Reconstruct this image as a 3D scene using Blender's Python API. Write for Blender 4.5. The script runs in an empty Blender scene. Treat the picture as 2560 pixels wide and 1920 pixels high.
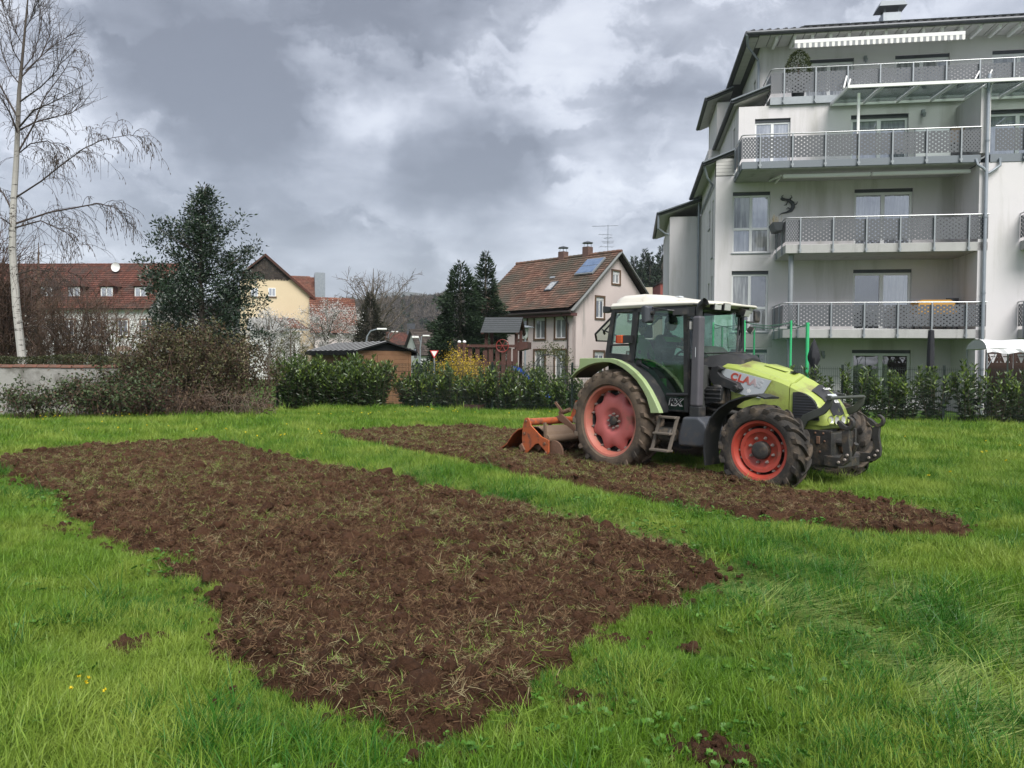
import bpy, bmesh, math, random
import numpy as np
from mathutils import Vector, Matrix, Euler
PI = math.pi
R = math.radians
random.seed(7)
rng = np.random.default_rng(11)
scene = bpy.context.scene
COL = scene.collection

# ---------------------------------------------------------------- camera
CAMH = 1.6
cam_d = bpy.data.cameras.new('camera')
cam = bpy.data.objects.new('camera', cam_d)
COL.objects.link(cam)
cam_d.sensor_width = 36
cam_d.lens = 27.07
cam_d.clip_start = 0.05
cam_d.clip_end = 9000
cam.matrix_world = Matrix.Translation((0, 0, CAMH)) @ Matrix.Rotation(PI/2 - R(1.58), 4, 'X') @ Matrix.Rotation(0.0078, 4, 'Z')
scene.camera = cam

# ---------------------------------------------------------------- sky and light
SUN_EL, SUN_AZ = R(50), R(160)      # azimuth clockwise from +Y: behind the camera
scene.view_settings.view_transform = 'Standard'
scene.view_settings.look = 'None'
scene.view_settings.gamma = 1
scene.view_settings.use_curve_mapping = False
scene.view_settings.exposure = 1.85
SKY_STRENGTH = 0.1
sun_d = bpy.data.lights.new('sun', 'SUN')
sun_d.energy = 1.5
sun_d.angle = R(38)
sun_d.color = (1.0, 0.97, 0.92)
sun = bpy.data.objects.new('sun', sun_d)
COL.objects.link(sun)
sd = Vector((math.sin(SUN_AZ)*math.cos(SUN_EL), math.cos(SUN_AZ)*math.cos(SUN_EL), math.sin(SUN_EL)))
sun.rotation_euler = sd.to_track_quat('Z', 'Y').to_euler()
sun.location = sd*50

world = bpy.data.worlds.new('World')
scene.world = world
world.use_nodes = True

class NT:
    """small helper for node trees"""
    def __init__(s, tree):
        s.t = tree
        tree.nodes.clear()
    def n(s, typ, ins=None, **kw):
        nd = s.t.nodes.new(typ)
        for k, v in kw.items():
            setattr(nd, k, v)
        for k, v in (ins or {}).items():
            s.set(nd, k, v)
        return nd
    def set(s, nd, k, v):
        sock = nd.inputs[k]
        if isinstance(v, bpy.types.NodeSocket):
            s.t.links.new(v, sock)
        elif isinstance(v, bpy.types.Node):
            s.t.links.new(v.outputs[0], sock)
        else:
            sock.default_value = v
    def math(s, op, a, b=0.0, c=0.0):
        nd = s.n('ShaderNodeMath', operation=op)
        s.set(nd, 0, a); s.set(nd, 1, b)
        if op in ('MULTIPLY_ADD', 'SMOOTHSTEP'):
            s.set(nd, 2, c)
        return nd.outputs[0]
    def vmath(s, op, a, b=None):
        nd = s.n('ShaderNodeVectorMath', operation=op)
        s.set(nd, 0, a)
        if b is not None:
            s.set(nd, 1, b)
        return nd.outputs['Value'] if op in ('DOT_PRODUCT', 'LENGTH', 'DISTANCE') else nd.outputs[0]
    def noise(s, vec, scale, detail=4, rough=0.55, dist=0.0):
        nd = s.n('ShaderNodeTexNoise', {'Scale': scale, 'Detail': detail, 'Roughness': rough, 'Distortion': dist})
        if vec is not None:
            s.set(nd, 'Vector', vec)
        return nd.outputs['Fac']
    def ramp(s, fac, stops):
        nd = s.n('ShaderNodeValToRGB')
        s.set(nd, 0, fac)
        el = nd.color_ramp.elements
        while len(el) < len(stops):
            el.new(0.5)
        for e, (p, c) in zip(el, stops):
            e.position = p
            e.color = (*c, 1) if len(c) == 3 else c
        return nd.outputs[0]
    def mix(s, fac, a, b, blend='MIX'):
        nd = s.n('ShaderNodeMix', data_type='RGBA', blend_type=blend)
        s.set(nd, 'Factor', fac)
        for i, v in ((6, a), (7, b)):
            if isinstance(v, bpy.types.NodeSocket):
                s.t.links.new(v, nd.inputs[i])
            else:
                nd.inputs[i].default_value = (*v, 1) if len(v) == 3 else v
        return nd.outputs[2]

def pix_dir(x, y):
    """viewing direction of a pixel of the 2560 px photograph"""
    v = Vector(((x-1280)/1925, (960-y)/1925, -1))
    return (cam.matrix_world.to_3x3() @ v).normalized()
def at(x, y, D):
    """world point on a photograph ray at depth Y = D"""
    d = pix_dir(x, y)
    return Vector((0, 0, CAMH)) + d*(D/d.y)

w = NT(world.node_tree)
tc = w.n('ShaderNodeTexCoord')
dirv = tc.outputs['Generated']
sep = w.n('ShaderNodeSeparateXYZ', {0: dirv})
zc = w.math('MAXIMUM', sep.outputs[2], 0.0)
den = w.math('ADD', zc, 0.16)
cx_ = w.math('DIVIDE', sep.outputs[0], den)
cy_ = w.math('DIVIDE', sep.outputs[1], den)
pl = w.n('ShaderNodeCombineXYZ', {0: cx_, 1: cy_, 2: 3.7}).outputs[0]
sq = w.vmath('MULTIPLY', dirv, (1.0, 1.0, 1.7))
big = w.noise(pl, 0.9, 3, 0.5, 0.2)
fine = w.noise(sq, 5.0, 10, 0.52, 0.3)
wisp = w.noise(pl, 0.55, 2, 0.5, 0.0)
# the cloud masses the photograph shows (direction, spread, darker/brighter)
warp = w.n('ShaderNodeTexNoise', {'Vector': dirv, 'Scale': 9.0, 'Detail': 6, 'Roughness': 0.6})
wv = w.vmath('SUBTRACT', warp.outputs['Color'], (0.5, 0.5, 0.5))
wsc = w.n('ShaderNodeVectorMath', {0: wv, 'Scale': 0.13}, operation='SCALE').outputs[0]
dw = w.vmath('ADD', dirv, wsc)
CL = [(480, 170, .13, -.85), (610, 240, .10, -.7), (710, 340, .06, -1.0), (590, 350, .05, -.4), (330, 90, .09, -.45), (950, 50, .10, -.95), (1070, 100, .09, -.6), (810, 30, .08, -.15),
      (1180, 385, .062, -1.15), (1080, 425, .065, -.75), (1280, 400, .05, -.6), (985, 365, .028, -.55), (1380, 450, .08, -.6), (900, 475, .10, -.6), (620, 490, .07, -.5), (400, 465, .10, -.8), (1640, 285, .06, -.75),
      (1120, 610, .13, -.35), (1480, 90, .10, -.15), (1900, 60, .15, -.1),
      (840, 315, .06, .95), (890, 235, .06, .7), (735, 430, .055, 1.1), (970, 320, .045, .8), (1310, 310, .05, .4), (1090, 265, .06, .4), (230, 385, .075, .9), (340, 575, .10, 1.2), (900, 600, .06, .5), (1280, 560, .06, .3), (1710, 450, .085, .15), (1560, 395, .08, .8), (1240, 200, .09, .12), (130, 100, .08, .25), (560, 420, .035, .5)]
acc = None
for (px, py, r_, a_) in CL:
    d = pix_dir(px, py)
    dt = w.vmath('DISTANCE', dw, tuple(d))
    q = w.math('DIVIDE', dt, r_)
    q = w.math('MULTIPLY', q, q)
    g = w.math('EXPONENT', w.math('MULTIPLY', q, -1.0))
    acc = w.math('MULTIPLY', g, a_) if acc is None else w.math('MULTIPLY_ADD', g, a_, acc)
bb = w.math('MULTIPLY_ADD', w.math('SUBTRACT', big, 0.5), 0.40, 0.50)
ff = w.math('MULTIPLY_ADD', w.math('SUBTRACT', fine, 0.5), 1.3, bb)
med = w.noise(w.vmath('MULTIPLY', dirv, (1.0, 1.0, 2.4)), 11.0, 7, 0.6, 0.6)
ff = w.math('MULTIPLY_ADD', w.math('SUBTRACT', med, 0.5), 0.55, ff)
cum = w.noise(w.vmath('MULTIPLY', dw, (1.0, 1.0, 2.8)), 3.4, 12, 0.60, 0.1)
cum = w.n('ShaderNodeMapRange', {0: cum, 1: 0.455, 2: 0.555, 3: -0.5, 4: 0.5}, interpolation_type='SMOOTHSTEP').outputs[0]
ff = w.math('MULTIPLY_ADD', cum, 0.26, ff)
tt = w.math('MULTIPLY_ADD', w.math('MULTIPLY_ADD', acc, 0.36, ff), 0.84, 0.030)
cloud = w.ramp(tt, [(0.0, (0.62, 0.67, 0.80)), (0.22, (0.88, 0.95, 1.12)), (0.44, (1.46, 1.55, 1.77)), (0.60, (2.05, 2.15, 2.4)), (0.88, (2.65, 2.75, 2.95))])
sky = w.n('ShaderNodeTexSky', sky_type='NISHITA', sun_disc=False, sun_elevation=SUN_EL, sun_rotation=SUN_AZ)
skycol = w.mix(0.94, sky.outputs[0], cloud)
bg = w.n('ShaderNodeBackground', {'Color': skycol, 'Strength': SKY_STRENGTH})
wo = w.n('ShaderNodeOutputWorld', {0: bg})

# ---------------------------------------------------------------- materials
MATS = {}
def mat(name, col, rough=0.7, col2=None, nscale=6.0, ncon=0.5, bump=0.0, bscale=40.0, metal=0.0, spec=0.5, dirt=None, dirt_amt=0.0, dscale=2.5, tint=None, streak=False, coat=0.0):
    """principled material with colour noise, fine relief, optional dirt and per-piece tint"""
    if name in MATS:
        return MATS[name]
    m = bpy.data.materials.new(name)
    m.use_nodes = True
    t = NT(m.node_tree)
    co = t.n('ShaderNodeTexCoord').outputs['Object']
    c = (*col, 1)
    if col2 is not None:
        f = t.noise(co, nscale, 5, 0.6)
        f = t.n('ShaderNodeMapRange', {0: f, 1: 0.5-ncon*0.4, 2: 0.5+ncon*0.4}).outputs[0]
        c = t.mix(f, col, col2)
    if tint is not None:
        at_ = t.n('ShaderNodeAttribute', attribute_name='tint').outputs['Fac']
        c = t.mix(at_, c if not isinstance(c, tuple) else c[:3], tint)
    if dirt is not None:
        v = co
        if streak:
            v = t.n('ShaderNodeMapping', {'Vector': co, 'Scale': (1, 1, 0.12)}).outputs[0]
        f = t.noise(v, dscale, 7, 0.65)
        f = t.n('ShaderNodeMapRange', {0: f, 1: 0.62-dirt_amt*0.35, 2: 0.72-dirt_amt*0.2}).outputs[0]
        c = t.mix(f, c if not isinstance(c, tuple) else c[:3], dirt)
    b = t.n('ShaderNodeBsdfPrincipled', {'Roughness': rough, 'Metallic': metal, 'Specular IOR Level': spec, 'Coat Weight': coat})
    t.set(b, 'Base Color', c)
    if bump > 0:
        h = t.noise(co, bscale, 6, 0.6)
        bp = t.n('ShaderNodeBump', {'Strength': bump, 'Distance': 0.02, 'Height': h})
        t.set(b, 'Normal', bp)
    t.n('ShaderNodeOutputMaterial', {0: b})
    MATS[name] = m
    return m

def leaf_mat(name, dark, light, rough=0.45, trans=0.25, spec=0.4, nscale=0.0, patch=None, pscale=0.6):
    """leaf or blade: tint attribute runs dark to light, part of the light passes through"""
    m = bpy.data.materials.new(name)
    m.use_nodes = True
    t = NT(m.node_tree)
    at_ = t.n('ShaderNodeAttribute', attribute_name='tint').outputs['Fac']
    c = t.mix(at_, dark, light)
    if patch is not None:
        pos = t.n('ShaderNodeNewGeometry').outputs['Position']
        f = t.noise(pos, pscale, 4, 0.6)
        f = t.n('ShaderNodeMapRange', {0: f, 1: 0.42, 2: 0.62}).outputs[0]
        rnd = t.n('ShaderNodeObjectInfo').outputs['Random']
        f = t.math('MULTIPLY_ADD', t.math('SUBTRACT', rnd, 0.5), 0.35, f)
        f = t.n('ShaderNodeClamp', {0: f}).outputs[0]
        c = t.mix(f, c, patch)
    b = t.n('ShaderNodeBsdfPrincipled', {'Base Color': c, 'Roughness': rough, 'Specular IOR Level': spec})
    tr = t.n('ShaderNodeBsdfTranslucent', {'Color': c})
    mx = t.n('ShaderNodeMixShader', {0: trans, 1: b, 2: tr})
    t.n('ShaderNodeOutputMaterial', {0: mx})
    MATS[name] = m
    return m

def glass_mat(name, tint, refl=0.12, rough=0.02, fk=0.75):
    m = bpy.data.materials.new(name)
    m.use_nodes = True
    t = NT(m.node_tree)
    lw = t.n('ShaderNodeLayerWeight', {'Blend': 0.25}).outputs['Fresnel']
    f = t.math('MULTIPLY_ADD', lw, fk, refl)
    a = t.n('ShaderNodeBsdfTransparent', {'Color': (*tint, 1)})
    g = t.n('ShaderNodeBsdfGlossy', {'Color': (0.95, 0.97, 1, 1), 'Roughness': rough})
    mx = t.n('ShaderNodeMixShader', {0: f, 1: a, 2: g})
    t.n('ShaderNodeOutputMaterial', {0: mx})
    MATS[name] = m
    return m

# ---------------------------------------------------------------- mesh builder
class MB:
    def __init__(s):
        s.v = []; s.f = []; s.m = []; s.t = []; s.sm = []
    def add(s, vs, fs, mi=0, tint=0.0, smooth=False):
        o = len(s.v)
        s.v.extend([tuple(p) for p in vs])
        s.t.extend([tint]*len(vs))
        for f in fs:
            s.f.append([i+o for i in f]); s.m.append(mi); s.sm.append(smooth)
        return s
    def box(s, lo, hi, mi=0, tint=0.0):
        (a, b, c), (d, e, f) = lo, hi
        s.add([(a,b,c),(d,b,c),(d,e,c),(a,e,c),(a,b,f),(d,b,f),(d,e,f),(a,e,f)],
              [(3,2,1,0),(4,5,6,7),(0,1,5,4),(1,2,6,5),(2,3,7,6),(3,0,4,7)], mi, tint)
        return s
    def bar(s, p, q, wd, ht, mi=0, up=(0,0,1), tint=0.0):
        """rectangular bar from p to q"""
        p = Vector(p); q = Vector(q); d = (q-p).normalized()
        u = Vector(up)
        if abs(d.dot(u)) > 0.98: u = Vector((1,0,0))
        x = d.cross(u).normalized(); y = x.cross(d).normalized()
        vs = [c + x*(sx*wd/2) + y*(sy*ht/2) for c in (p, q) for sx, sy in ((-1,-1),(1,-1),(1,1),(-1,1))]
        s.add(vs, [(3,2,1,0),(4,5,6,7),(0,1,5,4),(1,2,6,5),(2,3,7,6),(3,0,4,7)], mi, tint)
        return s
    def tube(s, pts, rad, n=8, mi=0, cap=True, tint=0.0, smooth=True):
        pts = [Vector(p) for p in pts]
        if not isinstance(rad, (list, tuple)): rad = [rad]*len(pts)
        vs = []; ref = None
        for i, p in enumerate(pts):
            d = (pts[min(i+1, len(pts)-1)] - pts[max(i-1, 0)]).normalized()
            if ref is None or abs(ref.dot(d)) > 0.95:
                ref = Vector((0,0,1)) if abs(d.z) < 0.9 else Vector((1,0,0))
            x = d.cross(ref).normalized(); y = d.cross(x).normalized()
            ref = x.cross(d).normalized()
            for k in range(n):
                a = 2*PI*k/n
                vs.append(p + (x*math.cos(a) + y*math.sin(a))*rad[i])
        fs = []
        for i in range(len(pts)-1):
            for k in range(n):
                fs.append((i*n+k, i*n+(k+1) % n, (i+1)*n+(k+1) % n, (i+1)*n+k))
        s.add(vs, fs, mi, tint, smooth)
        if cap:
            o = len(s.v) - len(vs)
            s.f.append([o+k for k in reversed(range(n))]); s.m.append(mi); s.sm.append(False)
            s.f.append([o+(len(pts)-1)*n+k for k in range(n)]); s.m.append(mi); s.sm.append(False)
        return s
    def lathe(s, prof, n=32, axis='z', mi=0, c=(0,0,0), a0=0.0, a1=2*PI, tint=0.0, close=False, smooth=True, rfun=None):
        """prof: list of (radius, height along axis)"""
        full = abs(a1-a0-2*PI) < 1e-6
        m = n if full else n+1
        vs = []
        for j in range(m):
            a = a0+(a1-a0)*j/n
            for i, (r, h) in enumerate(prof):
                rr = rfun(i, a, r) if rfun else r
                x, y = rr*math.cos(a), rr*math.sin(a)
                p = {'z': (x, y, h), 'y': (x, h, y), 'x': (h, x, y)}[axis]
                vs.append((p[0]+c[0], p[1]+c[1], p[2]+c[2]))
        k = len(prof); fs = []
        for j in range(n):
            j2 = (j+1) % m
            rngk = range(k) if close else range(k-1)
            for i in rngk:
                i2 = (i+1) % k
                fs.append((j*k+i, j*k+i2, j2*k+i2, j2*k+i))
        s.add(vs, fs, mi, tint, smooth)
        return s
    def prism(s, poly, d0, d1, axis='y', mi=0, tint=0.0, smooth=False):
        """poly in the plane across axis (x,z for y; y,z for x; x,y for z)"""
        n = len(poly)
        def P(a, b, d): return {'y': (a, d, b), 'x': (d, a, b), 'z': (a, b, d)}[axis]
        vs = [P(a, b, d0) for a, b in poly] + [P(a, b, d1) for a, b in poly]
        area = sum(poly[i][0]*poly[(i+1) % n][1] - poly[(i+1) % n][0]*poly[i][1] for i in range(n))
        fs = [list(range(n)), list(reversed(range(n, 2*n)))] + [(i, i+n, (i+1) % n+n, (i+1) % n) for i in range(n)]
        s.add(vs, fs, mi, tint, smooth)
        return s
    def quad(s, a, b, c, d, mi=0, tint=0.0):
        s.add([a, b, c, d], [(0,1,2,3)], mi, tint)
        return s
    def loft(s, secs, mi=0, closed=True, caps=True, smooth=True, tint=0.0):
        """sections: lists of equal length of points"""
        k = len(secs[0]); vs = [p for sec in secs for p in sec]; fs = []
        for i in range(len(secs)-1):
            for j in range(k if closed else k-1):
                fs.append((i*k+j, i*k+(j+1) % k, (i+1)*k+(j+1) % k, (i+1)*k+j))
        s.add(vs, fs, mi, tint, smooth)
        if caps and closed:
            o = len(s.v)-len(vs)
            s.f.append([o+j for j in reversed(range(k))]); s.m.append(mi); s.sm.append(False)
            s.f.append([o+(len(secs)-1)*k+j for j in range(k)]); s.m.append(mi); s.sm.append(False)
        return s
    def xform(s, M):
        s.v = [tuple(M @ Vector(p)) for p in s.v]
        return s
    def build(s, name, mats, parent=None, loc=None, bevel=0.0, sharp=35, recalc=True, seg=2):
        me = bpy.data.meshes.new(name)
        me.from_pydata(s.v, [], s.f)
        if not isinstance(mats, (list, tuple)): mats = [mats]
        for mm in mats: me.materials.append(mm)
        me.polygons.foreach_set('material_index', s.m)
        me.polygons.foreach_set('use_smooth', s.sm)
        if any(s.t):
            me.attributes.new('tint', 'FLOAT', 'POINT').data.foreach_set('value', s.t)
        if recalc:
            bm = bmesh.new(); bm.from_mesh(me)
            bmesh.ops.recalc_face_normals(bm, faces=bm.faces)
            bm.to_mesh(me); bm.free()
        if any(s.sm):
            me.set_sharp_from_angle(angle=R(sharp))
        me.update()
        return link(name, me, parent, loc, bevel, seg)

def link(name, me, parent=None, loc=None, bevel=0.0, seg=2):
    o = bpy.data.objects.new(name, me)
    COL.objects.link(o)
    if parent is not None: o.parent = parent
    if loc is not None: o.location = loc
    if bevel > 0:
        b = o.modifiers.new('bevel', 'BEVEL')
        b.width = bevel; b.segments = seg; b.limit_method = 'ANGLE'; b.angle_limit = R(40)
    return o

def tag(o, label=None, cat=None, group=None, kind=None):
    if label: o['label'] = label
    if cat: o['category'] = cat
    if group: o['group'] = group
    if kind: o['kind'] = kind
    return o
def thing(name, label, cat, loc=(0,0,0), rz=0.0, group=None):
    o = bpy.data.objects.new(name, None)
    o.empty_display_size = 0.3
    COL.objects.link(o)
    o.location = loc; o.rotation_euler = (0, 0, rz)
    return tag(o, label, cat, group)
def kids(o):
    return [c for c in o.children]
def copy_tree(o, parent=None):
    c = o.copy(); COL.objects.link(c)
    if parent is not None: c.parent = parent
    for ch in kids(o): copy_tree(ch, c)
    return c
def inst(o, name, parent, loc=(0,0,0), rot=None, scale=None):
    """another object sharing o's mesh"""
    c = bpy.data.objects.new(name, o.data); COL.objects.link(c)
    c.parent = parent; c.location = loc
    if rot: c.rotation_euler = rot
    if scale: c.scale = scale
    for md in o.modifiers:
        if md.type == 'BEVEL':
            b = c.modifiers.new('bevel', 'BEVEL'); b.width = md.width; b.segments = md.segments; b.limit_method = 'ANGLE'; b.angle_limit = md.angle_limit
    return c

def np_mesh(name, V, F, m, tint=None, smooth=False):
    """fast mesh of triangles or quads from numpy"""
    me = bpy.data.meshes.new(name)
    k = F.shape[1]
    me.vertices.add(len(V)); me.vertices.foreach_set('co', V.astype(np.float32).ravel())
    me.loops.add(F.size); me.loops.foreach_set('vertex_index', F.astype(np.int32).ravel())
    me.polygons.add(len(F)); me.polygons.foreach_set('loop_start', np.arange(len(F), dtype=np.int32)*k)
    if smooth: me.polygons.foreach_set('use_smooth', np.ones(len(F), dtype=bool))
    me.update(calc_edges=True)
    if tint is not None:
        me.attributes.new('tint', 'FLOAT', 'POINT').data.foreach_set('value', tint.astype(np.float32))
    me.materials.append(m)
    me.validate()
    return me

def text_mesh(txt, size, depth, shear=0.0, bold=0.0, sx=1.0, space=1.0):
    cu = bpy.data.curves.new('lettering', 'FONT')
    cu.body = txt; cu.size = size; cu.extrude = depth; cu.shear = shear; cu.offset = bold; cu.space_character = space
    cu.align_x = 'CENTER'; cu.align_y = 'CENTER'
    o = bpy.data.objects.new('lettering', cu); COL.objects.link(o)
    dg = bpy.context.evaluated_depsgraph_get()
    me = bpy.data.meshes.new_from_object(o.evaluated_get(dg))
    bpy.data.objects.remove(o)
    for v in me.vertices: v.co.x *= sx
    return me

# numpy value noise
def vnoise(x, y, seed=0):
    def h(i, j):
        n = (i*374761393 + j*668265263 + seed*1442695041) & 0xffffffff
        n = ((n ^ (n >> 13))*1274126177) & 0xffffffff
        return ((n ^ (n >> 16)) & 0xffff)/65535.0
    xi = np.floor(x).astype(np.int64); yi = np.floor(y).astype(np.int64)
    fx = x-xi; fy = y-yi
    fx = fx*fx*(3-2*fx); fy = fy*fy*(3-2*fy)
    a = h(xi, yi); b = h(xi+1, yi); c = h(xi, yi+1); d = h(xi+1, yi+1)
    return (a*(1-fx)+b*fx)*(1-fy) + (c*(1-fx)+d*fx)*fy
def fbm(x, y, oct=4, seed=0, gain=0.5):
    s = 0; a = 1; t = 0
    for o in range(oct):
        s = s + a*vnoise(x*2**o, y*2**o, seed+o*17); t += a; a *= gain
    return s/t
def in_poly(x, y, P):
    P = np.array(P); c = np.zeros(x.shape, bool); j = len(P)-1
    for i in range(len(P)):
        xi, yi = P[i]; xj, yj = P[j]
        c ^= ((yi > y) != (yj > y)) & (x < (xj-xi)*(y-yi)/((yj-yi) if yj != yi else 1e-9)+xi)
        j = i
    return c
def poly_dist(x, y, P):
    P = np.array(P); d = np.full(x.shape, 1e9)
    for i in range(len(P)):
        a = P[i-1]; b = P[i]; ab = b-a
        t = np.clip(((x-a[0])*ab[0]+(y-a[1])*ab[1])/max(ab@ab, 1e-9), 0, 1)
        d = np.minimum(d, np.hypot(x-a[0]-t*ab[0], y-a[1]-t*ab[1]))
    return d

def scatter(name, pts, rot, scl, pick, protos, kind='stuff', label=None, cat=None):
    """one object of many small pieces placed by geometry nodes"""
    me = bpy.data.meshes.new(name)
    me.vertices.add(len(pts)); me.vertices.foreach_set('co', np.asarray(pts, np.float32).ravel())
    me.attributes.new('rot', 'FLOAT_VECTOR', 'POINT').data.foreach_set('vector', np.asarray(rot, np.float32).ravel())
    me.attributes.new('scl', 'FLOAT', 'POINT').data.foreach_set('value', np.asarray(scl, np.float32))
    me.attributes.new('pick', 'INT', 'POINT').data.foreach_set('value', np.asarray(pick, np.int32))
    me.update()
    pc = bpy.data.collections.new(name+'_pieces')
    for i, p in enumerate(protos):
        po = bpy.data.objects.new('%s_piece_%02d' % (name, i), p); pc.objects.link(po)
    ng = bpy.data.node_groups.new(name+'_scatter', 'GeometryNodeTree')
    ng.interface.new_socket('Geometry', in_out='INPUT', socket_type='NodeSocketGeometry')
    ng.interface.new_socket('Geometry', in_out='OUTPUT', socket_type='NodeSocketGeometry')
    N = ng.nodes; L = ng.links
    gi = N.new('NodeGroupInput'); go = N.new('NodeGroupOutput')
    ip = N.new('GeometryNodeInstanceOnPoints'); ci = N.new('GeometryNodeCollectionInfo')
    ci.inputs['Collection'].default_value = pc
    ci.inputs['Separate Children'].default_value = True
    ci.inputs['Reset Children'].default_value = True
    def attr(nm, dt):
        a = N.new('GeometryNodeInputNamedAttribute'); a.data_type = dt; a.inputs['Name'].default_value = nm
        return a.outputs['Attribute']
    L.new(gi.outputs[0], ip.inputs['Points']); L.new(ci.outputs[0], ip.inputs['Instance'])
    ip.inputs['Pick Instance'].default_value = True
    L.new(attr('pick', 'INT'), ip.inputs['Instance Index'])
    L.new(attr('rot', 'FLOAT_VECTOR'), ip.inputs['Rotation'])
    L.new(attr('scl', 'FLOAT'), ip.inputs['Scale'])
    L.new(ip.outputs[0], go.inputs[0])
    o = bpy.data.objects.new(name, me); COL.objects.link(o)
    md = o.modifiers.new('scatter', 'NODES'); md.node_group = ng
    return tag(o, label, cat, None, kind)

# ================================================================ SETTING
def m_ground():
    m = bpy.data.materials.new('turf')
    m.use_nodes = True
    t = NT(m.node_tree)
    pos = t.n('ShaderNodeNewGeometry').outputs['Position']
    a = t.noise(pos, 0.35, 5, 0.6); b = t.noise(pos, 6.0, 6, 0.7)
    c1 = t.ramp(a, [(0.3, (0.035, 0.085, 0.012)), (0.5, (0.055, 0.12, 0.016)), (0.7, (0.085, 0.13, 0.022))])
    c = t.mix(t.n('ShaderNodeMapRange', {0: b, 1: 0.55, 2: 0.75}).outputs[0], c1, (0.05, 0.042, 0.02))
    h = t.noise(pos, 14.0, 8, 0.75)
    bp = t.n('ShaderNodeBump', {'Strength': 0.9, 'Distance': 0.06, 'Height': h})
    bs = t.n('ShaderNodeBsdfPrincipled', {'Base Color': c, 'Roughness': 0.9, 'Specular IOR Level': 0.2, 'Normal': bp})
    t.n('ShaderNodeOutputMaterial', {0: bs})
    return m
M_TURF = m_ground()
xs = np.concatenate([-np.geomspace(4000, 40, 12), np.linspace(-30, 30, 31), np.geomspace(40, 4000, 12)])
ys = np.concatenate([-np.geomspace(4000, 20, 10), np.linspace(-10, 60, 36), np.geomspace(70, 5000, 14)])
gx, gy = np.meshgrid(xs, ys); V = np.stack([gx.ravel(), gy.ravel(), np.zeros(gx.size)], 1)
nx, ny = len(xs), len(ys)
I = np.arange(nx*ny).reshape(ny, nx)
Fq = np.stack([I[:-1, :-1].ravel(), I[:-1, 1:].ravel(), I[1:, 1:].ravel(), I[1:, :-1].ravel()], 1)
ground = link('ground', np_mesh('ground', V, Fq, M_TURF))
tag(ground, kind='structure')

# ---- wooded hills
HILL = [(-60, 620, 420, 130, 36), (330, 700, 200, 160, 60), (-430, 3000, 330, 300, 215), (-150, 2800, 900, 300, 70), (74, 205, 60, 46, 24)]
def hill_z(x, y):
    z = -1.5 + 0*x
    for (a, b, sx, sy, h) in HILL:
        z = z + h*np.exp(-0.5*((x-a)/sx)**2 - 0.5*((y-b)/sy)**2)
    return z + np.where(z > 0.3, 5*(fbm(x/60, y/60, 3, 5)-0.5)*np.clip(z/20, 0, 1), 0)
xs = np.concatenate([np.linspace(-1500, -140, 40), np.linspace(-130, 180, 63), np.linspace(200, 1200, 30)])
ys = np.concatenate([np.linspace(95, 400, 50), np.linspace(410, 1000, 50), np.linspace(1050, 4000, 50)])
gx, gy = np.meshgrid(xs, ys); nx, ny = len(xs), len(ys)
V = np.stack([gx.ravel(), gy.ravel(), hill_z(gx, gy).ravel()], 1)
I = np.arange(nx*ny).reshape(ny, nx)
Fq = np.stack([I[:-1, :-1].ravel(), I[:-1, 1:].ravel(), I[1:, 1:].ravel(), I[1:, :-1].ravel()], 1)
M_HILL = mat('hillside', (0.04, 0.034, 0.024), 0.95, (0.03, 0.04, 0.018), 0.02, 0.6, bump=0.8, bscale=0.3, spec=0.1)
hills = link('hills', np_mesh('hills', V, Fq, M_HILL, smooth=True))
tag(hills, kind='structure')

# bare crowns of the far wood: bundles of twigs
def twig_crown(h, wd, n, seed, conif=False):
    g = np.random.default_rng(seed)
    V = []; F = []; T = []
    for i in range(n):
        if conif:
            z = h*(0.06+0.94*g.random()**1.2); rr = wd*(1-z/h)*(0.35+0.65*g.random())
        else:
            z = h*(0.25+0.75*g.random()); rr = wd*math.sqrt(max(0, 1-((z/h-0.62)/0.42)**2))*g.random()**0.5
        a = g.random()*2*PI
        p = np.array([rr*math.cos(a), rr*math.sin(a), z])
        d = np.array([math.cos(a)*0.8, math.sin(a)*0.8, -0.35 if conif else 0.9]) + g.normal(0, .35, 3)
        d /= np.linalg.norm(d)
        s = np.cross(d, g.normal(0, 1, 3)); s /= np.linalg.norm(s)
        L = h*(0.09 if conif else 0.13)*(0.6+0.8*g.random()); W = L*(0.28 if conif else 0.12)
        o = len(V); V += [p-s*W, p+s*W, p+d*L]; F.append((o, o+1, o+2)); T += [g.random()]*3
    # trunk
    o = len(V); r = h*0.018
    for k in range(4):
        a = k*PI/2; V.append(np.array([r*math.cos(a), r*math.sin(a), -0.5]))
    V.append(np.array([0, 0, h*0.9])); T += [0.1]*5
    F += [(o+k, o+(k+1) % 4, o+4) for k in range(4)]
    return np.array(V), np.array(F), np.array(T)
M_FARTWIG = leaf_mat('bare_wood_twigs', (0.05, 0.042, 0.034), (0.12, 0.1, 0.08), 0.9, 0.0, 0.1)
M_FARCON = leaf_mat('far_conifer_needles', (0.012, 0.024, 0.014), (0.035, 0.055, 0.026), 0.8, 0.05, 0.2)
protos = []
for k in range(3): protos.append(np_mesh('bare_crown', *twig_crown(13, 4.2, 330, 50+k)[:2], M_FARTWIG, twig_crown(13, 4.2, 330, 50+k)[2]))
for k in range(2): protos.append(np_mesh('dark_crown', *twig_crown(15, 2.8, 420, 60+k, True)[:2], M_FARCON, twig_crown(15, 2.8, 420, 60+k, True)[2]))
P = []; 
g = np.random.default_rng(3)
px = g.uniform(-330, 330, 5200); py = g.uniform(380, 640, 5200)
z = hill_z(px, py); k = z > 2
P.append(np.stack([px[k], py[k], z[k]], 1))
px = g.uniform(8, 150, 700); py = g.uniform(120, 215, 700); z = hill_z(px, py); k = (z > 2.5)
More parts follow.
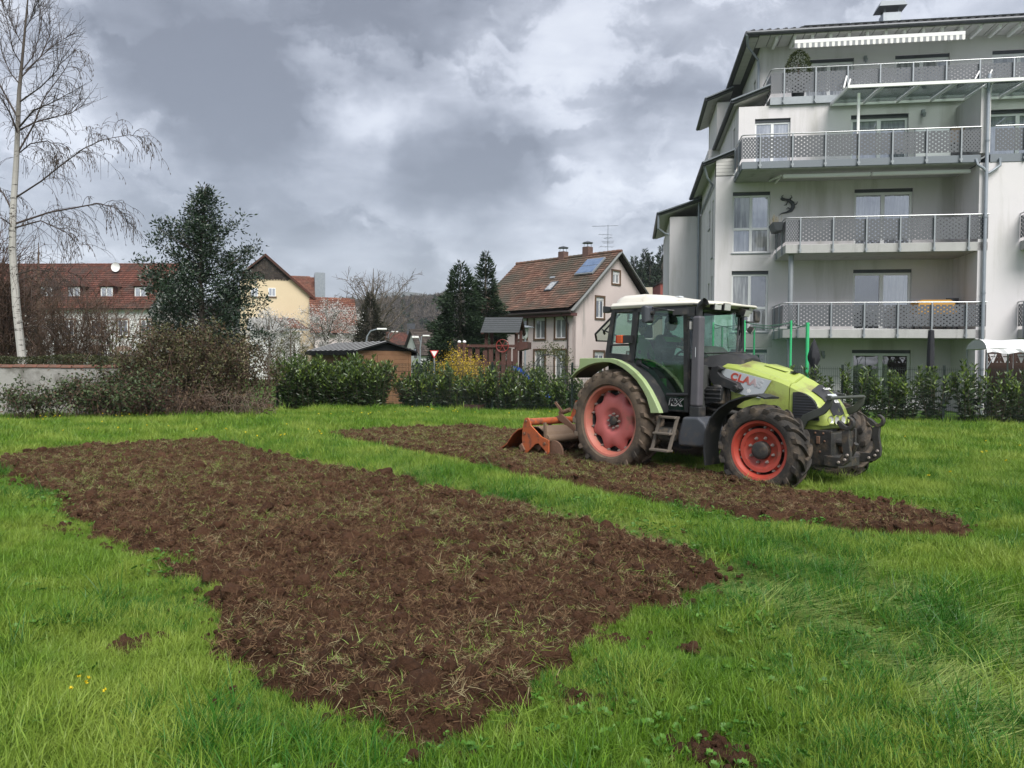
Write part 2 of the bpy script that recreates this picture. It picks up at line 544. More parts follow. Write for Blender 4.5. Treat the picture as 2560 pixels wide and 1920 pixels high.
P.append(np.stack([px[k], py[k], z[k]], 1))
nfar = len(P[0]); P = np.concatenate(P)
pick = np.where(g.random(len(P)) < 0.82, g.integers(0, 3, len(P)), g.integers(3, 5, len(P)))
sc = g.uniform(0.55, 1.05, len(P)); sc[nfar:] *= 0.62
rot = np.zeros((len(P), 3)); rot[:, 2] = g.uniform(0, 6.28, len(P))
scatter('far_wood', P, rot, sc, pick, protos, 'stuff', 'leafless grey brown wood covering the far hillside')

# ---- tilled soil
SOIL1 = [(-8.05, 11.95), (-7.95, 12.75), (-7.6, 13.2), (-7.03, 13.79), (-5.92, 14.99), (-3.74, 12.4), (-1.43, 9.95), (-0.55, 8.85), (0.85, 7.35), (1.5, 6.05), (1.42, 5.35),
         (0.85, 4.7), (0.30, 4.0), (-0.02, 3.5), (-0.35, 3.08), (-0.62, 3.28), (-0.92, 3.52), (-1.25, 3.82), (-1.68, 4.3), (-2.01, 4.93), (-2.52, 5.85), (-3.39, 6.5), (-4.41, 7.63), (-5.67, 9.23), (-7.3, 11.0)]
SOIL2 = [(-4.02, 16.46), (-2.62, 18.0), (-0.8, 18.7), (1.0, 16.6), (2.0, 14.7), (1.6, 13.4), (2.1, 12.2), (3.3, 9.75), (4.3, 8.7), (4.75, 7.85), (4.1, 7.0), (3.45, 7.15), (2.55, 7.85), (1.85, 8.5), (1.1, 9.5), (0.12, 10.85), (-0.5, 12.0), (-1.98, 13.75)]
def soil_edge(x, y, P):
    """signed distance inside the patch, with a ragged outline"""
    d = poly_dist(x, y, P); s = np.where(in_poly(x, y, P), d, -d)
    return s + (fbm(x*1.6, y*1.6, 3, 9)-0.5)*0.40 + (fbm(x*7, y*7, 2, 19)-0.5)*0.40
def soil_h(x, y, s):
    big = fbm(x*1.3, y*1.3, 3, 2)
    rid = 1-np.abs(2*fbm(x*5, y*5, 3, 4)-1)
    fine = fbm(x*13, y*13, 3, 6); cl = np.clip(fbm(x*8, y*8, 2, 31)-0.5, 0, 1)*2
    h = 0.02 + 0.06*(big-0.35) + 0.035*(rid-0.55) + 0.06*(fine-0.4) + 0.05*cl + 0.05*(fbm(x*24, y*24, 2, 8)-0.5) + 0.035*np.clip(fbm(x*17, y*17, 2, 88)-0.55, 0, 1)*2
    lip = 0.05*np.exp(-((s-0.22)/0.18)**2)
    return np.where(s > 0, (h+lip)*np.clip(s/0.15, 0, 1), 0) - np.clip(0.12-s, 0, 0.2)*0.5
def m_soil():
    m = bpy.data.materials.new('tilled_earth')
    m.use_nodes = True
    t = NT(m.node_tree)
    pos = t.n('ShaderNodeNewGeometry').outputs['Position']
    a = t.noise(pos, 1.2, 4, 0.6); b = t.noise(pos, 26.0, 6, 0.7)
    c = t.ramp(a, [(0.3, (0.024, 0.0115, 0.0065)), (0.5, (0.053, 0.026, 0.0145)), (0.72, (0.105, 0.057, 0.033))])
    c = t.mix(t.n('ShaderNodeMapRange', {0: b, 1: 0.35, 2: 0.75}).outputs[0], c, (0.105, 0.053, 0.030))
    h = t.noise(pos, 55.0, 8, 0.75)
    bp = t.n('ShaderNodeBump', {'Strength': 1.0, 'Distance': 0.035, 'Height': h})
    bs = t.n('ShaderNodeBsdfPrincipled', {'Base Color': c, 'Roughness': 0.95, 'Specular IOR Level': 0.15, 'Normal': bp})
    t.n('ShaderNodeOutputMaterial', {0: bs})
    return m
M_SOIL = m_soil()
def soil_mesh(name, P, step):
    A = np.array(P); x0, y0 = A.min(0)-0.5; x1, y1 = A.max(0)+0.5
    xs = np.arange(x0, x1, step); ys = np.arange(y0, y1, step)
    gx, gy = np.meshgrid(xs, ys); s = soil_edge(gx, gy, P); z = soil_h(gx, gy, s)
    jx = (vnoise(gx*37, gy*37, 1)-0.5)*step*0.7; jy = (vnoise(gx*37, gy*37, 2)-0.5)*step*0.7
    keep = s > -0.2
    I = np.arange(gx.size).reshape(gx.shape)
    kq = keep[:-1, :-1] & keep[:-1, 1:] & keep[1:, 1:] & keep[1:, :-1]
    Fq = np.stack([I[:-1, :-1][kq], I[:-1, 1:][kq], I[1:, 1:][kq], I[1:, :-1][kq]], 1)
    V = np.stack([(gx+jx).ravel(), (gy+jy).ravel(), z.ravel()], 1)
    used = np.unique(Fq); mp = np.full(len(V), -1); mp[used] = np.arange(len(used))
    o = link(name, np_mesh(name, V[used], mp[Fq], M_SOIL))
    return tag(o, kind='structure')
soil_mesh('tilled_soil', SOIL1, 0.025)
soil_mesh('tilled_soil', SOIL2, 0.05)

# ================================================================ APARTMENT BUILDING
M_REND = mat('white_render', (0.67, 0.645, 0.655), 0.9, (0.625, 0.605, 0.615), 1.5, 0.6, bump=0.25, bscale=160, dirt=(0.50, 0.485, 0.47), dirt_amt=0.28, dscale=0.9, streak=True, spec=0.2)
M_WFRAME = mat('white_plastic_frame', (0.74, 0.75, 0.75), 0.35, spec=0.5)
M_GALV = mat('galvanised_steel', (0.30, 0.325, 0.345), 0.5, (0.25, 0.27, 0.29), 8, 0.6, metal=0.4)
M_PERF = mat('grey_perforated_sheet', (0.11, 0.116, 0.128), 0.55, (0.095, 0.101, 0.112), 2, 0.5, metal=0.1)
M_CONC = mat('pale_concrete', (0.40, 0.40, 0.39), 0.85, (0.34, 0.34, 0.33), 3, 0.6, bump=0.3, dirt=(0.27, 0.27, 0.26), dirt_amt=0.25, dscale=3, streak=True)
M_ANTH = mat('anthracite_metal', (0.055, 0.06, 0.07), 0.45, (0.075, 0.08, 0.09), 5, 0.5, metal=0.3)
M_FASC = mat('blue_grey_fascia', (0.16, 0.18, 0.2), 0.5, metal=0.3)
M_SOFF = mat('white_soffit_boards', (0.55, 0.54, 0.52), 0.8, (0.5, 0.49, 0.47), 4, 0.5)
M_TILEG = mat('dark_grey_roof_tile', (0.07, 0.072, 0.078), 0.7, (0.10, 0.10, 0.105), 5, 0.6)
M_STEEL = mat('stainless_rail', (0.42, 0.43, 0.44), 0.4, metal=0.6)
M_ZINC = mat('zinc_pipe', (0.30, 0.33, 0.36), 0.45, (0.24, 0.27, 0.30), 4, 0.5, metal=0.5)
M_WPAINT = mat('white_paint', (0.78, 0.78, 0.77), 0.4)
M_SOLAR = mat('solar_panel_black', (0.012, 0.014, 0.022), 0.15, spec=0.6)
M_AWN = mat('grey_awning_cloth', (0.26, 0.27, 0.28), 0.85)
M_AWNW = mat('white_awning_cloth', (0.75, 0.74, 0.71), 0.85)
def pane_mat(name, col, refl, col2=None):
    m = bpy.data.materials.new(name); m.use_nodes = True
    t = NT(m.node_tree)
    co = t.n('ShaderNodeTexCoord').outputs['Object']
    f = t.noise(t.n('ShaderNodeMapping', {'Vector': co, 'Scale': (6, 6, 0.5)}).outputs[0], 2.0, 3, 0.6)
    c = t.mix(t.n('ShaderNodeMapRange', {0: f, 1: 0.4, 2: 0.62}).outputs[0], col, col2 or col)
    a = t.n('ShaderNodeBsdfDiffuse', {'Color': c})
    lw = t.n('ShaderNodeLayerWeight', {'Blend': 0.3}).outputs['Fresnel']
    f = t.math('MULTIPLY_ADD', lw, 0.7, refl)
    wob = t.noise(co, 1.3, 2, 0.5)
    bp = t.n('ShaderNodeBump', {'Strength': 0.05, 'Distance': 0.1, 'Height': wob})
    g = t.n('ShaderNodeBsdfGlossy', {'Color': (0.92, 0.95, 1, 1), 'Roughness': 0.02, 'Normal': bp})
    mx = t.n('ShaderNodeMixShader', {0: f, 1: a, 2: g})
    t.n('ShaderNodeOutputMaterial', {0: mx})
    return m
M_PANE = pane_mat('window_glass_curtained', (0.16, 0.17, 0.19), 0.30, (0.30, 0.31, 0.33))
M_PANED = pane_mat('window_glass_dark', (0.025, 0.028, 0.032), 0.22, (0.05, 0.055, 0.06))
M_PANEC = pane_mat('window_glass_net_curtain', (0.38, 0.39, 0.39), 0.12, (0.16, 0.165, 0.17))

def wall_sheet(name, root, u0, u1, z0, z1, v, holes, m, depth=0.22, back=0.3):
    """front wall with window openings and their reveals, thickness towards +v"""
    us = sorted({u0, u1, *[h[0] for h in holes], *[h[1] for h in holes]}); us = [u for u in us if u0 <= u <= u1]
    zs = sorted({z0, z1, *[h[2] for h in holes], *[h[3] for h in holes]}); zs = [z for z in zs if z0 <= z <= z1]
    b = MB()
    for i in range(len(us)-1):
        for j in range(len(zs)-1):
            cu, cz = (us[i]+us[i+1])/2, (zs[j]+zs[j+1])/2
            if any(h[0] < cu < h[1] and h[2] < cz < h[3] for h in holes): continue
            b.quad((us[i], v, zs[j]), (us[i+1], v, zs[j]), (us[i+1], v, zs[j+1]), (us[i], v, zs[j+1]))
    for (a, c, d, e) in holes:
        b.quad((a, v, d), (a, v, e), (a, v+depth, e), (a, v+depth, d)); b.quad((c, v, d), (c, v+depth, d), (c, v+depth, e), (c, v, e))
        b.quad((a, v, e), (c, v, e), (c, v+depth, e), (a, v+depth, e)); b.quad((a, v, d), (a, v+depth, d), (c, v+depth, d), (c, v, d))
    # outer returns so that the wall has thickness
    b.quad((u0, v, z0), (u0, v, z1), (u0, v+back, z1), (u0, v+back, z0)); b.quad((u1, v, z0), (u1, v+back, z0), (u1, v+back, z1), (u1, v, z1))
    b.quad((u0, v, z1), (u1, v, z1), (u1, v+back, z1), (u0, v+back, z1))
    return b.build(name, m, root, recalc=False)

def window(root, u0, u1, z0, z1, v, cols=2, split=None, fr=0.07, pane=None, shutter=True, sill=True, fm=None, shut=0.12):
    """window set into an opening: frame, panes one by one, sill and shutter box"""
    fm = fm or M_WFRAME; pane = pane or M_PANE
    y0, y1 = v+0.10, v+0.17
    top = z1-(shut if shutter else 0.0)
    b = MB()
    b.box((u0, y0, z0), (u1, y1, z0+fr)); b.box((u0, y0, top-fr), (u1, y1, top))
    b.box((u0, y0, z0+fr), (u0+fr, y1, top-fr)); b.box((u1-fr, y0, z0+fr), (u1, y1, top-fr))
    rows = [(z0+fr, top-fr)]
    if split:
        zs = z0+(top-z0)*split
        b.box((u0+fr, y0-.004, zs-fr*.7), (u1-fr, y1, zs+fr*.7)); rows = [(z0+fr, zs-fr*.7), (zs+fr*.7, top-fr)]
    cw = (u1-u0-2*fr)/cols
    for c in range(1, cols):
        uc = u0+fr+cw*c
        for (a, e) in rows: b.box((uc-fr*.75, y0-.008, a), (uc+fr*.75, y1, e))
    wobj = b.build('window', fm, root, bevel=0.006, seg=1)
    for c in range(cols):
        for i, (a, e) in enumerate(rows):
            l = u0+fr+cw*c+(fr*.75 if c else 0); r = u0+fr+cw*(c+1)-(fr*.75 if c < cols-1 else 0)
            pm = pane[(c+i) % len(pane)] if isinstance(pane, (list, tuple)) else pane
            MB().box((l+.001, y0+.03, a+.001), (r-.001, y0+.045, e-.001)).build('pane', pm, wobj)
    if shutter:
        MB().box((u0+.001, y0-.03, top+.001), (u1-.001, y1, z1-.001)).build('shutter_box', M_ANTH, wobj)
    if sill:
        MB().box((u0-.04, v-.04, z0-.035), (u1+.04, y0-.001, z0-.001)).build('sill', M_GALV, wobj)
    return wobj

ARZ = R(-8.75)
apt = thing('apartment_building', 'white terraced apartment block with grey perforated balcony railings, four storeys high', 'building', (15.735, 25.6, 0), ARZ)
# walls
W_L2 = (-7.98, -6.64, 5.74, 8.0); W_L1 = (-7.98, -6.66, 2.80, 5.08); W_L0 = (-7.98, -6.66, 0.1, 2.17)
D2 = (-3.70, -1.70, 5.76, 8.0); D1 = (-3.69, -1.69, 2.87, 5.09); D0 = (-3.68, -1.66, 0.05, 2.17)
W3 = (-7.23, -5.97, 8.70, 10.66); D3 = (-3.87, -1.91, 8.68, 10.66); D3R = (0.75, 2.7, 8.68, 10.66)
T1 = (-4.99, -3.14, 11.5, 13.67); T2 = (-1.63, 0.35, 11.5, 13.67); T3 = (1.86, 3.8, 11.5, 13.67)
wall_sheet('wall', apt, -8.6, -0.2, 0, 8.60, 2.0, [W_L2, W_L1, W_L0, D2, D1, D0], M_REND)
wall_sheet('wall', apt, -7.81, 9.0, 8.605, 11.12, 2.0, [W3, D3, D3R], M_REND)
wall_sheet('wall', apt, -6.69, 9.0, 11.4, 14.9, 4.5, [T1, T2, T3], M_REND)
wall_sheet('wall', apt, -0.33, 9.0, 0, 8.33, 0.0, [], M_REND)
MB().box((-0.33, 0.003, 8.655), (-0.03, 1.995, 10.78)).build('wall', M_REND, apt)
# inner faces and left flanks with their slot windows
def side_wall(u, v0, v1, z0, z1, holes=(), th=0.3):
    vs = sorted({v0, v1, *[h[0] for h in holes], *[h[1] for h in holes]}); zs = sorted({z0, z1, *[h[2] for h in holes], *[h[3] for h in holes]})
    b = MB()
    for i in range(len(vs)-1):
        for j in range(len(zs)-1):
            cv, cz = (vs[i]+vs[i+1])/2, (zs[j]+zs[j+1])/2
            if any(h[0] < cv < h[1] and h[2] < cz < h[3] for h in holes): continue
            b.quad((u, vs[i], zs[j]), (u, vs[i], zs[j+1]), (u, vs[i+1], zs[j+1]), (u, vs[i+1], zs[j]))
    for (a, c, d, e) in holes:
        for p, q in (((a, d), (a, e)), ((c, d), (c, e)), ((a, e), (c, e)), ((a, d), (c, d))):
            b.quad((u, p[0], p[1]), (u, q[0], q[1]), (u+.18, q[0], q[1]), (u+.18, p[0], p[1]))
    b.build('wall', M_REND, apt, recalc=False)
    for (a, c, d, e) in holes:
        wn = MB()
        wn.box((u+.10, a, d), (u+.16, c, d+.05)).box((u+.10, a, e-.05), (u+.16, c, e)).box((u+.10, a, d+.05), (u+.16, a+.05, e-.05)).box((u+.10, c-.05, d+.05), (u+.16, c, e-.05))
        wo_ = wn.build('window', M_WFRAME, apt)
        MB().box((u+.125, a+.051, d+.051), (u+.14, c-.051, e-.051)).build('pane', M_PANED, wo_)
        MB().box((u-.05, a-.03, d-.03), (u+.099, c+.03, d-.001)).build('sill', M_GALV, wo_)
side_wall(-8.6, 2.301, 8.0, 0, 9.25, [(2.75, 3.15, 5.7, 7.9), (3.9, 4.5, 7.0, 7.75), (2.75, 3.15, 2.8, 5.0), (3.9, 4.5, 4.1, 4.85), (2.75, 3.15, .3, 2.1)])
side_wall(-7.81, 2.301, 8.3, 9.3, 11.5, [(3.0, 3.5, 9.6, 10.7)])
side_wall(-6.69, 4.801, 9.5, 11.7, 14.6, [(5.6, 6.1, 12.6, 13.4)])
MB().box((-0.32, 0.301, 0), (-0.2, 1.999, 8.3)).build('wall', M_REND, apt)
# stepped-back wing on the left
MB().box((-9.98, 8.0, 0), (-8.3, 15.0, 8.25)).build('wing_wall', M_REND, apt)
MB().box((-8.3, 8.31, 0), (9.0, 15.0, 11.3)).box((-6.6, 8.31, 11.301), (9.0, 15.0, 14.2)).build('core_wall', M_REND, apt)
MB().box((-7.95, 8.32, 11.302), (-6.61, 12.0, 13.4)).build('wing_wall', M_REND, apt)

# lean-to roof strips: eave to the left, verge towards the meadow
def lean_to(ue, ze, ut, zt, v0, v1):
    root = MB()
    t = 0.10
    root.add([(ue, v0, ze), (ut, v0, zt), (ut, v1, zt), (ue, v1, ze), (ue, v0, ze-t), (ut, v0, zt-t), (ut, v1, zt-t), (ue, v1, ze-t)],
             [(0,1,2,3), (7,6,5,4), (0,4,5,1), (1,5,6,2), (2,6,7,3), (3,7,4,0)])
    r = root.build('roof', M_TILEG, apt)
    s = MB(); n = int((v1-v0)/0.42)
    for i in range(n):      # soffit boards with open joints
        a = v0+.10+(v1-v0-.1)*i/n; b2 = v0+.10+(v1-v0-.1)*(i+1)/n-.03
        s.add([(ue+.04, a, ze-t-.004), (ut, a, zt-t-.004), (ut, b2, zt-t-.004), (ue+.04, b2, ze-t-.004), (ue+.04, a, ze-t-.03), (ut, a, zt-t-.03), (ut, b2, zt-t-.03), (ue+.04, b2, ze-t-.03)],
              [(0,1,2,3), (7,6,5,4), (0,4,5,1), (1,5,6,2), (2,6,7,3), (3,7,4,0)])
    s.build('soffit', M_SOFF, r)
    MB().tube([(ue-.05, v0-.04, ze-.04), (ue-.05, v1, ze-.04)], .075, 10).build('gutter', M_ANTH, r)
    f = MB(); d = Vector((ut-ue, 0, zt-ze)).normalized()
    f.bar((ue-.08, v0-.03, ze-.02), (ut, v0-.03, zt+.03), .05, .17, up=(0, 1, 0)); f.build('verge_flashing', M_FASC, r)
    return r
lean_to(-9.02, 9.12, -7.80, 9.58, 1.95, 8.2)
lean_to(-8.02, 11.36, -6.72, 11.82, 1.95, 8.5)
lean_to(-10.47, 8.40, -8.4, 9.05, 7.75, 14.5)
lean_to(-8.42, 13.5, -7.3, 13.9, 8.0, 12.5)
for k in range(5):      # horizontal cladding under the lean-to
    MB().box((-8.6, 1.975, 8.62+k*.125), (-7.84, 1.997, 8.735+k*.125)).build('cladding_board', M_SOFF, apt)
# top roof
rf = MB(); ze, zr = 14.36, 16.75
rf.add([(-7.33, 3.3, ze), (9.6, 3.3, ze), (9.6, 10, zr), (-0.6, 10, zr), (-7.33, 16.7, ze)], [(0,1,2,3), (0,3,4)])
rf.add([(-7.33, 3.3, ze-.1), (9.6, 3.3, ze-.1), (9.6, 10, ze-.1), (-7.33, 16.7, ze-.1)], [(3,2,1,0)])
rf.quad((-7.33, 3.3, ze), (9.6, 3.3, ze), (9.6, 3.3, ze-.1), (-7.33, 3.3, ze-.1)).quad((-7.33, 3.3, ze), (-7.33, 16.7, ze), (-7.33, 16.7, ze-.1), (-7.33, 3.3, ze-.1))
roof_top = rf.build('roof', M_TILEG, apt, recalc=False)
tl = MB()
for i in range(int(16.8/0.30)):
    u = -7.3+i*.30
    for j in range(3):
        tl.tube([(u+.15, 3.25+j*.38, ze+.02+j*.136), (u+.15, 3.68+j*.38, ze+.075+j*.136+.06)], [.085, .075], 6)
tag(tl.build('roof_tiles', M_TILEG, roof_top), kind='stuff')
sf = MB()
for i in range(38):
    sf.box((-6.9+i*.42, 3.36, ze-.135), (-6.9+i*.42+.39, 4.49, ze-.105))
for i in range(12):
    sf.box((-7.25, 3.5+i*.42, ze-.135), (-6.93, 3.5+i*.42+.39, ze-.105))
sf.build('soffit', M_SOFF, roof_top)
MB().tube([(-7.4, 3.22, ze-.05), (9.6, 3.22, ze-.05)], .08, 10).tube([(-7.4, 3.2, ze-.05), (-7.4, 9.3, ze-.05)], .08, 10).build('gutter', M_ANTH, roof_top)
rft = MB().box((0, 0, 0), (.10, .9, .14)).build('rafter', M_WPAINT, apt, (-6.3, 3.45, ze-.28))
for i in range(1, 24): inst(rft, 'rafter', apt, (-6.3+i*.66, 3.45, ze-.28))
sp = MB().box((-.83, 0, 0), (.83, .8, .04)).box((-.81, .02, .041), (.81, .78, .044), 1)
for s_ in (-.5, .5): sp.box((s_-.02, .1, -.16), (s_+.02, .14, 0)).box((s_-.02, .7, -.16), (s_+.02, .74, 0))
spo = sp.build('solar_panel', [M_ANTH, M_SOLAR], apt, (-4.4, 3.55, ze+.22)); spo.rotation_euler.x = math.atan2(2.39, 6.7)
for i in range(1, 8): inst(spo, 'solar_panel', apt, (-4.4+i*1.72, 3.55, ze+.22), spo.rotation_euler)
ch = MB().box((-1.65, 6.0, 15.1), (-.98, 6.6, 15.98)).build('chimney', mat('zinc_sheet', (.36, .39, .42), .45, (.3, .33, .36), 6, .5, metal=.5), apt)
cc = MB()
for a in (-1.6, -1.08):
    for b_ in (6.05, 6.5): cc.box((a, b_, 15.981), (a+.05, b_+.05, 16.2))
cc.add([(-1.85, 5.85, 16.2), (-.78, 5.85, 16.2), (-.78, 6.75, 16.2), (-1.85, 6.75, 16.2), (-1.75, 5.95, 16.42), (-.88, 5.95, 16.42), (-.88, 6.65, 16.42), (-1.75, 6.65, 16.42)],
       [(3,2,1,0), (4,5,6,7), (0,1,5,4), (1,2,6,5), (2,3,7,6), (3,0,4,7)])
cc.build('chimney_cap', M_FASC, ch)

# windows and doors
window(apt, *W_L2, 2.0, 2, 0.42, pane=[M_PANE, M_PANEC]); window(apt, *W_L1, 2.0, 2, 0.42, pane=[M_PANED, M_PANEC]); window(apt, *W_L0, 2.0, 2, None, pane=M_PANED)
for D, p in ((D2, M_PANE), (D1, [M_PANED, M_PANE]), (D0, M_PANED), (D3, M_PANE), (D3R, M_PANE)): window(apt, *D, 2.0, 2, None, pane=p, sill=False, fr=.09)
window(apt, *W3, 2.0, 2, None, pane=M_PANE)
for D in (T1, T2, T3): window(apt, *D, 4.5, 2, None, pane=M_PANEC, sill=False, fr=.09)

# balconies
def perf_mesh():
    cw, rh, hw, hh, th = 0.19, 0.066, 0.046, 0.044, 0.006
    W = 5.5*cw; rows = 11
    b = MB()
    def quad2(x0, z0, x1, z1):
        b.quad((x0, 0, z0), (x1, 0, z0), (x1, 0, z1), (x0, 0, z1)); b.quad((x0, th, z0), (x0, th, z1), (x1, th, z1), (x1, th, z0))
    for r in range(rows):
        z0, z1 = r*rh, (r+1)*rh; off = 0.0 if r % 2 == 0 else cw/2
        if off: quad2(0, z0, off, z1)
        else: quad2(5*cw, z0, W, z1)
        for c in range(5):
            x0 = off+c*cw; x1 = x0+cw; a, d = x0+(cw-hw)/2, x0+(cw+hw)/2; e, f = z0+(rh-hh)/2, z0+(rh+hh)/2
            for y, rev in ((0, False), (th, True)):
                o = [(x0,y,z0),(x1,y,z0),(x1,y,z1),(x0,y,z1),(a,y,e),(d,y,e),(d,y,f),(a,y,f)]
                fs = [(0,1,5,4),(1,2,6,5),(2,3,7,6),(3,0,4,7)]
                b.add(o, [tuple(reversed(q)) for q in fs] if rev else fs)
            b.add([(a,0,e),(d,0,e),(d,0,f),(a,0,f),(a,th,e),(d,th,e),(d,th,f),(a,th,f)], [(0,1,5,4),(1,2,6,5),(2,3,7,6),(3,0,4,7)])
    h = rows*rh
    b.quad((0,0,0),(0,0,h),(0,th,h),(0,th,0)); b.quad((W,0,0),(W,th,0),(W,th,h),(W,0,h)); b.quad((0,0,h),(W,0,h),(W,th,h),(0,th,h)); b.quad((0,0,0),(0,th,0),(W,th,0),(W,0,0))
    o = b.build('perforated_panel', M_PERF, None, recalc=False)
    me = o.data; bpy.data.objects.remove(o)
    return me, W, h
PERF, PW, PH = perf_mesh()
POST = None
def railing(bal, u0, u1, z, v, first, step, ret=None, slab_h=0.3, top=0.93):
    """posts, perforated panels and handrail along the front, optional return along the left end"""
    posts = []; u = first
    while u < u1-0.1: posts.append(u); u += step
    pm = MB().box((-.022, -.03, -slab_h), (.022, .02, top-.045)).box((-.05, -.02, -slab_h+.06), (.05, -.003, -slab_h+.13)).build('post', M_GALV, bal, (posts[0], v-.02, z))
    for p in posts[1:]: inst(pm, 'post', bal, (p, v-.02, z))
    cuts = [u0]+posts+[u1]
    for a, b in zip(cuts[:-1], cuts[1:]):
        if b-a < 0.15: continue
        o = bpy.data.objects.new('perforated_panel', PERF); COL.objects.link(o); o.parent = bal
        o.location = (a+.01, v+.02, z+.10); o.scale = ((b-a-.02)/PW, 1, 1)
    rail = MB()
    if ret is None:
        rail.tube([(u0, v, z+top-.025), (u1, v, z+top-.025)], .022, 8)
    else:
        rail.tube([(u0+.0, ret, z+top-.025), (u0, v+.12, z+top-.025), (u0+.04, v+.04, z+top-.025), (u0+.12, v, z+top-.025), (u1, v, z+top-.025)], .022, 8)
        n = max(1, round((ret-v)/1.05)); L = (ret-v)/n
        for i in range(n):
            o = bpy.data.objects.new('perforated_panel', PERF); COL.objects.link(o); o.parent = bal
            o.location = (u0, v+L*i+.01, z+.10); o.rotation_euler = (0, 0, PI/2); o.scale = ((L-.02)/PW, 1, 1)
            inst(pm, 'post', bal, (u0-.02, v+L*(i+.55), z), (0, 0, -PI/2))
    rail.build('handrail', M_STEEL, bal)
def balcony(u0, u1, z, first, m=None, v0=0.0, v1=1.998, ret=True, hh=0.30):
    s = MB().box((u0, v0, z-hh), (u1, v1, z)).build('balcony', m or M_CONC, apt, bevel=.01, seg=1)
    railing(s, u0, u1, z, v0-.03, first, 1.07, v1 if ret else None, hh)
    return s
b1 = balcony(-6.5, -0.02, 2.83, -6.0); b2 = balcony(-6.45, -0.02, 5.73, -5.98)
b3 = balcony(-7.95, -0.3, 8.60, -7.35, M_FASC, hh=.25)
MB().box((-7.9, .03, 8.33), (-.34, 1.98, 8.349)).build('balcony_soffit', M_CONC, b3)
for z, hh in ((2.83, .3), (5.73, .3)):
    bb_ = MB().box((0.95, -.9, z-hh), (5.5, -.003, z)).build('balcony', M_CONC, apt, bevel=.01, seg=1)
    railing(bb_, .95, 5.5, z, -.93, 1.9, 1.07, -.01, hh)
b3r = MB().box((-.02, -.02, 8.34), (9.0, 1.998, 8.60)).build('balcony', M_FASC, apt); railing(b3r, 0.1, 9.0, 8.6, -.05, 1.0, 1.07, None, .25)
b4 = MB().box((-6.72, 1.9, 11.125), (9.0, 4.499, 11.39)).build('terrace', M_GALV, apt); railing(b4, -6.7, 9.0, 11.42, 1.86, -6.25, 1.10, 4.4, .3, 1.0)
# steel columns, drain pipes
for z0, z1 in ((2.835, 5.42), (0, 2.52)):
    MB().tube([(-6.18, .4, z0), (-6.18, .4, z1)], .09, 16).build('column', M_GALV, apt)
dp = MB().tube([(-.16, -.10, 0), (-.16, -.10, 11.0), (-.10, -.02, 11.2)], .055, 10)
for z in (1.5, 4, 6.5, 9): dp.tube([(-.16, -.10, z), (-.16, -.10, z+.05)], .068, 10)
dp.tube([(-.45, .0, 8.45), (-.42, -.08, 8.25), (-.25, -.1, 8.12), (-.16, -.1, 8.0)], .045, 8).tube([(.25, -.07, 8.45), (.25, -.1, 8.2), (.05, -.12, 8.05), (-.1, -.1, 7.95)], .045, 8)
dp.build('downpipe', M_ZINC, apt)
MB().tube([(-7.4, 3.2, 14.25), (-7.3, 3.6, 13.95), (-6.8, 4.35, 13.7), (-6.76, 4.42, 13.4), (-6.76, 4.42, 11.5)], .05, 8).build('downpipe', M_ZINC, apt)
MB().tube([(-10.5, 7.8, 8.3), (-10.5, 7.82, 7.7), (-10.2, 7.95, 7.5), (-10.02, 7.95, 7.45)], .05, 8).build('downpipe', M_ZINC, apt)
MB().tube([(-8.72, 7.9, 8.9), (-8.72, 7.9, 0)], .05, 8).build('downpipe', M_ZINC, apt)
MB().tube([(-9.02, 2.1, 9.0), (-8.9, 2.2, 8.6), (-8.68, 2.5, 8.4), (-8.66, 7.6, 8.3)], .045, 8).build('downpipe', M_ZINC, apt)
# awnings
aw = MB().box((-5.62, 3.30, 13.86), (.42, 3.45, 13.99)).build('awning', M_WPAINT, apt)
st = MB(); n = 58; wd = 6.04/n
for i in range(n):
    a = -5.62+i*wd; mi = (i//1) % 2; zb = 13.70
    arc = [(a+wd*k/4, zb-.03*math.sin(PI*k/4)) for k in range(5)]
    st.prism([(a, 13.858)]+arc+[(a+wd, 13.858)], 3.305, 3.311, 'y', mi)
st.build('valance', [M_AWN, M_AWNW], aw)
MB().bar((-5.5, 3.5, 13.93), (-5.5, 4.49, 14.15), .08, .1).bar((.3, 3.5, 13.93), (.3, 4.49, 14.15), .08, .1).build('awning_arm', M_WPAINT, aw)
a2 = MB().box((-6.5, .35, 8.10), (-3.62, .52, 8.22)).box((-3.58, .35, 8.10), (-.45, .52, 8.22)).build('awning', M_WPAINT, apt, bevel=.03)
MB().bar((-6.55, .45, 8.2), (-6.75, 1.6, 8.29), .05, .05).bar((-6.5, 1.0, 8.25), (-6.5, 1.9, 8.28), .06, .06).build('awning_arm', M_WPAINT, a2)
a3 = MB().box((1.3, -.2, 7.55), (4.5, -.003, 7.75)).build('awning', M_FASC, apt, bevel=.03)
# glass pergola above the third balcony
pg = MB().box((-4.62, -.42, 10.83), (9.0, -.34, 10.93)).box((-4.62, 1.90, 11.0), (9.0, 1.975, 11.09))
for i in range(13):
    u = -4.60+i*1.13; pg.bar((u, -.34, 10.88), (u, 1.90, 11.05), .05, .09)
pgo = pg.build('pergola', M_WPAINT, apt)
M_ROOFGL = glass_mat('milky_roof_glass', (0.62, 0.68, 0.66), 0.18)
for i in range(12):
    u = -4.60+i*1.13
    MB().add([(u+.027, -.42, 10.935), (u+1.10, -.42, 10.935), (u+1.10, 1.9, 11.10), (u+.027, 1.9, 11.10), (u+.027, -.42, 10.945), (u+1.10, -.42, 10.945), (u+1.10, 1.9, 11.11), (u+.027, 1.9, 11.11)], [(3,2,1,0), (4,5,6,7), (0,1,5,4), (1,2,6,5), (2,3,7,6), (3,0,4,7)]).build('glass_sheet', M_ROOFGL, pgo)
